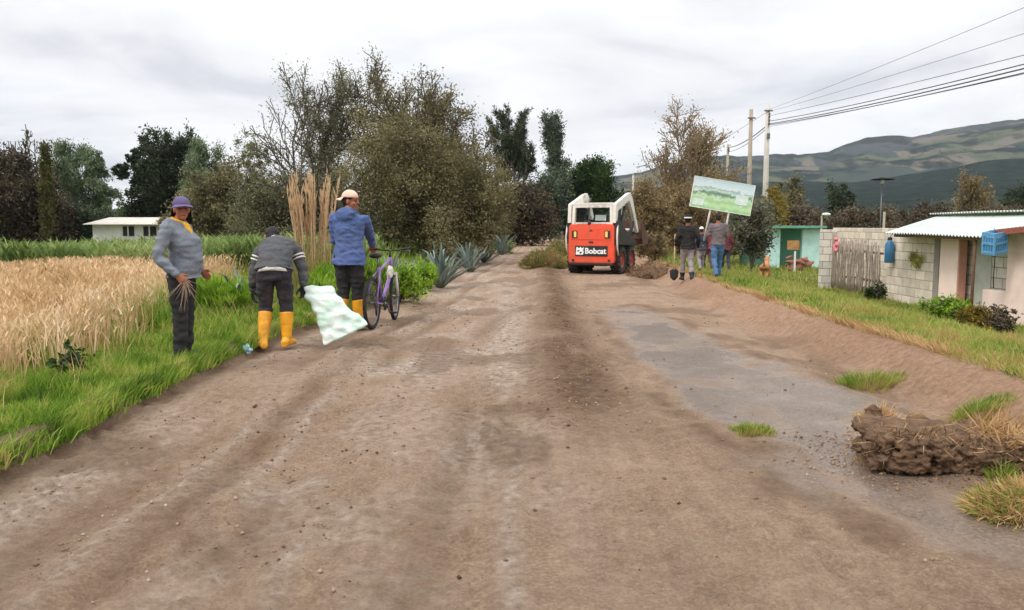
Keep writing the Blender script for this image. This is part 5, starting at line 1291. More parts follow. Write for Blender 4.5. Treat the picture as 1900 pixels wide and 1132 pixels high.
# crumpled plastic litter
rng = random.Random(8); m = MB()
for k in range(9):
    m.ellipsoid((rng.uniform(-.05, .05), rng.uniform(-.03, .03), 0.04 + rng.uniform(-.015, .03)), (rng.uniform(.02, .05), rng.uniform(.015, .04), rng.uniform(.012, .03)), Euler((rng.uniform(0, 3), rng.uniform(0, 3), 0)).to_matrix(), nu=8, nv=5)
g = on_ground(456, 645, 0.1); m_ = mat('crumpled_plastic', RGB(150, 196, 208), 0.35, 0.45, 30, dirt=RGB(232, 240, 240), dirt_amt=0.9)
o = m.remeshed('plastic_litter', m_, 0.008, smooth=0, folds=0.012, fold_scale=25); o.location = (g.x, g.y, gz(g.x, g.y) + 0.01); tag(o, 'crumpled blue and white plastic wrapper in the grass beside the bending worker', 'litter')
# ------------------------------------------------------------------ skid steer loader
ORANGE = mat('orange_red_paint', RGB(232, 84, 54), 0.45, 0.12, 4, coat=0.15, dirt=RGB(160, 96, 72), dirt_amt=0.7)
CREAM = mat('cream_white_paint', RGB(228, 224, 214), 0.5, 0.08, 4, coat=0.1, dirt=RGB(150, 132, 112), dirt_amt=0.75)
BLACKM = mat('black_machine_paint', RGB(38, 38, 38), 0.6, 0.2, 6, dirt=RGB(96, 82, 68), dirt_amt=0.6)
TYRE = mat('dirty_tyre_rubber', RGB(44, 42, 40), 0.9, 0.2, 8, bump=0.3, dirt=RGB(110, 94, 78), dirt_amt=0.6)
RIMR = mat('red_rim_paint', RGB(150, 62, 48), 0.6, 0.15, 6, dirt=RGB(110, 88, 72), dirt_amt=0.6)
RUSTB = mat('rusty_bucket_steel', RGB(84, 56, 44), 0.75, 0.3, 6, bump=0.3, dirt=RGB(120, 98, 78), dirt_amt=0.7)
GLASS = bpy.data.materials.new('cab_glass'); GLASS.use_nodes = True
gb = GLASS.node_tree.nodes['Principled BSDF']; gb.inputs['Base Color'].default_value = (0.85, 0.9, 0.9, 1); gb.inputs['Roughness'].default_value = 0.05; gb.inputs['Transmission Weight'].default_value = 1.0; gb.inputs['IOR'].default_value = 1.1
AMBER = mat('lamp_lens', RGB(236, 214, 120), 0.2, 0.1, 20)
WLET = mat('white_lettering', RGB(240, 240, 238), 0.5, 0.02, 10)
def text_mesh(txt, size, depth=0.004, bold=0.0):
    cu = bpy.data.curves.new('lettering_tmp', 'FONT'); cu.body = txt; cu.size = size; cu.extrude = depth; cu.offset = bold; cu.align_x = 'CENTER'; cu.align_y = 'CENTER'; cu.resolution_u = 3
    o = bpy.data.objects.new('lettering_tmp', cu); COL.objects.link(o)
    dg = bpy.context.evaluated_depsgraph_get(); me = bpy.data.meshes.new_from_object(o.evaluated_get(dg))
    bpy.data.objects.remove(o); bpy.data.curves.remove(cu)
    return me
def loader():
    g = on_ground(1096, 509, 0.0)
    # local: x right, y forward, rear face of the door at y = 0
    root = empty('skid_steer_loader', (g.x, g.y, gz(g.x, g.y) - 0.0), radians(-24), 'orange and white compact skid steer loader seen from behind with its bucket raised', 'loader')
    m = MB()   # lower chassis
    m.box((0, 1.05, 0.42), (0.84, 2.0, 0.40)); m.box((0, 0.18, 0.30), (1.24, 0.30, 0.14)); m.box((0, 1.0, 0.78), (0.94, 1.7, 0.36))
    m.build('chassis', BLACKM, root, bevel=0.015)
    m = MB()   # rear engine door with sloping top corners
    m.prism([(-0.62, 0.30), (0.62, 0.30), (0.64, 0.36), (0.63, 1.26), (0.58, 1.33), (-0.58, 1.33), (-0.63, 1.26), (-0.64, 0.36)], 'y', 0.0, 0.16)
    door = m.build('rear_door', ORANGE, root, bevel=0.025)
    m = MB(); m.prism([(-0.56, 0.92), (0.56, 0.92), (0.54, 1.24), (-0.54, 1.24)], 'y', -0.012, 0.006); m.build('vent_panel', ORANGE, door, bevel=0.006)
    m = MB(); m.prism([(-0.44, 0.48), (0.46, 0.48), (0.46, 0.76), (-0.44, 0.76)], 'y', -0.016, 0.004); m.build('name_plate', BLACKM, door, bevel=0.01)
    me = text_mesh('Bobcat', 0.21, 0.004, 0.006); me.materials.append(WLET)
    o = link_mesh('lettering', me, door, (0.13, -0.0205, 0.615)); o.rotation_euler = (pi / 2, 0, 0)
    m = MB(); m.prism([(-0.42, 0.52), (-0.22, 0.52), (-0.19, 0.60), (-0.215, 0.63), (-0.19, 0.72), (-0.25, 0.69), (-0.29, 0.73), (-0.32, 0.69), (-0.40, 0.73), (-0.41, 0.62)], 'y', -0.022, -0.0165); m.build('emblem', WLET, door)
    m = MB(); m.prism([(-0.39, 0.615), (-0.33, 0.65), (-0.31, 0.62), (-0.36, 0.60)], 'y', -0.025, -0.0225); m.prism([(-0.30, 0.54), (-0.24, 0.57), (-0.27, 0.61), (-0.31, 0.58)], 'y', -0.025, -0.0225); m.build('emblem_mark', BLACKM, door)
    for sx in (-1, 1):
        m = MB(); m.box((sx * 0.455, -0.014, 1.06), (0.15, 0.03, 0.20)); hb = m.build('tail_light', BLACKM, root, bevel=0.008)
        m = MB(); m.box((sx * 0.435, -0.034, 1.06), (0.065, 0.012, 0.15)); m.build('lens', AMBER, hb, bevel=0.004)
    m = MB()
    for k in range(7): m.box((0, -0.0135, 1.268 + 0.0 * k), (0.001, 0.001, 0.001)) if False else m.box((-0.36 + 0.12 * k, 0.06, 1.335), (0.09, 0.09, 0.012))
    m.build('top_grille', BLACKM, door)
    m = MB(); m.box((0.0, -0.018, 0.86), (0.12, 0.02, 0.035)); m.build('latch', BLACKM, door, bevel=0.004)
    m = MB(); m.prism([(-0.06, 1.14), (0.06, 1.14), (0.0, 1.20)], 'y', -0.016, -0.0125); m.build('lift_mark', RUSTB, door)
    for sx in (-1, 1):
        m = MB(); m.box((sx * 0.50, -0.006, 0.37), (0.06, 0.02, 0.06)); m.build('hinge', BLACKM, door, bevel=0.004)
    m = MB(); m.box((0, 0.03, 0.275), (1.22, 0.14, 0.05)); m.build('bumper', BLACKM, root, bevel=0.01)
    # side panels above the tyres
    for sx in (-1, 1):
        m = MB(); m.prism([(0.05, 0.80), (1.9, 0.72), (1.9, 0.86), (1.2, 1.02), (0.3, 1.42), (0.05, 1.42)], 'x', sx * 0.66 - 0.05, sx * 0.66 + 0.05); m.build('side_tower', BLACKM, root, bevel=0.012)
        m = MB(); m.tube([(sx * 0.70, 0.08, 1.30), (sx * 0.71, 0.02, 1.0), (sx * 0.71, 0.06, 0.7), (sx * 0.70, 0.18, 0.5)], 0.022, n=7); m.build('hose', CREAM, root)
    # cab frame
    y0, y1 = 0.12, 1.22
    cabm = MB()
    for sx in (-1, 1):
        cabm.bar((sx * 0.535, y0, 1.32), (sx * 0.515, y0 + 0.04, 1.85), 0.085, 0.12, up=(0, 1, 0)); cabm.bar((sx * 0.46, y1, 0.8), (sx * 0.46, y1 - 0.05, 1.85), 0.07, 0.08, up=(0, 1, 0))
    cabm.box((0, (y0 + y1) / 2 + 0.02, 1.865), (1.10, y1 - y0 + 0.10, 0.06)); cabm.box((0, y0 + 0.02, 1.80), (0.98, 0.09, 0.075)); cabm.box((0, y0 + 0.02, 1.35), (0.98, 0.09, 0.05))
    cabm.build('cab_frame', CREAM, root, bevel=0.012)
    for sx in (-1, 1):
        m = MB()
        for k in range(9): m.bar((sx * 0.47, y0 + 0.12 + k * 0.11, 1.22), (sx * 0.47, y0 + 0.12 + k * 0.11, 1.835), 0.014)
        for k in range(6): m.bar((sx * 0.475, y0 + 0.08, 1.25 + k * 0.11), (sx * 0.475, y1 - 0.06, 1.25 + k * 0.11), 0.012)
        m.build('side_guard', BLACKM, root)
    m = MB(); m.box((0, y0 + 0.055, 1.575), (0.955, 0.008, 0.375)); m.build('rear_window', GLASS, root)
    m = MB(); m.box((0, 0.62, 0.98), (0.5, 0.45, 0.12)); m.box((-0.1, 0.42, 1.24), (0.40, 0.10, 0.42)); m.build('seat', BLACKM, root, bevel=0.04)
    m = MB(); m.box((0.16, 0.32, 1.50), (0.30, 0.01, 0.15)); m.build('notice_sheet', WLET, root)
    m = MB(); m.tube([(-0.06, 0.05, 1.30), (-0.06, 0.02, 1.38), (-0.06, 0.0, 1.42)], [0.05, 0.045, 0.03], n=10); m.build('exhaust', BLACKM, root)
    # lift arms: rear pivots, rising forwards to the elbow, then down to the bucket
    for sx in (-1, 1):
        m = MB()
        xa, xb = sx * 0.625 - 0.045, sx * 0.625 + 0.045
        m.prism([(0.02, 1.36), (0.16, 1.36), (0.24, 1.68), (1.28, 1.98), (1.46, 1.86), (2.18, 1.08), (2.32, 1.13), (1.64, 2.02), (1.40, 2.20), (1.18, 2.17), (0.05, 1.86)], 'x', xa, xb)
        m.build('lift_arm', CREAM, root, bevel=0.012)
        m = MB(); m.tube([(sx * 0.52, 0.75, 0.9), (sx * 0.52, 1.3, 1.75)], 0.05, n=10); m.tube([(sx * 0.52, 1.3, 1.75), (sx * 0.52, 1.5, 2.06)], 0.028, n=8); m.build('lift_cylinder', BLACKM, root)
        m = MB(); m.bar((sx * 0.60, 1.4, 0.75), (sx * 0.60, 2.0, 1.5), 0.07, 0.10); m.build('linkage', BLACKM, root)
    m = MB(); m.tube([(-0.6, 2.25, 1.16), (0.6, 2.25, 1.16)], 0.05, n=10); m.build('cross_tube', CREAM, root)
    # bucket
    m = MB(); prof = [(2.30, 1.42), (2.26, 0.92), (2.34, 0.78), (3.02, 0.74)]
    th = 0.022
    outer = prof; inner = [(a + (0.03 if i < 2 else 0.0), b_ + (0.03 if i > 1 else 0.0)) for i, (a, b_) in enumerate(prof)]
    m.prism(outer + inner[::-1], 'x', -0.76, 0.76)
    for sx in (-1, 1): m.prism([(2.28, 1.40), (2.24, 0.92), (2.33, 0.765), (3.0, 0.735), (2.72, 1.1)], 'x', sx * 0.772 - 0.012, sx * 0.772 + 0.012)
    bk = m.build('bucket', RUSTB, root)
    o = lumpy('soil_load', None, None, (0, 2.58, 0.76), (1.44, 0.7, 0.62), 66, SOIL, 22, 0.03, 0.04); o.parent = bk
    # wheels
    def wheel(x, y):
        w = empty('wheel', (x, y, 0.36), 0); w.parent = root; R_, hw = 0.37, 0.13
        m = MB(); ring = []
        prof = [(0.20, -hw * 0.9), (0.29, -hw), (0.345, -hw * 0.92), (R_ - 0.012, -hw * 0.6), (R_ - 0.01, 0), (R_ - 0.012, hw * 0.6), (0.345, hw * 0.92), (0.29, hw), (0.20, hw * 0.9)]
        for i in range(40):
            a = 2 * pi * i / 40; ring.append([Vector((xx, r_ * cos(a), r_ * sin(a))) for r_, xx in prof])
        m.rings(ring, closed=True, cap=False, smooth=True)
        for i in range(18):
            for s in (-1, 1):
                a = 2 * pi * (i + (0.5 if s > 0 else 0)) / 18
                M_ = Matrix.Rotation(a, 3, 'X') @ Matrix.Rotation(s * 0.6, 3, 'Y')
                m.box(Matrix.Rotation(a, 3, 'X') @ Vector((s * hw * 0.5, 0, R_ - 0.004)), (hw * 1.05, 0.045, 0.036), Matrix.Rotation(a, 3, 'X') @ Matrix.Rotation(s * 0.45, 3, 'Z'))
        m.build('tyre', TYRE, w)
        m = MB(); s = 1 if x > 0 else -1
        ring = [[Vector((s * xx, r_ * cos(2 * pi * i / 28), r_ * sin(2 * pi * i / 28))) for i in range(28)] for xx, r_ in ((-0.10, 0.205), (0.112, 0.212), (0.114, 0.19), (0.06, 0.165), (0.05, 0.10), (0.085, 0.09), (0.09, 0.03))]
        m.rings(ring)
        for k in range(6): m.ellipsoid((s * 0.062, 0.13 * cos(k * 1.047), 0.13 * sin(k * 1.047)), (0.012, 0.014, 0.014), nu=6, nv=4)
        m.build('rim', RIMR, w)
    for x in (-0.60, 0.60):
        for y in (0.52, 1.42): wheel(x, y)
loader()

# ------------------------------------------------------------------ people
SKIN = mat('brown_skin', RGB(156, 98, 72), 0.55, 0.08, 12, bump=0.05)
HAIRB = mat('black_hair', RGB(28, 24, 22), 0.7, 0.2, 40, bump=0.4, bscale=90)
EYEM = mat('eye_dark', RGB(34, 26, 22), 0.3, 0.1, 40)
LIPM = mat('lip', RGB(140, 76, 66), 0.5, 0.1, 20)
BOOTY = mat('yellow_rubber_boot', RGB(240, 168, 34), 0.38, 0.06, 5, bump=0.08, bscale=20, dirt=RGB(150, 104, 52), dirt_amt=0.75)
BLKG = mat('black_glove_rubber', RGB(34, 36, 38), 0.6, 0.2, 8, bump=0.2)
BLKC = mat('black_trouser_cloth', RGB(42, 40, 42), 0.9, 0.2, 8, bump=0.25, bscale=60)
SHOE = mat('dark_shoe', RGB(40, 36, 34), 0.6, 0.2, 8, dirt=RGB(90, 74, 60), dirt_amt=0.5)
def cloth(name, col, var=0.2): return mat(name, col, 0.92, var, 5, bump=0.45, bscale=55, dirt=tuple(0.6 * c + 0.4 * d for c, d in zip(col[:3], RGB(120, 100, 80)[:3])) + (1,), dirt_amt=0.6)

def hand(mb, wrist, d, palm_n, thumb, curl=0.6, s=1.0):
    """palm, five bent fingers of different length, thumb leaving the side of the palm"""
    d = Vector(d).normalized(); n = Vector(palm_n); n = (n - d * n.dot(d)).normalized(); t = Vector(thumb); t = (t - d * t.dot(d) - n * t.dot(n)).normalized()
    w = Vector(wrist)
    mb.loft([(w - d * 0.02 * s, t, n, 0.026 * s, 0.020 * s), (w + d * 0.02 * s, t, n, 0.034 * s, 0.020 * s), (w + d * 0.06 * s, t, n, 0.042 * s, 0.018 * s), (w + d * 0.095 * s, t, n, 0.042 * s, 0.014 * s)], n=14)
    for k, (off, ln, cc) in enumerate(((0.031, 0.072, 0.9), (0.010, 0.082, 1.0), (-0.011, 0.076, 1.1), (-0.031, 0.058, 1.2))):
        p = w + d * 0.085 * s + t * off * s; dd = (d + t * off * 2.2).normalized(); pts = [p]; a = curl * cc * 0.45
        for j, f in enumerate((0.45, 0.32, 0.23)):
            dd = (dd * cos(a) + n * sin(a)).normalized(); p = p + dd * ln * f * s; pts.append(p); a = curl * cc * 0.75
        mb.tube(pts, [0.0098 * s, 0.0092 * s, 0.0085 * s, 0.0068 * s], n=8)
    p = w + d * 0.025 * s + t * 0.030 * s; dd = (t * 0.8 + d * 0.75 + n * 0.25).normalized(); pts = [p]
    for f in (0.036, 0.030, 0.024):
        p = p + dd * f * s; pts.append(p); dd = (dd + d * 0.3 + n * curl * 0.45 - t * 0.25).normalized()
    mb.tube(pts, [0.014 * s, 0.012 * s, 0.0105 * s, 0.008 * s], n=8)

def head_frame(hf, hu):
    f = Vector(hf).normalized(); u = Vector(hu); u = (u - f * u.dot(f)).normalized(); r = f.cross(u)
    return Matrix((r, f, u)).transposed()
def head(mb, c, M):
    P = lambda x, y, z: Vector(c) + M @ Vector((x, y, z))
    mb.ellipsoid(P(0, -0.012, 0.03), (0.074, 0.094, 0.088), M)
    mb.ellipsoid(P(0, 0.018, -0.035), (0.060, 0.070, 0.078), M)
    mb.ellipsoid(P(0, 0.055, -0.092), (0.030, 0.028, 0.022), M)           # chin
    mb.ellipsoid(P(0, 0.073, 0.022), (0.052, 0.018, 0.014), M)            # brow
    for s in (-1, 1):
        mb.ellipsoid(P(s * 0.036, 0.060, -0.028), (0.024, 0.022, 0.020), M)  # cheek
        mb.ellipsoid(P(s * 0.074, -0.008, -0.010), (0.010, 0.020, 0.032), M)  # ear
    mb.loft([(P(0, 0.080, 0.018), M @ Vector((1, 0, 0)), M @ Vector((0, 1, 0)), 0.010, 0.010), (P(0, 0.096, -0.012), M @ Vector((1, 0, 0)), M @ Vector((0, 1, 0)), 0.014, 0.014), (P(0, 0.092, -0.030), M @ Vector((1, 0, 0)), M @ Vector((0, 1, 0)), 0.019, 0.014)], n=10)
    mb.ellipsoid(P(0, 0.078, -0.062), (0.024, 0.010, 0.010), M)           # mouth mound

def foot(mb, ankle, d, s=1.0, ln=0.25, w=0.047, grow_=1.0, z0=0.0):
    a = Vector(ankle); d = Vector((d[0], d[1], 0)).normalized(); r = Vector((d.y, -d.x, 0)); u = Vector((0, 0, 1))
    secs = []
    for t, ww, hh in ((-0.30, 0.6, 0.055), (-0.22, 0.85, 0.085), (0.0, 0.92, 0.095), (0.25, 0.95, 0.075), (0.5, 1.05, 0.058), (0.62, 0.9, 0.046), (0.70, 0.55, 0.030)):
        h = hh * s * grow_; secs.append((Vector((a.x, a.y, z0 + h / 2)) + d * t * ln * s, r, u, w * ww * s * grow_, h / 2))
    mb.loft(secs, n=14, power=2.6)

def limb(mb, pts, rads, n=14):
    mb.tube(pts, rads, n=n)
    for p, r in zip(pts, rads): mb.ellipsoid(p, (r, r, r), nu=n, nv=8)

BASE_J = dict(pelvis=(0, 0, 0.90), waist=(0, 0.01, 1.05), chest=(0, 0.015, 1.24), shc=(0, 0, 1.37), neck=(0, 0.005, 1.44), head=(0, 0.03, 1.575),
              sl=(-0.175, 0, 1.37), sr=(0.175, 0, 1.37), el=(-0.225, -0.02, 1.10), er=(0.225, -0.02, 1.10), wl=(-0.24, 0.06, 0.87), wr=(0.24, 0.06, 0.87),
              hl=(-0.09, 0, 0.87), hr=(0.09, 0, 0.87), kl=(-0.095, 0.02, 0.47), kr=(0.095, 0.02, 0.47), al=(-0.10, -0.02, 0.09), ar=(0.10, -0.02, 0.09))
def person(label, loc, rotz, s, J, look, hu=(0, 0, 1), top=None, legs=None, boots=None, boot_h=0.36, shoes=None, cap=None, hair=HAIRB, gloves=None, belly=0.0, fat=1.0, loose=1.0,
           hem=0.80, hands=None, fd=None, vox=0.011, hood=None, scarf=None, sleeve_band=None, shirt=None, face=True, hip_w=1.0, skin=SKIN, z_hem_pts=None):
    D = dict(BASE_J); D.update(J or {}); D = {k: Vector(v) * s for k, v in D.items()}
    root = empty('person', loc, rotz, label, 'person')
    up = [D['pelvis'], D['waist'], D['chest'], D['shc'], D['neck']]
    R = Vector((1, 0, 0))
    shd = (D['sr'] - D['sl']); shd.normalize()
    def spine_secs(k, scale, extra=None, lo=True):
        """cross sections along the spine; k grows the radii"""
        pts = list(up); rx = [0.150 * hip_w, 0.142, 0.160, 0.168, 0.062]; ry = [0.108, 0.104, 0.116, 0.085, 0.06]
        if lo:
            t = (pts[1] - pts[0]).normalized(); pts = [pts[0] - Vector((0, 0, 0.10 * s))] + pts; rx = [0.12 * hip_w] + rx; ry = [0.10] + ry
        out = []
        for i, p in enumerate(pts):
            t = (pts[min(i + 1, len(pts) - 1)] - pts[max(i - 1, 0)]).normalized()
            r = R if i < len(pts) - 3 else R.lerp(shd, 0.7).normalized()
            r = (r - t * r.dot(t)).normalized(); f = t.cross(r)
            if f.y < 0 and abs(f.y) > abs(f.z): f = -f
            b = 0.0
            if belly and i in ((2, 3) if lo else (1, 2)): b = belly if i == (2 if lo else 1) else belly * 0.6
            if belly and i == (1 if lo else 0): b = belly * 0.55
            out.append((p + f * b * s * 0.75, r, f, rx[i] * s * fat + k * s, ry[i] * s * fat + k * s + b * s * 0.7))
        return out
    hands = hands or {}
    Mh = head_frame(look, hu)
    # ---- body, one continuous surface
    b = MB()
    b.loft(spine_secs(-0.012, 1), n=18)
    limb(b, [D['neck'] - (D['neck'] - D['shc']) * 0.4, D['neck'], D['head'] - Mh @ Vector((0, 0.02, 0.06)) * s], [0.058 * s, 0.054 * s, 0.052 * s])
    hb = MB(); head(hb, (0, 0, 0), Mh)
    b.add([Vector(v) * s + D['head'] for v in hb.v], hb.f, 0, True)
    for sd_, q in (('l', -1), ('r', 1)):
        limb(b, [D['s' + sd_], D['e' + sd_], D['w' + sd_]], [0.048 * s, 0.036 * s, 0.026 * s], n=10)
        limb(b, [D['h' + sd_], D['k' + sd_], D['a' + sd_]], [0.078 * s, 0.05 * s, 0.036 * s], n=12)
        foot(b, D['a' + sd_], (fd or {}).get(sd_, (0.12 * q, 1)), s, grow_=0.85, z0=D['a' + sd_].z - 0.088 * s)
        hd = hands.get(sd_, {})
        d_ = Vector(hd.get('d', (D['w' + sd_] - D['e' + sd_]).normalized() + Vector((0, 0.05, -0.2)))); pn = hd.get('n', (-q, 0.2, 0)); th = hd.get('t', (0, 1, 0.2))
        if not (gloves): hand(b, D['w' + sd_], d_, pn, th, hd.get('curl', 0.7), s)
        else:
            limb(b, [D['w' + sd_], D['w' + sd_] + d_.normalized() * 0.06 * s], [0.022 * s, 0.02 * s])
    b.remeshed('body', skin, vox * 0.6, root, smooth=2)
    if face:
        P = lambda x, y, z: D['head'] + (Mh @ Vector((x, y, z))) * s
        for q in (-1, 1):
            m = MB(); m.ellipsoid(P(q * 0.030, 0.0795, 0.0), (0.0125 * s, 0.006 * s, 0.0065 * s), Mh, nu=10, nv=6); m.build('eye', EYEM, root)
            m = MB(); m.ellipsoid(P(q * 0.031, 0.089, 0.024), (0.020 * s, 0.005 * s, 0.005 * s), Mh, nu=8, nv=5); m.build('eyebrow', HAIRB, root)
        m = MB(); m.ellipsoid(P(0, 0.0865, -0.063), (0.023 * s, 0.004 * s, 0.006 * s), Mh, nu=10, nv=6); m.build('mouth', LIPM, root)
    if hair:
        m = MB(); c = D['head'] + Mh @ Vector((0, -0.022, 0.035)) * s
        m.ellipsoid(c, (0.080 * s, 0.094 * s, 0.088 * s), Mh, nu=20, nv=12); m.ellipsoid(c + Mh @ Vector((0, -0.02, -0.05)) * s, (0.070 * s, 0.072 * s, 0.06 * s), Mh)
        m.remeshed('hair', hair, 0.010 * s, root, smooth=1, folds=0.004, fold_scale=30)
    # ---- trousers
    if legs:
        m = MB(); L1 = loose
        sp = spine_secs(-0.004 if belly else 0.014, 1)[:3]; m.loft(sp, n=18)
        for sd_ in 'lr':
            h_, k_, a_ = D['h' + sd_], D['k' + sd_], D['a' + sd_]
            if boots:
                t = max(0.0, min(1, (boot_h * s - a_.z) / (k_.z - a_.z))); cut = a_.lerp(k_, t); cut2 = a_.lerp(k_, max(0, t - 0.06))
                limb(m, [h_, h_.lerp(k_, 0.5), k_, cut], [0.098 * s * L1, 0.084 * s * L1, 0.068 * s * L1, 0.064 * s * L1])
            else:
                limb(m, [h_, h_.lerp(k_, 0.5), k_, k_.lerp(a_, 0.5), a_ + Vector((0, 0, -0.02 * s))], [0.100 * s * L1, 0.088 * s * L1, 0.072 * s * L1, 0.066 * s * L1, 0.060 * s * L1])
        m.remeshed('trousers', legs, vox, root, smooth=3, folds=0.013, fold_scale=11, seed=len(label))
    for sd_, q in (('l', -1), ('r', 1)):
        a_, k_ = D['a' + sd_], D['k' + sd_]
        z0 = a_.z - 0.09 * s
        if boots:
            m = MB(); t = max(0, min(1, (boot_h * s - a_.z) / (k_.z - a_.z))); tp = a_.lerp(k_, t)
            limb(m, [a_, a_.lerp(tp, 0.35)], [0.050 * s, 0.056 * s]); m.tube([a_, a_.lerp(tp, 0.3), a_.lerp(tp, 0.7), tp], [0.050 * s, 0.056 * s, 0.070 * s, 0.074 * s], n=16)
            foot(m, a_, (fd or {}).get(sd_, (0.12 * q, 1)), s, ln=0.27, grow_=1.12, z0=z0)
            m.remeshed('boot', boots, 0.009, root, smooth=3, folds=0.003, fold_scale=14)
        elif shoes:
            m = MB(); foot(m, a_, (fd or {}).get(sd_, (0.12 * q, 1)), s, ln=0.27, grow_=1.05, z0=z0)
            m.remeshed('shoe', shoes, 0.009, root, smooth=2)
    # ---- upper garment
    if top:
        m = MB(); sp = spine_secs(0.024, 1)
        c0 = D['pelvis'].copy(); hem_c = c0 + (D['pelvis'] - D['waist']).normalized() * (0.90 - hem) * s if z_hem_pts is None else Vector(z_hem_pts) * s
        first = sp[1]
        secs = [(hem_c + first[2] * belly * s * 0.5, first[1], first[2], max(0.160 * hip_w * fat + 0.030, 0.097 + 0.105 * loose) * s, max(first[4] + 0.022 * s, 0.112 * loose * s))] + [(sp[1][0], sp[1][1], sp[1][2], max(sp[1][3], (0.095 + 0.100 * loose) * s), max(sp[1][4], 0.11 * loose * s))] + sp[2:]
        m.loft(secs, n=22)
        for sd_ in 'lr':
            w_ = D['e' + sd_].lerp(D['w' + sd_], 0.94)
            limb(m, [D['s' + sd_] , D['s' + sd_].lerp(D['e' + sd_], 0.5), D['e' + sd_], D['e' + sd_].lerp(D['w' + sd_], 0.5), w_], [0.074 * s, 0.066 * s, 0.058 * s, 0.052 * s, 0.042 * s])
        if hood:
            M2 = head_frame((R.cross(shd) if False else Vector((0, 1, 0))), (0, 0, 1))
            bk = D['neck'] + Vector((0, -0.085 * s, -0.035 * s))
            m.ellipsoid(bk, (0.125 * s, 0.075 * s, 0.085 * s), nu=14, nv=8); m.torus(D['neck'] + Vector((0, -0.02 * s, 0.0)), (0, 0.35, 1), 0.085 * s, 0.032 * s, nu=20, nv=8)
        m.remeshed('jacket' if hood else 'sweater', top, vox, root, smooth=3, folds=0.012, fold_scale=13, seed=3 + len(label))
        if not hood:
            pass
    if scarf:
        m = MB(); n_ = D['neck']
        m.torus(n_ + Vector((0, 0.005, 0.012)) * s, (0, 0.4, 1), 0.066 * s, 0.022 * s, nu=20, nv=8)
        m.loft([(n_ + Vector((0, 0.075, -0.01)) * s, R, Vector((0, 1, 0)), 0.055 * s, 0.03 * s), (n_ + Vector((0, 0.115, -0.10)) * s, R, Vector((0, 1, 0.2)), 0.050 * s, 0.028 * s), (n_ + Vector((0.0, 0.150, -0.20)) * s, R, Vector((0, 1, 0.2)), 0.016 * s, 0.02 * s)], n=12)
        m.remeshed('scarf', scarf, 0.008, root, smooth=2, folds=0.006, fold_scale=18)
    if sleeve_band:
        for sd_ in 'lr':
            a_, b_ = D['s' + sd_], D['e' + sd_]; d_ = (b_ - a_).normalized()
            for t in (0.30, 0.46):
                m = MB(); m.torus(a_.lerp(b_, t), d_, 0.071 * s, 0.0095 * s, nu=20, nv=6); m.build('sleeve_stripe', sleeve_band, root)
    if shirt:
        m = MB(); p0 = D['pelvis'] - Vector((0, 0.0, -0.012)) * s
        f1 = spine_secs(0.0, 1)[1]
        m.loft([(f1[0] + (D['waist'] - D['pelvis']) * z, f1[1], f1[2], f1[3] + 0.018 * s, f1[4] + 0.018 * s) for z in (-0.22, 0.0, 0.2)], n=20); m.build('shirt_tail', shirt, root)
    if gloves:
        for sd_, q in (('l', -1), ('r', 1)):
            m = MB(); hd = hands.get(sd_, {}); d_ = Vector(hd.get('d', (0, 0, -1)))
            hand(m, D['w' + sd_] , d_, hd.get('n', (-q, 0, 0)), hd.get('t', (0, 1, 0)), hd.get('curl', 0.7), s * 1.12); w_ = D['w' + sd_]; e_ = D['e' + sd_]
            limb(m, [w_.lerp(e_, 0.18), w_], [0.045 * s, 0.036 * s]); m.remeshed('glove', gloves, 0.006, root, smooth=2)
    P = lambda x, y, z: D['head'] + (Mh @ Vector((x, y, z))) * s
    if cap:
        kind = cap[0]; cm = cap[1] if len(cap) > 1 else None
        if kind in ('flap', 'cap', 'back'):
            m = MB(); m.ellipsoid(P(0, -0.015, 0.040), (0.090 * s, 0.106 * s, 0.098 * s), Mh, nu=22, nv=10, zmin=0.02); m.build('cap_crown', cm, root)
            sg = 1 if kind != 'back' else -1
            rows = []
            for j in range(5):
                t = j / 4; row = []
                for i in range(11):
                    a = radians(-62 + 124 * i / 10); rr_ = 0.10 + 0.075 * t * max(0.25, cos(a)) ** 0.7
                    row.append((sin(a) * rr_ * 0.92, sg * (cos(a) * rr_) - 0.012, 0.046 - 0.022 * t - 0.018 * t * abs(sin(a))))
                rows.append(row)
            m = MB(); vs = [P(*q) for row in rows for q in row] + [P(q[0], q[1], q[2] - 0.007) for row in rows for q in row]
            fs = [tuple(f) for f in grid_faces(5, 11)] + [tuple(int(k) + 55 for k in f[::-1]) for f in grid_faces(5, 11)]
            m.add(vs, fs, 0, True); m.build('cap_visor', cap[2] if len(cap) > 2 else cm, root)
            if kind == 'flap':
                m = MB(); secs = []
                rows = []
                for j in range(7):
                    t = j / 6; row = []
                    for i in range(15):
                        a = radians(96 + 168 * i / 14); q_ = 0.100 + 0.028 * t + 0.006 * sin(i * 1.7) * t
                        row.append((sin(a) * q_ * 0.9, cos(a) * q_ * 1.02 - 0.02, 0.05 - 0.20 * t))
                    rows.append(row)
                vs = [P(*q) for row in rows for q in row] + [P(q[0] * 0.93, q[1] * 0.93, q[2]) for row in rows for q in row]
                fs = [tuple(f) for f in grid_faces(7, 15)] + [tuple(int(k) + 105 for k in f[::-1]) for f in grid_faces(7, 15)]
                m.add(vs, fs, 0, True); m.build('neck_flap', cap[3], root)
        elif kind == 'hat':
            m = MB(); prof = [(0.185, 0.052), (0.180, 0.046), (0.11, 0.044), (0.098, 0.05), (0.092, 0.10), (0.082, 0.142), (0.05, 0.156), (0.01, 0.158)]
            m.rings([[P(r_ * cos(2 * pi * i / 24) * 0.95, r_ * sin(2 * pi * i / 24) - 0.01, z_) for i in range(24)] for r_, z_ in prof]); m.build('hat', cm, root)
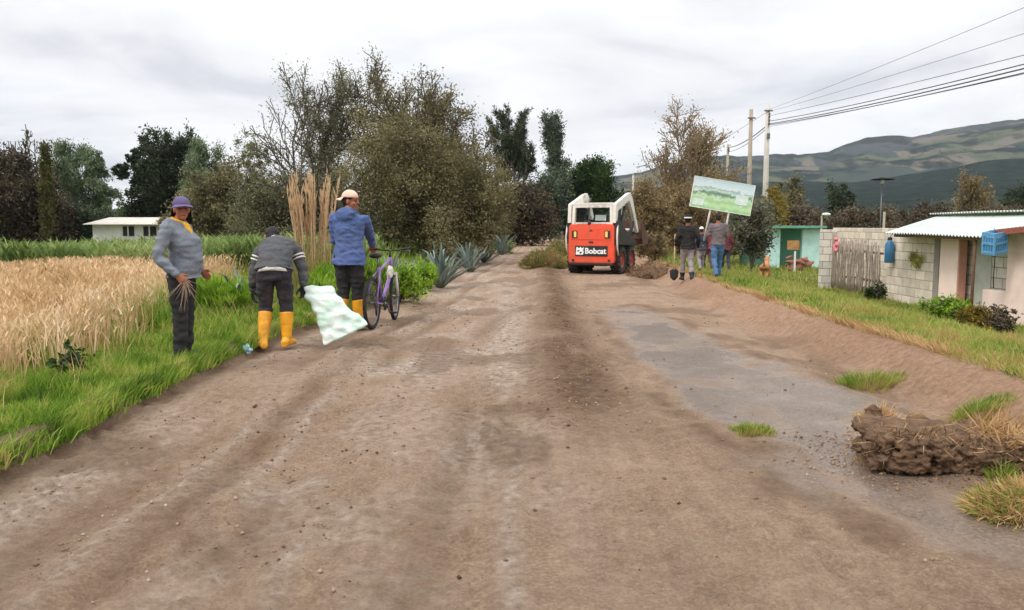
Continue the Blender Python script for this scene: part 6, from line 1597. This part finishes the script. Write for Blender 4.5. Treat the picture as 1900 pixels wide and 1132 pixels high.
            m = MB(); m.rings([[P(r_ * cos(2 * pi * i / 24) * 0.95, r_ * sin(2 * pi * i / 24) - 0.01, z_) for i in range(24)] for r_, z_ in ((0.103, 0.050), (0.104, 0.055), (0.101, 0.082), (0.097, 0.084))], cap=False); m.build('hat_band', cap[2], root)
        elif kind == 'bare': pass
    return root, D
def world_of(root, v):
    c, s_ = cos(root.rotation_euler.z), sin(root.rotation_euler.z); v = Vector(v)
    return Vector(root.location) + Vector((c * v.x - s_ * v.y, s_ * v.x + c * v.y, v.z))
def heading(fx, fy): return atan2(-fx, fy)

GREYJ = cloth('grey_hoodie_cloth', RGB(118, 124, 134)); SWEAT = cloth('charcoal_sweater_knit', RGB(78, 80, 84)); BLUEJ = cloth('blue_jacket_cloth', RGB(78, 98, 146), 0.2)
JEAN_D = cloth('dark_denim', RGB(50, 48, 56)); JEAN_B = cloth('blue_denim', RGB(80, 116, 156), 0.25); GREYP = cloth('grey_trouser_cloth', RGB(150, 140, 144))
BLKS = cloth('black_pullover', RGB(34, 33, 35)); GREYS = cloth('grey_shirt_cloth', RGB(112, 102, 104)); PURP = cloth('purple_cap_cloth', RGB(96, 86, 124)); PURP_D = cloth('dark_purple_flap', RGB(62, 50, 66))
YSC = cloth('yellow_scarf_cloth', RGB(232, 176, 46)); WHT = cloth('white_cloth', RGB(226, 222, 216), 0.06); REDC = cloth('red_cloth', RGB(170, 56, 62)); MAR = cloth('maroon_cloth', RGB(104, 50, 56)); TANC = cloth('tan_cap_cloth', RGB(222, 186, 168)); HATB = cloth('black_felt', RGB(32, 31, 33)); NAVY = cloth('navy_cloth', RGB(58, 60, 76))

# worker standing at the left
f1 = on_ground(342, 662, 0.13); zP1 = gz(f1.x, f1.y)
fx, fy = 0.99, -0.04
Yp = f1.y; s1 = (at(337, 359, Yp).z - zP1) / 1.735
p1, D1 = person('smiling worker in a grey hoodie, purple flapped cap and yellow scarf standing with pulled weeds', (f1.x, f1.y, zP1), heading(fx, fy), s1,
    dict(shc=(0, -0.03, 1.37), neck=(0, -0.01, 1.44), head=(0, 0.035, 1.572), sr=(0.185, -0.05, 1.36), sl=(-0.18, -0.02, 1.36), er=(0.275, -0.11, 1.08), wr=(0.265, 0.08, 0.90), el=(-0.23, -0.03, 1.10), wl=(-0.20, 0.14, 0.92),
         kl=(-0.10, 0.0, 0.46), kr=(0.09, 0.02, 0.46), al=(-0.10, -0.02, 0.09), ar=(0.10, 0.0, 0.09)),
    look=(0.82, 0.57, 0.04), top=GREYJ, legs=BLKC, shoes=SHOE, cap=('flap', PURP, PURP, PURP_D), belly=0.072, fat=0.95, loose=1.10, hem=0.86, hood=True, scarf=YSC,
    hands={'r': dict(d=(-0.05, 0.62, -0.62), n=(-1, 0.1, -0.2), t=(0, 0.7, 0.7), curl=1.3), 'l': dict(d=(0.1, 0.6, -0.6), n=(1, 0, 0), t=(0, .7, .7), curl=0.9)}, vox=0.010, hip_w=0.98)
hp = world_of(p1, D1['wr'] + Vector((-0.01, 0.07, -0.05)) * s1)
npr = np.random.RandomState(14); n = 24
dirs = np.stack([npr.normal(0.0, 0.5, n), npr.normal(-0.1, .4, n), npr.normal(-0.75, 0.35, n)], 1); dirs /= np.linalg.norm(dirs, axis=1)[:, None]
m = MB()
for k in range(n):
    d_ = Vector(dirs[k]); ln = npr.uniform(0.10, 0.26); side = Vector((npr.normal(0, .1), npr.normal(0, .1), -0.12))
    m.tube([-d_ * 0.04, d_ * ln * 0.4, d_ * ln * 0.75 + side * ln * 0.4, d_ * ln + side * ln], [0.003, 0.0026, 0.0024, 0.0012], n=4)
o = m.build('weed_bunch', mat('dry_pulled_weeds', RGB(150, 128, 108), 0.9, 0.35, 25), loc=hp); tag(o, 'bunch of pulled dry weeds held by the worker in the grey hoodie', 'weeds')

# worker bending over
f2 = on_ground(513, 642, 0.04); z2 = gz(f2.x, f2.y)
z2 = 0.035
p2, D2 = person('bending worker in a charcoal sweater, black gloves and yellow boots seen from behind', (f2.x, f2.y, z2), radians(8), 1.0,
    dict(pelvis=(0, -0.03, 0.80), waist=(0, 0.07, 0.94), chest=(-0.005, 0.24, 1.02), shc=(-0.01, 0.37, 1.04), neck=(-0.045, 0.46, 1.085), head=(-0.105, 0.57, 1.125),
         sl=(-0.185, 0.37, 0.985), sr=(0.175, 0.37, 0.995), el=(-0.265, 0.35, 0.77), er=(0.25, 0.31, 0.79), wl=(-0.285, 0.34, 0.585), wr=(0.27, 0.20, 0.63),
         hl=(-0.09, -0.03, 0.78), hr=(0.09, -0.03, 0.78), kl=(-0.105, 0.07, 0.42), kr=(0.10, 0.07, 0.43), al=(-0.125, -0.06, 0.085), ar=(0.105, 0.02, 0.085)),
    look=(-0.5, 0.8, -0.45), hu=(0.0, 0.45, 0.9), top=SWEAT, legs=JEAN_D, boots=BOOTY, boot_h=0.355, gloves=BLKG, sleeve_band=WHT, shirt=WHT, hem=0.895, loose=1.02,
    hands={'l': dict(d=(0.02, 0.12, -1), n=(1, 0, 0), t=(0, 1, 0), curl=0.7), 'r': dict(d=(0.10, -0.12, -1), n=(-0.2, -1, 0), t=(-1, 0.2, 0), curl=1.6)}, fd={'l': (-0.25, 1), 'r': (0.25, 1)}, vox=0.010)
m = MB(); nk = D2['neck']; m.torus(nk + Vector((0, -0.02, 0.0)), (-0.25, 1, 0.25), 0.062, 0.017, nu=20, nv=8); m.build('collar', WHT, p2)
# woven sack trailing from the right hand onto the road
def sack():
    hw_ = world_of(p2, D2['wr'] + Vector((0.02, -0.02, -0.13)))
    sec = [ (at(591, 531, hw_.y + 0.01), 0.150, 0.016), (at(592, 541, hw_.y - 0.01), 0.158, 0.035), (at(600, 556, hw_.y - 0.04), 0.150, 0.05), (at(611, 574, hw_.y - 0.08), 0.160, 0.055), (at(622, 593, hw_.y - 0.10), 0.19, 0.06), (at(634, 608, hw_.y - 0.13), 0.235, 0.05), (at(640, 618, hw_.y - 0.16), 0.255, 0.022), (at(642, 622, hw_.y - 0.18), 0.26, 0.010)]
    m = MB(); ss = []
    for i, (c, rx, ry) in enumerate(sec):
        t = (sec[min(i + 1, len(sec) - 1)][0] - sec[max(i - 1, 0)][0]).normalized()
        r = Vector((1, 0.25 - 0.02 * i, 0.02 + 0.03 * i + 0.02 * max(0, i - 3))); r = (r - t * r.dot(t)).normalized(); f = r.cross(t)
        c = c.copy(); c.z = max(c.z, gz(c.x, c.y) + ry + 0.012 + abs(r.z) * rx * 0.6)
        ss.append((c, r, f, rx, ry))
    c0 = Vector((hw_.x, hw_.y, 0)); ss = [(a - c0, b_, c, d, e_) for a, b_, c, d, e_ in ss]
    m.loft(ss, n=28, power=2.8)
    mt, t, b = new_mat('woven_sack'); n = t.nodes.new; l = t.links.new
    tcd = n('ShaderNodeTexCoord'); nz = n('ShaderNodeTexNoise'); nz.inputs['Scale'].default_value = 5; nz.inputs['Detail'].default_value = 5; l(tcd.outputs['Object'], nz.inputs['Vector'])
    wv = n('ShaderNodeTexWave'); wv.wave_type = 'BANDS'; wv.bands_direction = 'Z'; wv.inputs['Scale'].default_value = 4.2; wv.inputs['Distortion'].default_value = 6.0; wv.inputs['Detail'].default_value = 3; l(tcd.outputs['Object'], wv.inputs['Vector'])
    rp = n('ShaderNodeValToRGB'); el = rp.color_ramp.elements; el[0].position = 0.30; el[0].color = RGB(168, 206, 184); el[1].position = 0.62; el[1].color = RGB(226, 232, 226)
    ml = n('ShaderNodeMath'); ml.operation = 'MULTIPLY_ADD'; ml.inputs[1].default_value = 0.2; l(wv.outputs['Fac'], ml.inputs[0]); l(nz.outputs['Fac'], ml.inputs[2])
    mm_ = n('ShaderNodeMath'); mm_.operation = 'MULTIPLY'; mm_.inputs[1].default_value = 0.82; l(ml.outputs[0], mm_.inputs[0]); l(mm_.outputs[0], rp.inputs[0]); l(rp.outputs[0], b.inputs['Base Color'])
    b.inputs['Roughness'].default_value = 0.6; b.inputs['Specular IOR Level'].default_value = 0.3
    ck = n('ShaderNodeTexNoise'); ck.inputs['Scale'].default_value = 22; ck.inputs['Detail'].default_value = 6; l(tcd.outputs['Object'], ck.inputs['Vector'])
    bp = n('ShaderNodeBump'); bp.inputs['Strength'].default_value = 0.5; bp.inputs['Distance'].default_value = 0.02; l(ck.outputs['Fac'], bp.inputs['Height']); l(bp.outputs[0], b.inputs['Normal'])
    o = m.remeshed('woven_sack', mt, 0.010, smooth=2, folds=0.022, fold_scale=7.5, seed=9); o.location = c0; tag(o, 'pale green and white woven sack dragged by the bending worker', 'sack')
sack()

# bicycle
PURPLE = mat('purple_frame_paint', RGB(140, 104, 170), 0.35, 0.08, 6, coat=0.3); CHROME = mat('bright_steel', RGB(128, 126, 126), 0.4, 0.1, 8, metal=0.8); SADL = mat('black_saddle', RGB(30, 30, 32), 0.6, 0.2, 8); TY2 = mat('bicycle_rubber', RGB(36, 35, 35), 0.85, 0.15, 10, dirt=RGB(96, 82, 70), dirt_amt=0.4)
def bicycle():
    g = on_ground(691, 607, 0.0)
    root = empty('bicycle', (g.x, g.y, gz(g.x, g.y)), radians(-7.5), 'purple mountain bicycle pushed along by the man in the blue jacket', 'bicycle')
    lean = 0.0; Rw = 0.335
    def wheel(y, steer, nm='wheel'):
        w = empty(nm, (0, y, Rw), steer); w.parent = root
        m = MB(); m.torus((0, 0, 0), (1, 0, 0), Rw - 0.024, 0.024, nu=48, nv=10)
        for i in range(56):
            a = 2 * pi * i / 56; M_ = Matrix.Rotation(a, 3, 'X'); m.box(M_ @ Vector((0.010 * (-1) ** i, 0, Rw - 0.002)), (0.018, 0.014, 0.010), M_)
        m.build('tyre', TY2, w)
        m = MB(); m.torus((0, 0, 0), (1, 0, 0), Rw - 0.055, 0.012, nu=40, nv=8); m.build('rim', CHROME, w)
        m = MB()
        for i in range(28):
            a = 2 * pi * i / 28; s = (-1) ** i; m.tube([(s * 0.03, 0.015 * cos(a + 1.2), 0.015 * sin(a + 1.2)), (0, (Rw - 0.055) * cos(a), (Rw - 0.055) * sin(a))], 0.0016, n=4)
        m.build('spokes', CHROME, w)
        m = MB(); m.tube([(-0.05, 0, 0), (0.05, 0, 0)], 0.018, n=10); m.build('hub', CHROME, w)
    wheel(0, 0); ST = radians(6); wheel(1.05, ST)
    bb = Vector((0, 0.43, 0.29)); seat = Vector((0, 0.30, 0.78)); hd_t = Vector((0, 0.86, 0.86)); hd_b = Vector((0, 0.91, 0.70)); ra = Vector((0, 0, Rw))
    m = MB(); m.tube([bb, hd_b], 0.026, n=10); m.tube([bb, seat], 0.018, n=10); m.tube([seat - Vector((0, 0, .06)), hd_t], 0.019, n=10); m.tube([hd_b - Vector((0, -.012, .03)), hd_t + Vector((0, -.01, .03))], 0.024, n=10)
    for s in (-1, 1):
        m.tube([bb + Vector((s * 0.03, 0, 0)), Vector((s * 0.06, 0.2, 0.31)), Vector((s * 0.062, 0, Rw))], 0.011, n=8); m.tube([seat + Vector((s * 0.02, 0, -0.06)), Vector((s * 0.055, 0.15, 0.62)), Vector((s * 0.062, 0, Rw))], 0.010, n=8)
    m.build('frame', PURPLE, root)
    m = MB(); fa = Vector((0, 1.05, Rw))
    m.tube([hd_b + Vector((0, 0.01, -.03)), hd_b + Vector((0, 0.02, -.05))], 0.03, n=10)
    for s in (-1, 1): m.tube([hd_b + Vector((s * 0.055, 0.02, -.04)), Vector((s * 0.058, 0.99, 0.5)), fa + Vector((s * 0.055, 0, 0))], [0.019, 0.018, 0.013], n=8)
    m.bar(hd_b + Vector((-0.07, 0.02, -.04)), hd_b + Vector((0.07, 0.02, -.04)), 0.04, 0.04); m.build('fork', mat('pale_fork_paint', RGB(220, 216, 206), 0.4, 0.06, 6), root)
    m = MB(); m.tube([seat - Vector((0, -.005, .04)), seat + Vector((0, -0.03, 0.12))], 0.013, n=8); m.build('seat_post', CHROME, root)
    m = MB(); c = seat + Vector((0, -0.02, 0.145)); m.loft([(c + Vector((0, y_, 0.006 * k)), (1, 0, 0), (0, 0, 1), w_, h_) for k, (y_, w_, h_) in enumerate(((-0.13, 0.04, 0.02), (-0.11, 0.078, 0.032), (-0.04, 0.075, 0.032), (0.03, 0.035, 0.024), (0.12, 0.018, 0.018), (0.145, 0.008, 0.01)))], n=14); m.build('saddle', SADL, root)
    hc = hd_t + Vector((0, 0.0, 0.10))
    m = MB(); m.tube([hd_t + Vector((0, -.01, .03)), hc], 0.015, n=8)
    ca, sa = cos(ST * 1.2), sin(ST * 1.2)
    def hb(x, y, z): return hc + Vector((x * ca - y * sa, x * sa + y * ca, z))
    m.tube([hc, hb(0, 0.07, 0.02)], 0.016, n=8); m.tube([hb(-0.29, 0.02, 0.05), hb(-0.10, 0.07, 0.025), hb(0, 0.07, 0.02), hb(0.10, 0.07, 0.025), hb(0.29, 0.02, 0.05)], 0.012, n=8); m.build('handlebar', SADL, root)
    for s in (-1, 1):
        m = MB(); m.tube([hb(s * 0.18, 0.05, 0.038), hb(s * 0.30, 0.018, 0.051)], 0.018, n=10); m.build('grip', SADL, root)
        m = MB(); m.tube([hb(s * 0.15, 0.085, 0.03), hb(s * 0.20, 0.10, 0.02), hb(s * 0.27, 0.085, 0.02)], 0.006, n=6); m.build('brake_lever', CHROME, root)
    m = MB(); ring = [[Vector((0.045 + xx, bb.y + r_ * cos(2 * pi * i / 30), bb.z + r_ * sin(2 * pi * i / 30))) for i in range(30)] for xx, r_ in ((0, 0.03), (0, 0.09), (0.006, 0.09), (0.006, 0.03))]; m.rings(ring, closed=True, cap=False); m.build('chainring', SADL, root)
    m = MB(); m.tube([(-0.06, bb.y, bb.z), (0.06, bb.y, bb.z)], 0.02, n=8); m.bar((0.07, bb.y, bb.z), (0.08, bb.y + 0.10, bb.z - 0.13), 0.016, 0.024); m.bar((-0.07, bb.y, bb.z), (-0.08, bb.y - 0.10, bb.z + 0.13), 0.016, 0.024); m.build('crank', CHROME, root)
    for s, dy, dz in ((1, 0.10, -0.13), (-1, -0.10, 0.13)):
        m = MB(); m.box((s * 0.13, bb.y + dy, bb.z + dz), (0.09, 0.07, 0.022)); m.build('pedal', SADL, root, bevel=0.004)
    m = MB(); m.tube([(0.045, bb.y + 0.02, bb.z + 0.09), (0.045, 0.0, Rw + 0.035), (0.045, -0.035, Rw), (0.045, 0.0, Rw - 0.035), (0.045, bb.y, bb.z - 0.09)], 0.005, n=4); m.build('chain', SADL, root)
    m = MB(); m.tube([(0.05, 0.0, Rw - .04), (0.05, 0.02, Rw - 0.16)], 0.014, n=6); m.build('derailleur', SADL, root)
    # white bag hung in the frame
    m = MB(); m.ellipsoid((0.035, 0.72, 0.70), (0.035, 0.11, 0.085)); 
    o = m.remeshed('saddle_bag', WHT, 0.01, smooth=1, folds=0.012, fold_scale=14); o.name = 'frame_bag'; o.location = root.location; o.rotation_euler = root.rotation_euler; tag(o, 'white plastic bag hung in the frame of the purple bicycle', 'bag')
    return root, hb(-0.24, 0.035, 0.046)
bike, grip = bicycle()
gw = world_of(bike, grip)
# man pushing the bicycle
f3 = on_ground(650, 606, 0.02); z3 = gz(f3.x, f3.y); s3 = (at(650, 351, f3.y).z - z3) / 1.715
rz3 = radians(-14)
inv = lambda w: Vector((cos(-rz3) * (w.x - f3.x) - sin(-rz3) * (w.y - f3.y), sin(-rz3) * (w.x - f3.x) + cos(-rz3) * (w.y - f3.y), w.z - z3)) / s3
gl = inv(gw); wr = gl - Vector((0.03, 0.09, -0.04)); wr = gl + (Vector((0.2, 0.0, 1.37)) - gl).normalized() * 0.085
sr = Vector((0.185, 0.05, 1.36)); reach = (wr - sr).length
if reach > 0.50: sr = sr + (wr - sr).normalized() * min(0.06, reach - 0.50)
mid = (sr + wr) / 2; hgt = sqrt(max(0.0025, 0.275 ** 2 - ((wr - sr).length / 2) ** 2)); er = mid + Vector((0.6, -0.3, -0.75)).normalized() * min(hgt, 0.14)
p3, D3 = person('man in blue hooded jacket and backwards pale cap looking back beside the bicycle', (f3.x, f3.y, z3), rz3, s3,
    dict(sr=sr, er=er, wr=wr, sl=(-0.175, 0.0, 1.36), el=(-0.22, 0.06, 1.10), wl=(-0.14, 0.24, 0.98), head=(0.02, 0.045, 1.572), kl=(-0.09, 0.03, 0.47), kr=(0.085, 0.05, 0.47), al=(-0.10, -0.06, 0.09), ar=(0.085, 0.04, 0.09)),
    look=(0.97, -0.02, -0.04), top=BLUEJ, legs=BLKC, boots=BOOTY, boot_h=0.37, cap=('back', TANC), hood=True, fat=1.06, hem=0.79, loose=1.12,
    hands={'r': dict(d=(gl - wr), n=(0, 0.3, -1), t=(-1, 0, 0), curl=1.3), 'l': dict(d=(0.3, 0.8, -0.2), n=(1, 0, 0), t=(0, 0, 1), curl=0.8)}, vox=0.010)

# walkers with the picture board
def walker(label, px, py, pyt, Y, rz, J, hgt=1.70, **k):
    t = at(px, py, Y); z = gz(t.x, Y); s = (at(px, pyt, Y).z - z) / hgt
    return person(label, (t.x, Y, z), rz, s, J, vox=0.016, **k) + (s, Vector((t.x, Y, z)))
STEP_A = dict(kl=(-0.09, 0.14, 0.49), al=(-0.09, 0.20, 0.09), kr=(0.09, -0.02, 0.47), ar=(0.09, -0.26, 0.14))
STEP_B = dict(kr=(0.09, 0.14, 0.49), ar=(0.09, 0.20, 0.09), kl=(-0.09, -0.02, 0.47), al=(-0.09, -0.26, 0.14))
w1, DW1, sw1, lw1 = walker('walker in a black pullover, white banded black hat and grey trousers seen from behind', 1274, 534, 397, 17.0, radians(-4), dict(STEP_A, wl=(-0.29, 0.12, 0.90), el=(-0.29, -0.05, 1.10), er=(0.28, -0.04, 1.10), wr=(0.28, 0.08, 0.88)), 1.74, look=(0.1, 1, 0), top=BLKS, legs=GREYP, boots=BLKG, boot_h=0.22, cap=('hat', HATB, WHT), hem=0.82, fat=1.12, face=False)
walker('walker with a white cap and grey trousers half hidden behind the black pullover', 1300, 515, 420, 19.2, radians(2), dict(STEP_B), 1.72, look=(0.1, 1, 0), top=NAVY, legs=GREYP, shoes=SHOE, cap=('cap', WHT), face=False)
w3, DW3, sw3, lw3 = walker('walker in a grey shirt and blue jeans carrying the picture board', 1330, 528, 396, 16.9, radians(0), dict(STEP_B, wl=(-0.21, 0.22, 1.10), el=(-0.25, 0.0, 1.12), wr=(0.21, 0.22, 1.10), er=(0.25, 0.0, 1.12)), 1.69, look=(0.0, 1, 0), top=GREYS, legs=JEAN_B, shoes=SHOE, cap=('bare',), hem=0.86, face=False,
    hands={'l': dict(d=(0, 0.5, 0.6), n=(1, 0, 0), t=(0, -.6, .6), curl=1.4), 'r': dict(d=(0, 0.5, 0.6), n=(-1, 0, 0), t=(0, -.6, .6), curl=1.4)})
walker('walker in red left of the man in the grey shirt', 1312, 512, 419, 19.8, radians(5), dict(STEP_A), 1.70, look=(0, 1, 0), top=REDC, legs=cloth('plum_trousers', RGB(96, 70, 82)), shoes=SHOE, face=False)
walker('walker in maroon right of the man in the grey shirt', 1346, 511, 420, 20.2, radians(-5), dict(STEP_A), 1.70, look=(0, 1, 0), top=MAR, legs=NAVY, shoes=SHOE, face=False)
# shovel handle in the hand of the man in the black pullover
hl = world_of(w1, DW1['wl'] + Vector((0, 0.02, -0.09)) * sw1)
root = empty('shovel', (hl.x - 0.02, hl.y, lw1.z), 0, 'wooden handled shovel held upright by the walker in the black pullover', 'shovel')
m = MB(); m.tube([(0, 0, 0.22), (0.01, 0, 0.98)], 0.017, n=8); m.build('shaft', mat('pale_wood_handle', RGB(200, 178, 140), 0.7, 0.1, 12), root)
m = MB(); m.loft([((0, 0.0, 0.0), (1, 0, 0), (0, 1, 0), 0.02, 0.006), ((0, 0, 0.06), (1, 0, 0), (0, 1, 0), 0.08, 0.010), ((0, 0, 0.2), (1, 0, 0), (0, 1, 0), 0.10, 0.014), ((0, 0, 0.25), (1, 0, 0), (0, 1, 0), 0.03, 0.014)], n=12); m.build('blade', BLACKM, root)
# picture board
PANE = mat('pale_print', RGB(220, 232, 224), 0.4, 0.14, 14, dirt=RGB(186, 206, 214), dirt_amt=0.8)
def board():
    Y = 17.15
    c = at(1340.5, 363.5, Y); root = empty('picture_board', c, 0, 'tilted landscape picture board on two white poles above the walkers', 'picture board')
    W_, H_ = 1.27, 0.62; tilt = radians(9.3)
    Rm = Matrix.Rotation(tilt, 3, 'Y')
    mt, t, b = new_mat('landscape_print'); n = t.nodes.new; l = t.links.new
    tcd = n('ShaderNodeTexCoord'); sp = n('ShaderNodeSeparateXYZ'); l(tcd.outputs['Object'], sp.inputs[0])
    nz = n('ShaderNodeTexNoise'); nz.inputs['Scale'].default_value = 4; nz.inputs['Detail'].default_value = 9; nz.inputs['Roughness'].default_value = 0.7; l(tcd.outputs['Object'], nz.inputs['Vector'])
    mp_ = n('ShaderNodeMapping'); mp_.inputs['Scale'].default_value = (2.2, 1, 7); l(tcd.outputs['Object'], mp_.inputs[0])
    nz2 = n('ShaderNodeTexNoise'); nz2.inputs['Scale'].default_value = 2.2; nz2.inputs['Detail'].default_value = 5; l(mp_.outputs[0], nz2.inputs['Vector'])
    hgt = n('ShaderNodeMath'); hgt.operation = 'MULTIPLY_ADD'; hgt.inputs[1].default_value = 0.34; l(nz.outputs['Fac'], hgt.inputs[0]); l(sp.outputs['Z'], hgt.inputs[2])
    mr = n('ShaderNodeMapRange'); mr.inputs['From Min'].default_value = -0.31 + 0.17; mr.inputs['From Max'].default_value = 0.31 + 0.17; l(hgt.outputs[0], mr.inputs['Value'])
    rp = n('ShaderNodeValToRGB'); el = rp.color_ramp.elements
    el[0].position = 0.0; el[0].color = RGB(150, 202, 138); el[1].position = 1.0; el[1].color = RGB(186, 214, 224)
    for p_, c_ in ((0.16, RGB(196, 226, 176)), (0.30, RGB(160, 206, 144)), (0.42, RGB(196, 222, 184)), (0.52, RGB(96, 128, 104)), (0.57, RGB(150, 184, 160)), (0.61, RGB(206, 224, 216)), (0.68, RGB(150, 180, 170)), (0.73, RGB(216, 228, 230))): el.new(p_).color = c_
    l(mr.outputs[0], rp.inputs[0])
    rd = n('ShaderNodeValToRGB'); rd.color_ramp.elements[0].position = 0.56; rd.color_ramp.elements[1].position = 0.66; rd.color_ramp.elements[1].color = (.6, .6, .6, 1); l(nz2.outputs['Fac'], rd.inputs[0])
    mx_ = n('ShaderNodeMix'); mx_.data_type = 'RGBA'; l(rd.outputs[0], mx_.inputs['Factor']); l(rp.outputs[0], mx_.inputs['A']); mx_.inputs['B'].default_value = RGB(226, 238, 226)
    l(mx_.outputs['Result'], b.inputs['Base Color']); b.inputs['Roughness'].default_value = 0.35
    m = MB(); m.box((0, 0, 0), (W_, 0.02, H_)); o = m.build('printed_panel', mt, root); o.rotation_euler = (0, tilt, 0)
    m = MB()
    for sz in (-1, 1): m.box((0, 0.0, sz * (H_ / 2 + 0.006)), (W_ + 0.03, 0.03, 0.014))
    for sx in (-1, 1): m.box((sx * (W_ / 2 + 0.008), 0.0, 0), (0.015, 0.03, H_ - 0.002))
    o = m.build('panel_rim', WHITE, root); o.rotation_euler = (0, tilt, 0)
    m = MB(); m.box((-W_ / 2 + 0.15, -0.0125, -H_ / 2 + 0.11), (0.22, 0.004, 0.14)); o = m.build('white_caption_block', PANE, root); o.rotation_euler = (0, tilt, 0)
    m = MB(); m.box((W_ / 2 - 0.22, -0.0125, -0.03), (0.26, 0.004, 0.20)); m.box((W_ / 2 - 0.22, -0.0125, -0.17), (0.05, 0.004, 0.04)); o = m.build('white_building_picture', PANE, root); o.rotation_euler = (0, tilt, 0)
    for (x0, wx, hz) in ((1318, 1306, 0), (1352, 1343, 0)):
        a = at(x0, 389 if x0 < 1330 else 396, Y + 0.03); bq = at(wx, 447, Y + 0.02)
        m = MB(); m.tube([a - c + Vector((0.02, 0.0, 0.22)), a - c, bq - c], 0.021, n=8); m.build('pole', WHITE, root)
board()
# dog standing on the verge
def dog():
    Y = 20.0; t = at(1419, 528, Y); z = gz(t.x, Y)
    root = empty('dog', (t.x, Y, z), radians(-24), 'tan short haired dog standing on the grass near the roadside shrub', 'dog')
    FUR = mat('tan_dog_fur', RGB(178, 126, 84), 0.9, 0.25, 8, bump=0.3, bscale=60)
    m = MB()
    m.loft([((0, -0.30, 0.40), (1, 0, 0), (0, 0, 1), 0.05, 0.06), ((0, -0.24, 0.41), (1, 0, 0), (0, 0, 1), 0.085, 0.09), ((0, -0.08, 0.40), (1, 0, 0), (0, 0, 1), 0.085, 0.085), ((0, 0.12, 0.385), (1, 0, 0), (0, 0, 1), 0.095, 0.115), ((0, 0.26, 0.40), (1, 0, 0), (0, 0, 1), 0.085, 0.11), ((0, 0.32, 0.43), (1, 0, 0), (0, 0, 1), 0.05, 0.07)], n=16)
    limb(m, [(0, 0.27, 0.45), (0.0, 0.36, 0.56), (0.0, 0.40, 0.60)], [0.075, 0.058, 0.055])
    m.ellipsoid((0, 0.43, 0.615), (0.060, 0.075, 0.060)); m.loft([((0, 0.46, 0.60), (1, 0, 0), (0, 0, 1), 0.042, 0.040), ((0, 0.54, 0.585), (1, 0, 0), (0, 0, 1), 0.030, 0.028), ((0, 0.58, 0.58), (1, 0, 0), (0, 0, 1), 0.020, 0.020)], n=10)
    for s in (-1, 1):
        m.loft([((s * 0.045, 0.40, 0.65), (1, 0, 0), (0, 1, 0), 0.022, 0.014), ((s * 0.062, 0.405, 0.70), (1, 0, 0), (0, 1, 0), 0.018, 0.010), ((s * 0.075, 0.42, 0.72), (1, 0, 0), (0, 1, 0), 0.005, 0.004)], n=8)
        limb(m, [(s * 0.07, 0.24, 0.36), (s * 0.075, 0.21, 0.26), (s * 0.075, 0.235, 0.14), (s * 0.075, 0.235, 0.03)], [0.052, 0.036, 0.026, 0.024])
        m.ellipsoid((s * 0.075, 0.26, 0.022), (0.028, 0.042, 0.022))
        limb(m, [(s * 0.065, -0.22, 0.38), (s * 0.075, -0.15, 0.27), (s * 0.08, -0.27, 0.15), (s * 0.08, -0.25, 0.03)], [0.072, 0.050, 0.026, 0.024])
        m.ellipsoid((s * 0.08, -0.22, 0.022), (0.028, 0.042, 0.022))
    m.tube([(0, -0.29, 0.44), (0.01, -0.38, 0.46), (0.02, -0.45, 0.54), (0.02, -0.46, 0.62)], [0.028, 0.022, 0.018, 0.008], n=8)
    o = m.remeshed('body', FUR, 0.012, root, smooth=3); o.scale = (0.92, 0.9, 0.88)
dog()
# far people at the bend
for px, py, pyt, Y, tp, lg, lab, hw in ((1036, 441, 416, 72, GREYS, NAVY, 'far off walker in a pale grey top at the bend of the road', WHT), (1012, 441, 409, 74, NAVY, BLKC, 'far off dark clothed person under a green shade at the bend', BLKS), (1000, 441, 414, 76, BLKS, BLKC, 'far off person in black at the left of the road bend', BLKS), (984, 442, 416, 70, MAR, BLKC, 'far off person in dull red by the foot of the pine', BLKS)):
    walker(lab, px, py, pyt, Y, radians(170), dict(STEP_A), 1.70, look=(0, 1, 0), top=tp, legs=lg, shoes=SHOE, face=False)

# ------------------------------------------------------------------ air
m = MB(); m.box((400, 1300, 200), (4600, 4000, 420))
hz = bpy.data.materials.new('haze'); hz.use_nodes = True; ht = hz.node_tree; ht.nodes.clear()
ho = ht.nodes.new('ShaderNodeOutputMaterial'); pv = ht.nodes.new('ShaderNodeVolumePrincipled')
pv.inputs['Color'].default_value = (0.80, 0.88, 1.0, 1); pv.inputs['Density'].default_value = 0.00012; pv.inputs['Anisotropy'].default_value = 0.2
ht.links.new(pv.outputs[0], ho.inputs['Volume'])
o = m.build('haze', hz); tag(o, 'thin blue haze over the valley', 'haze', kind='stuff')
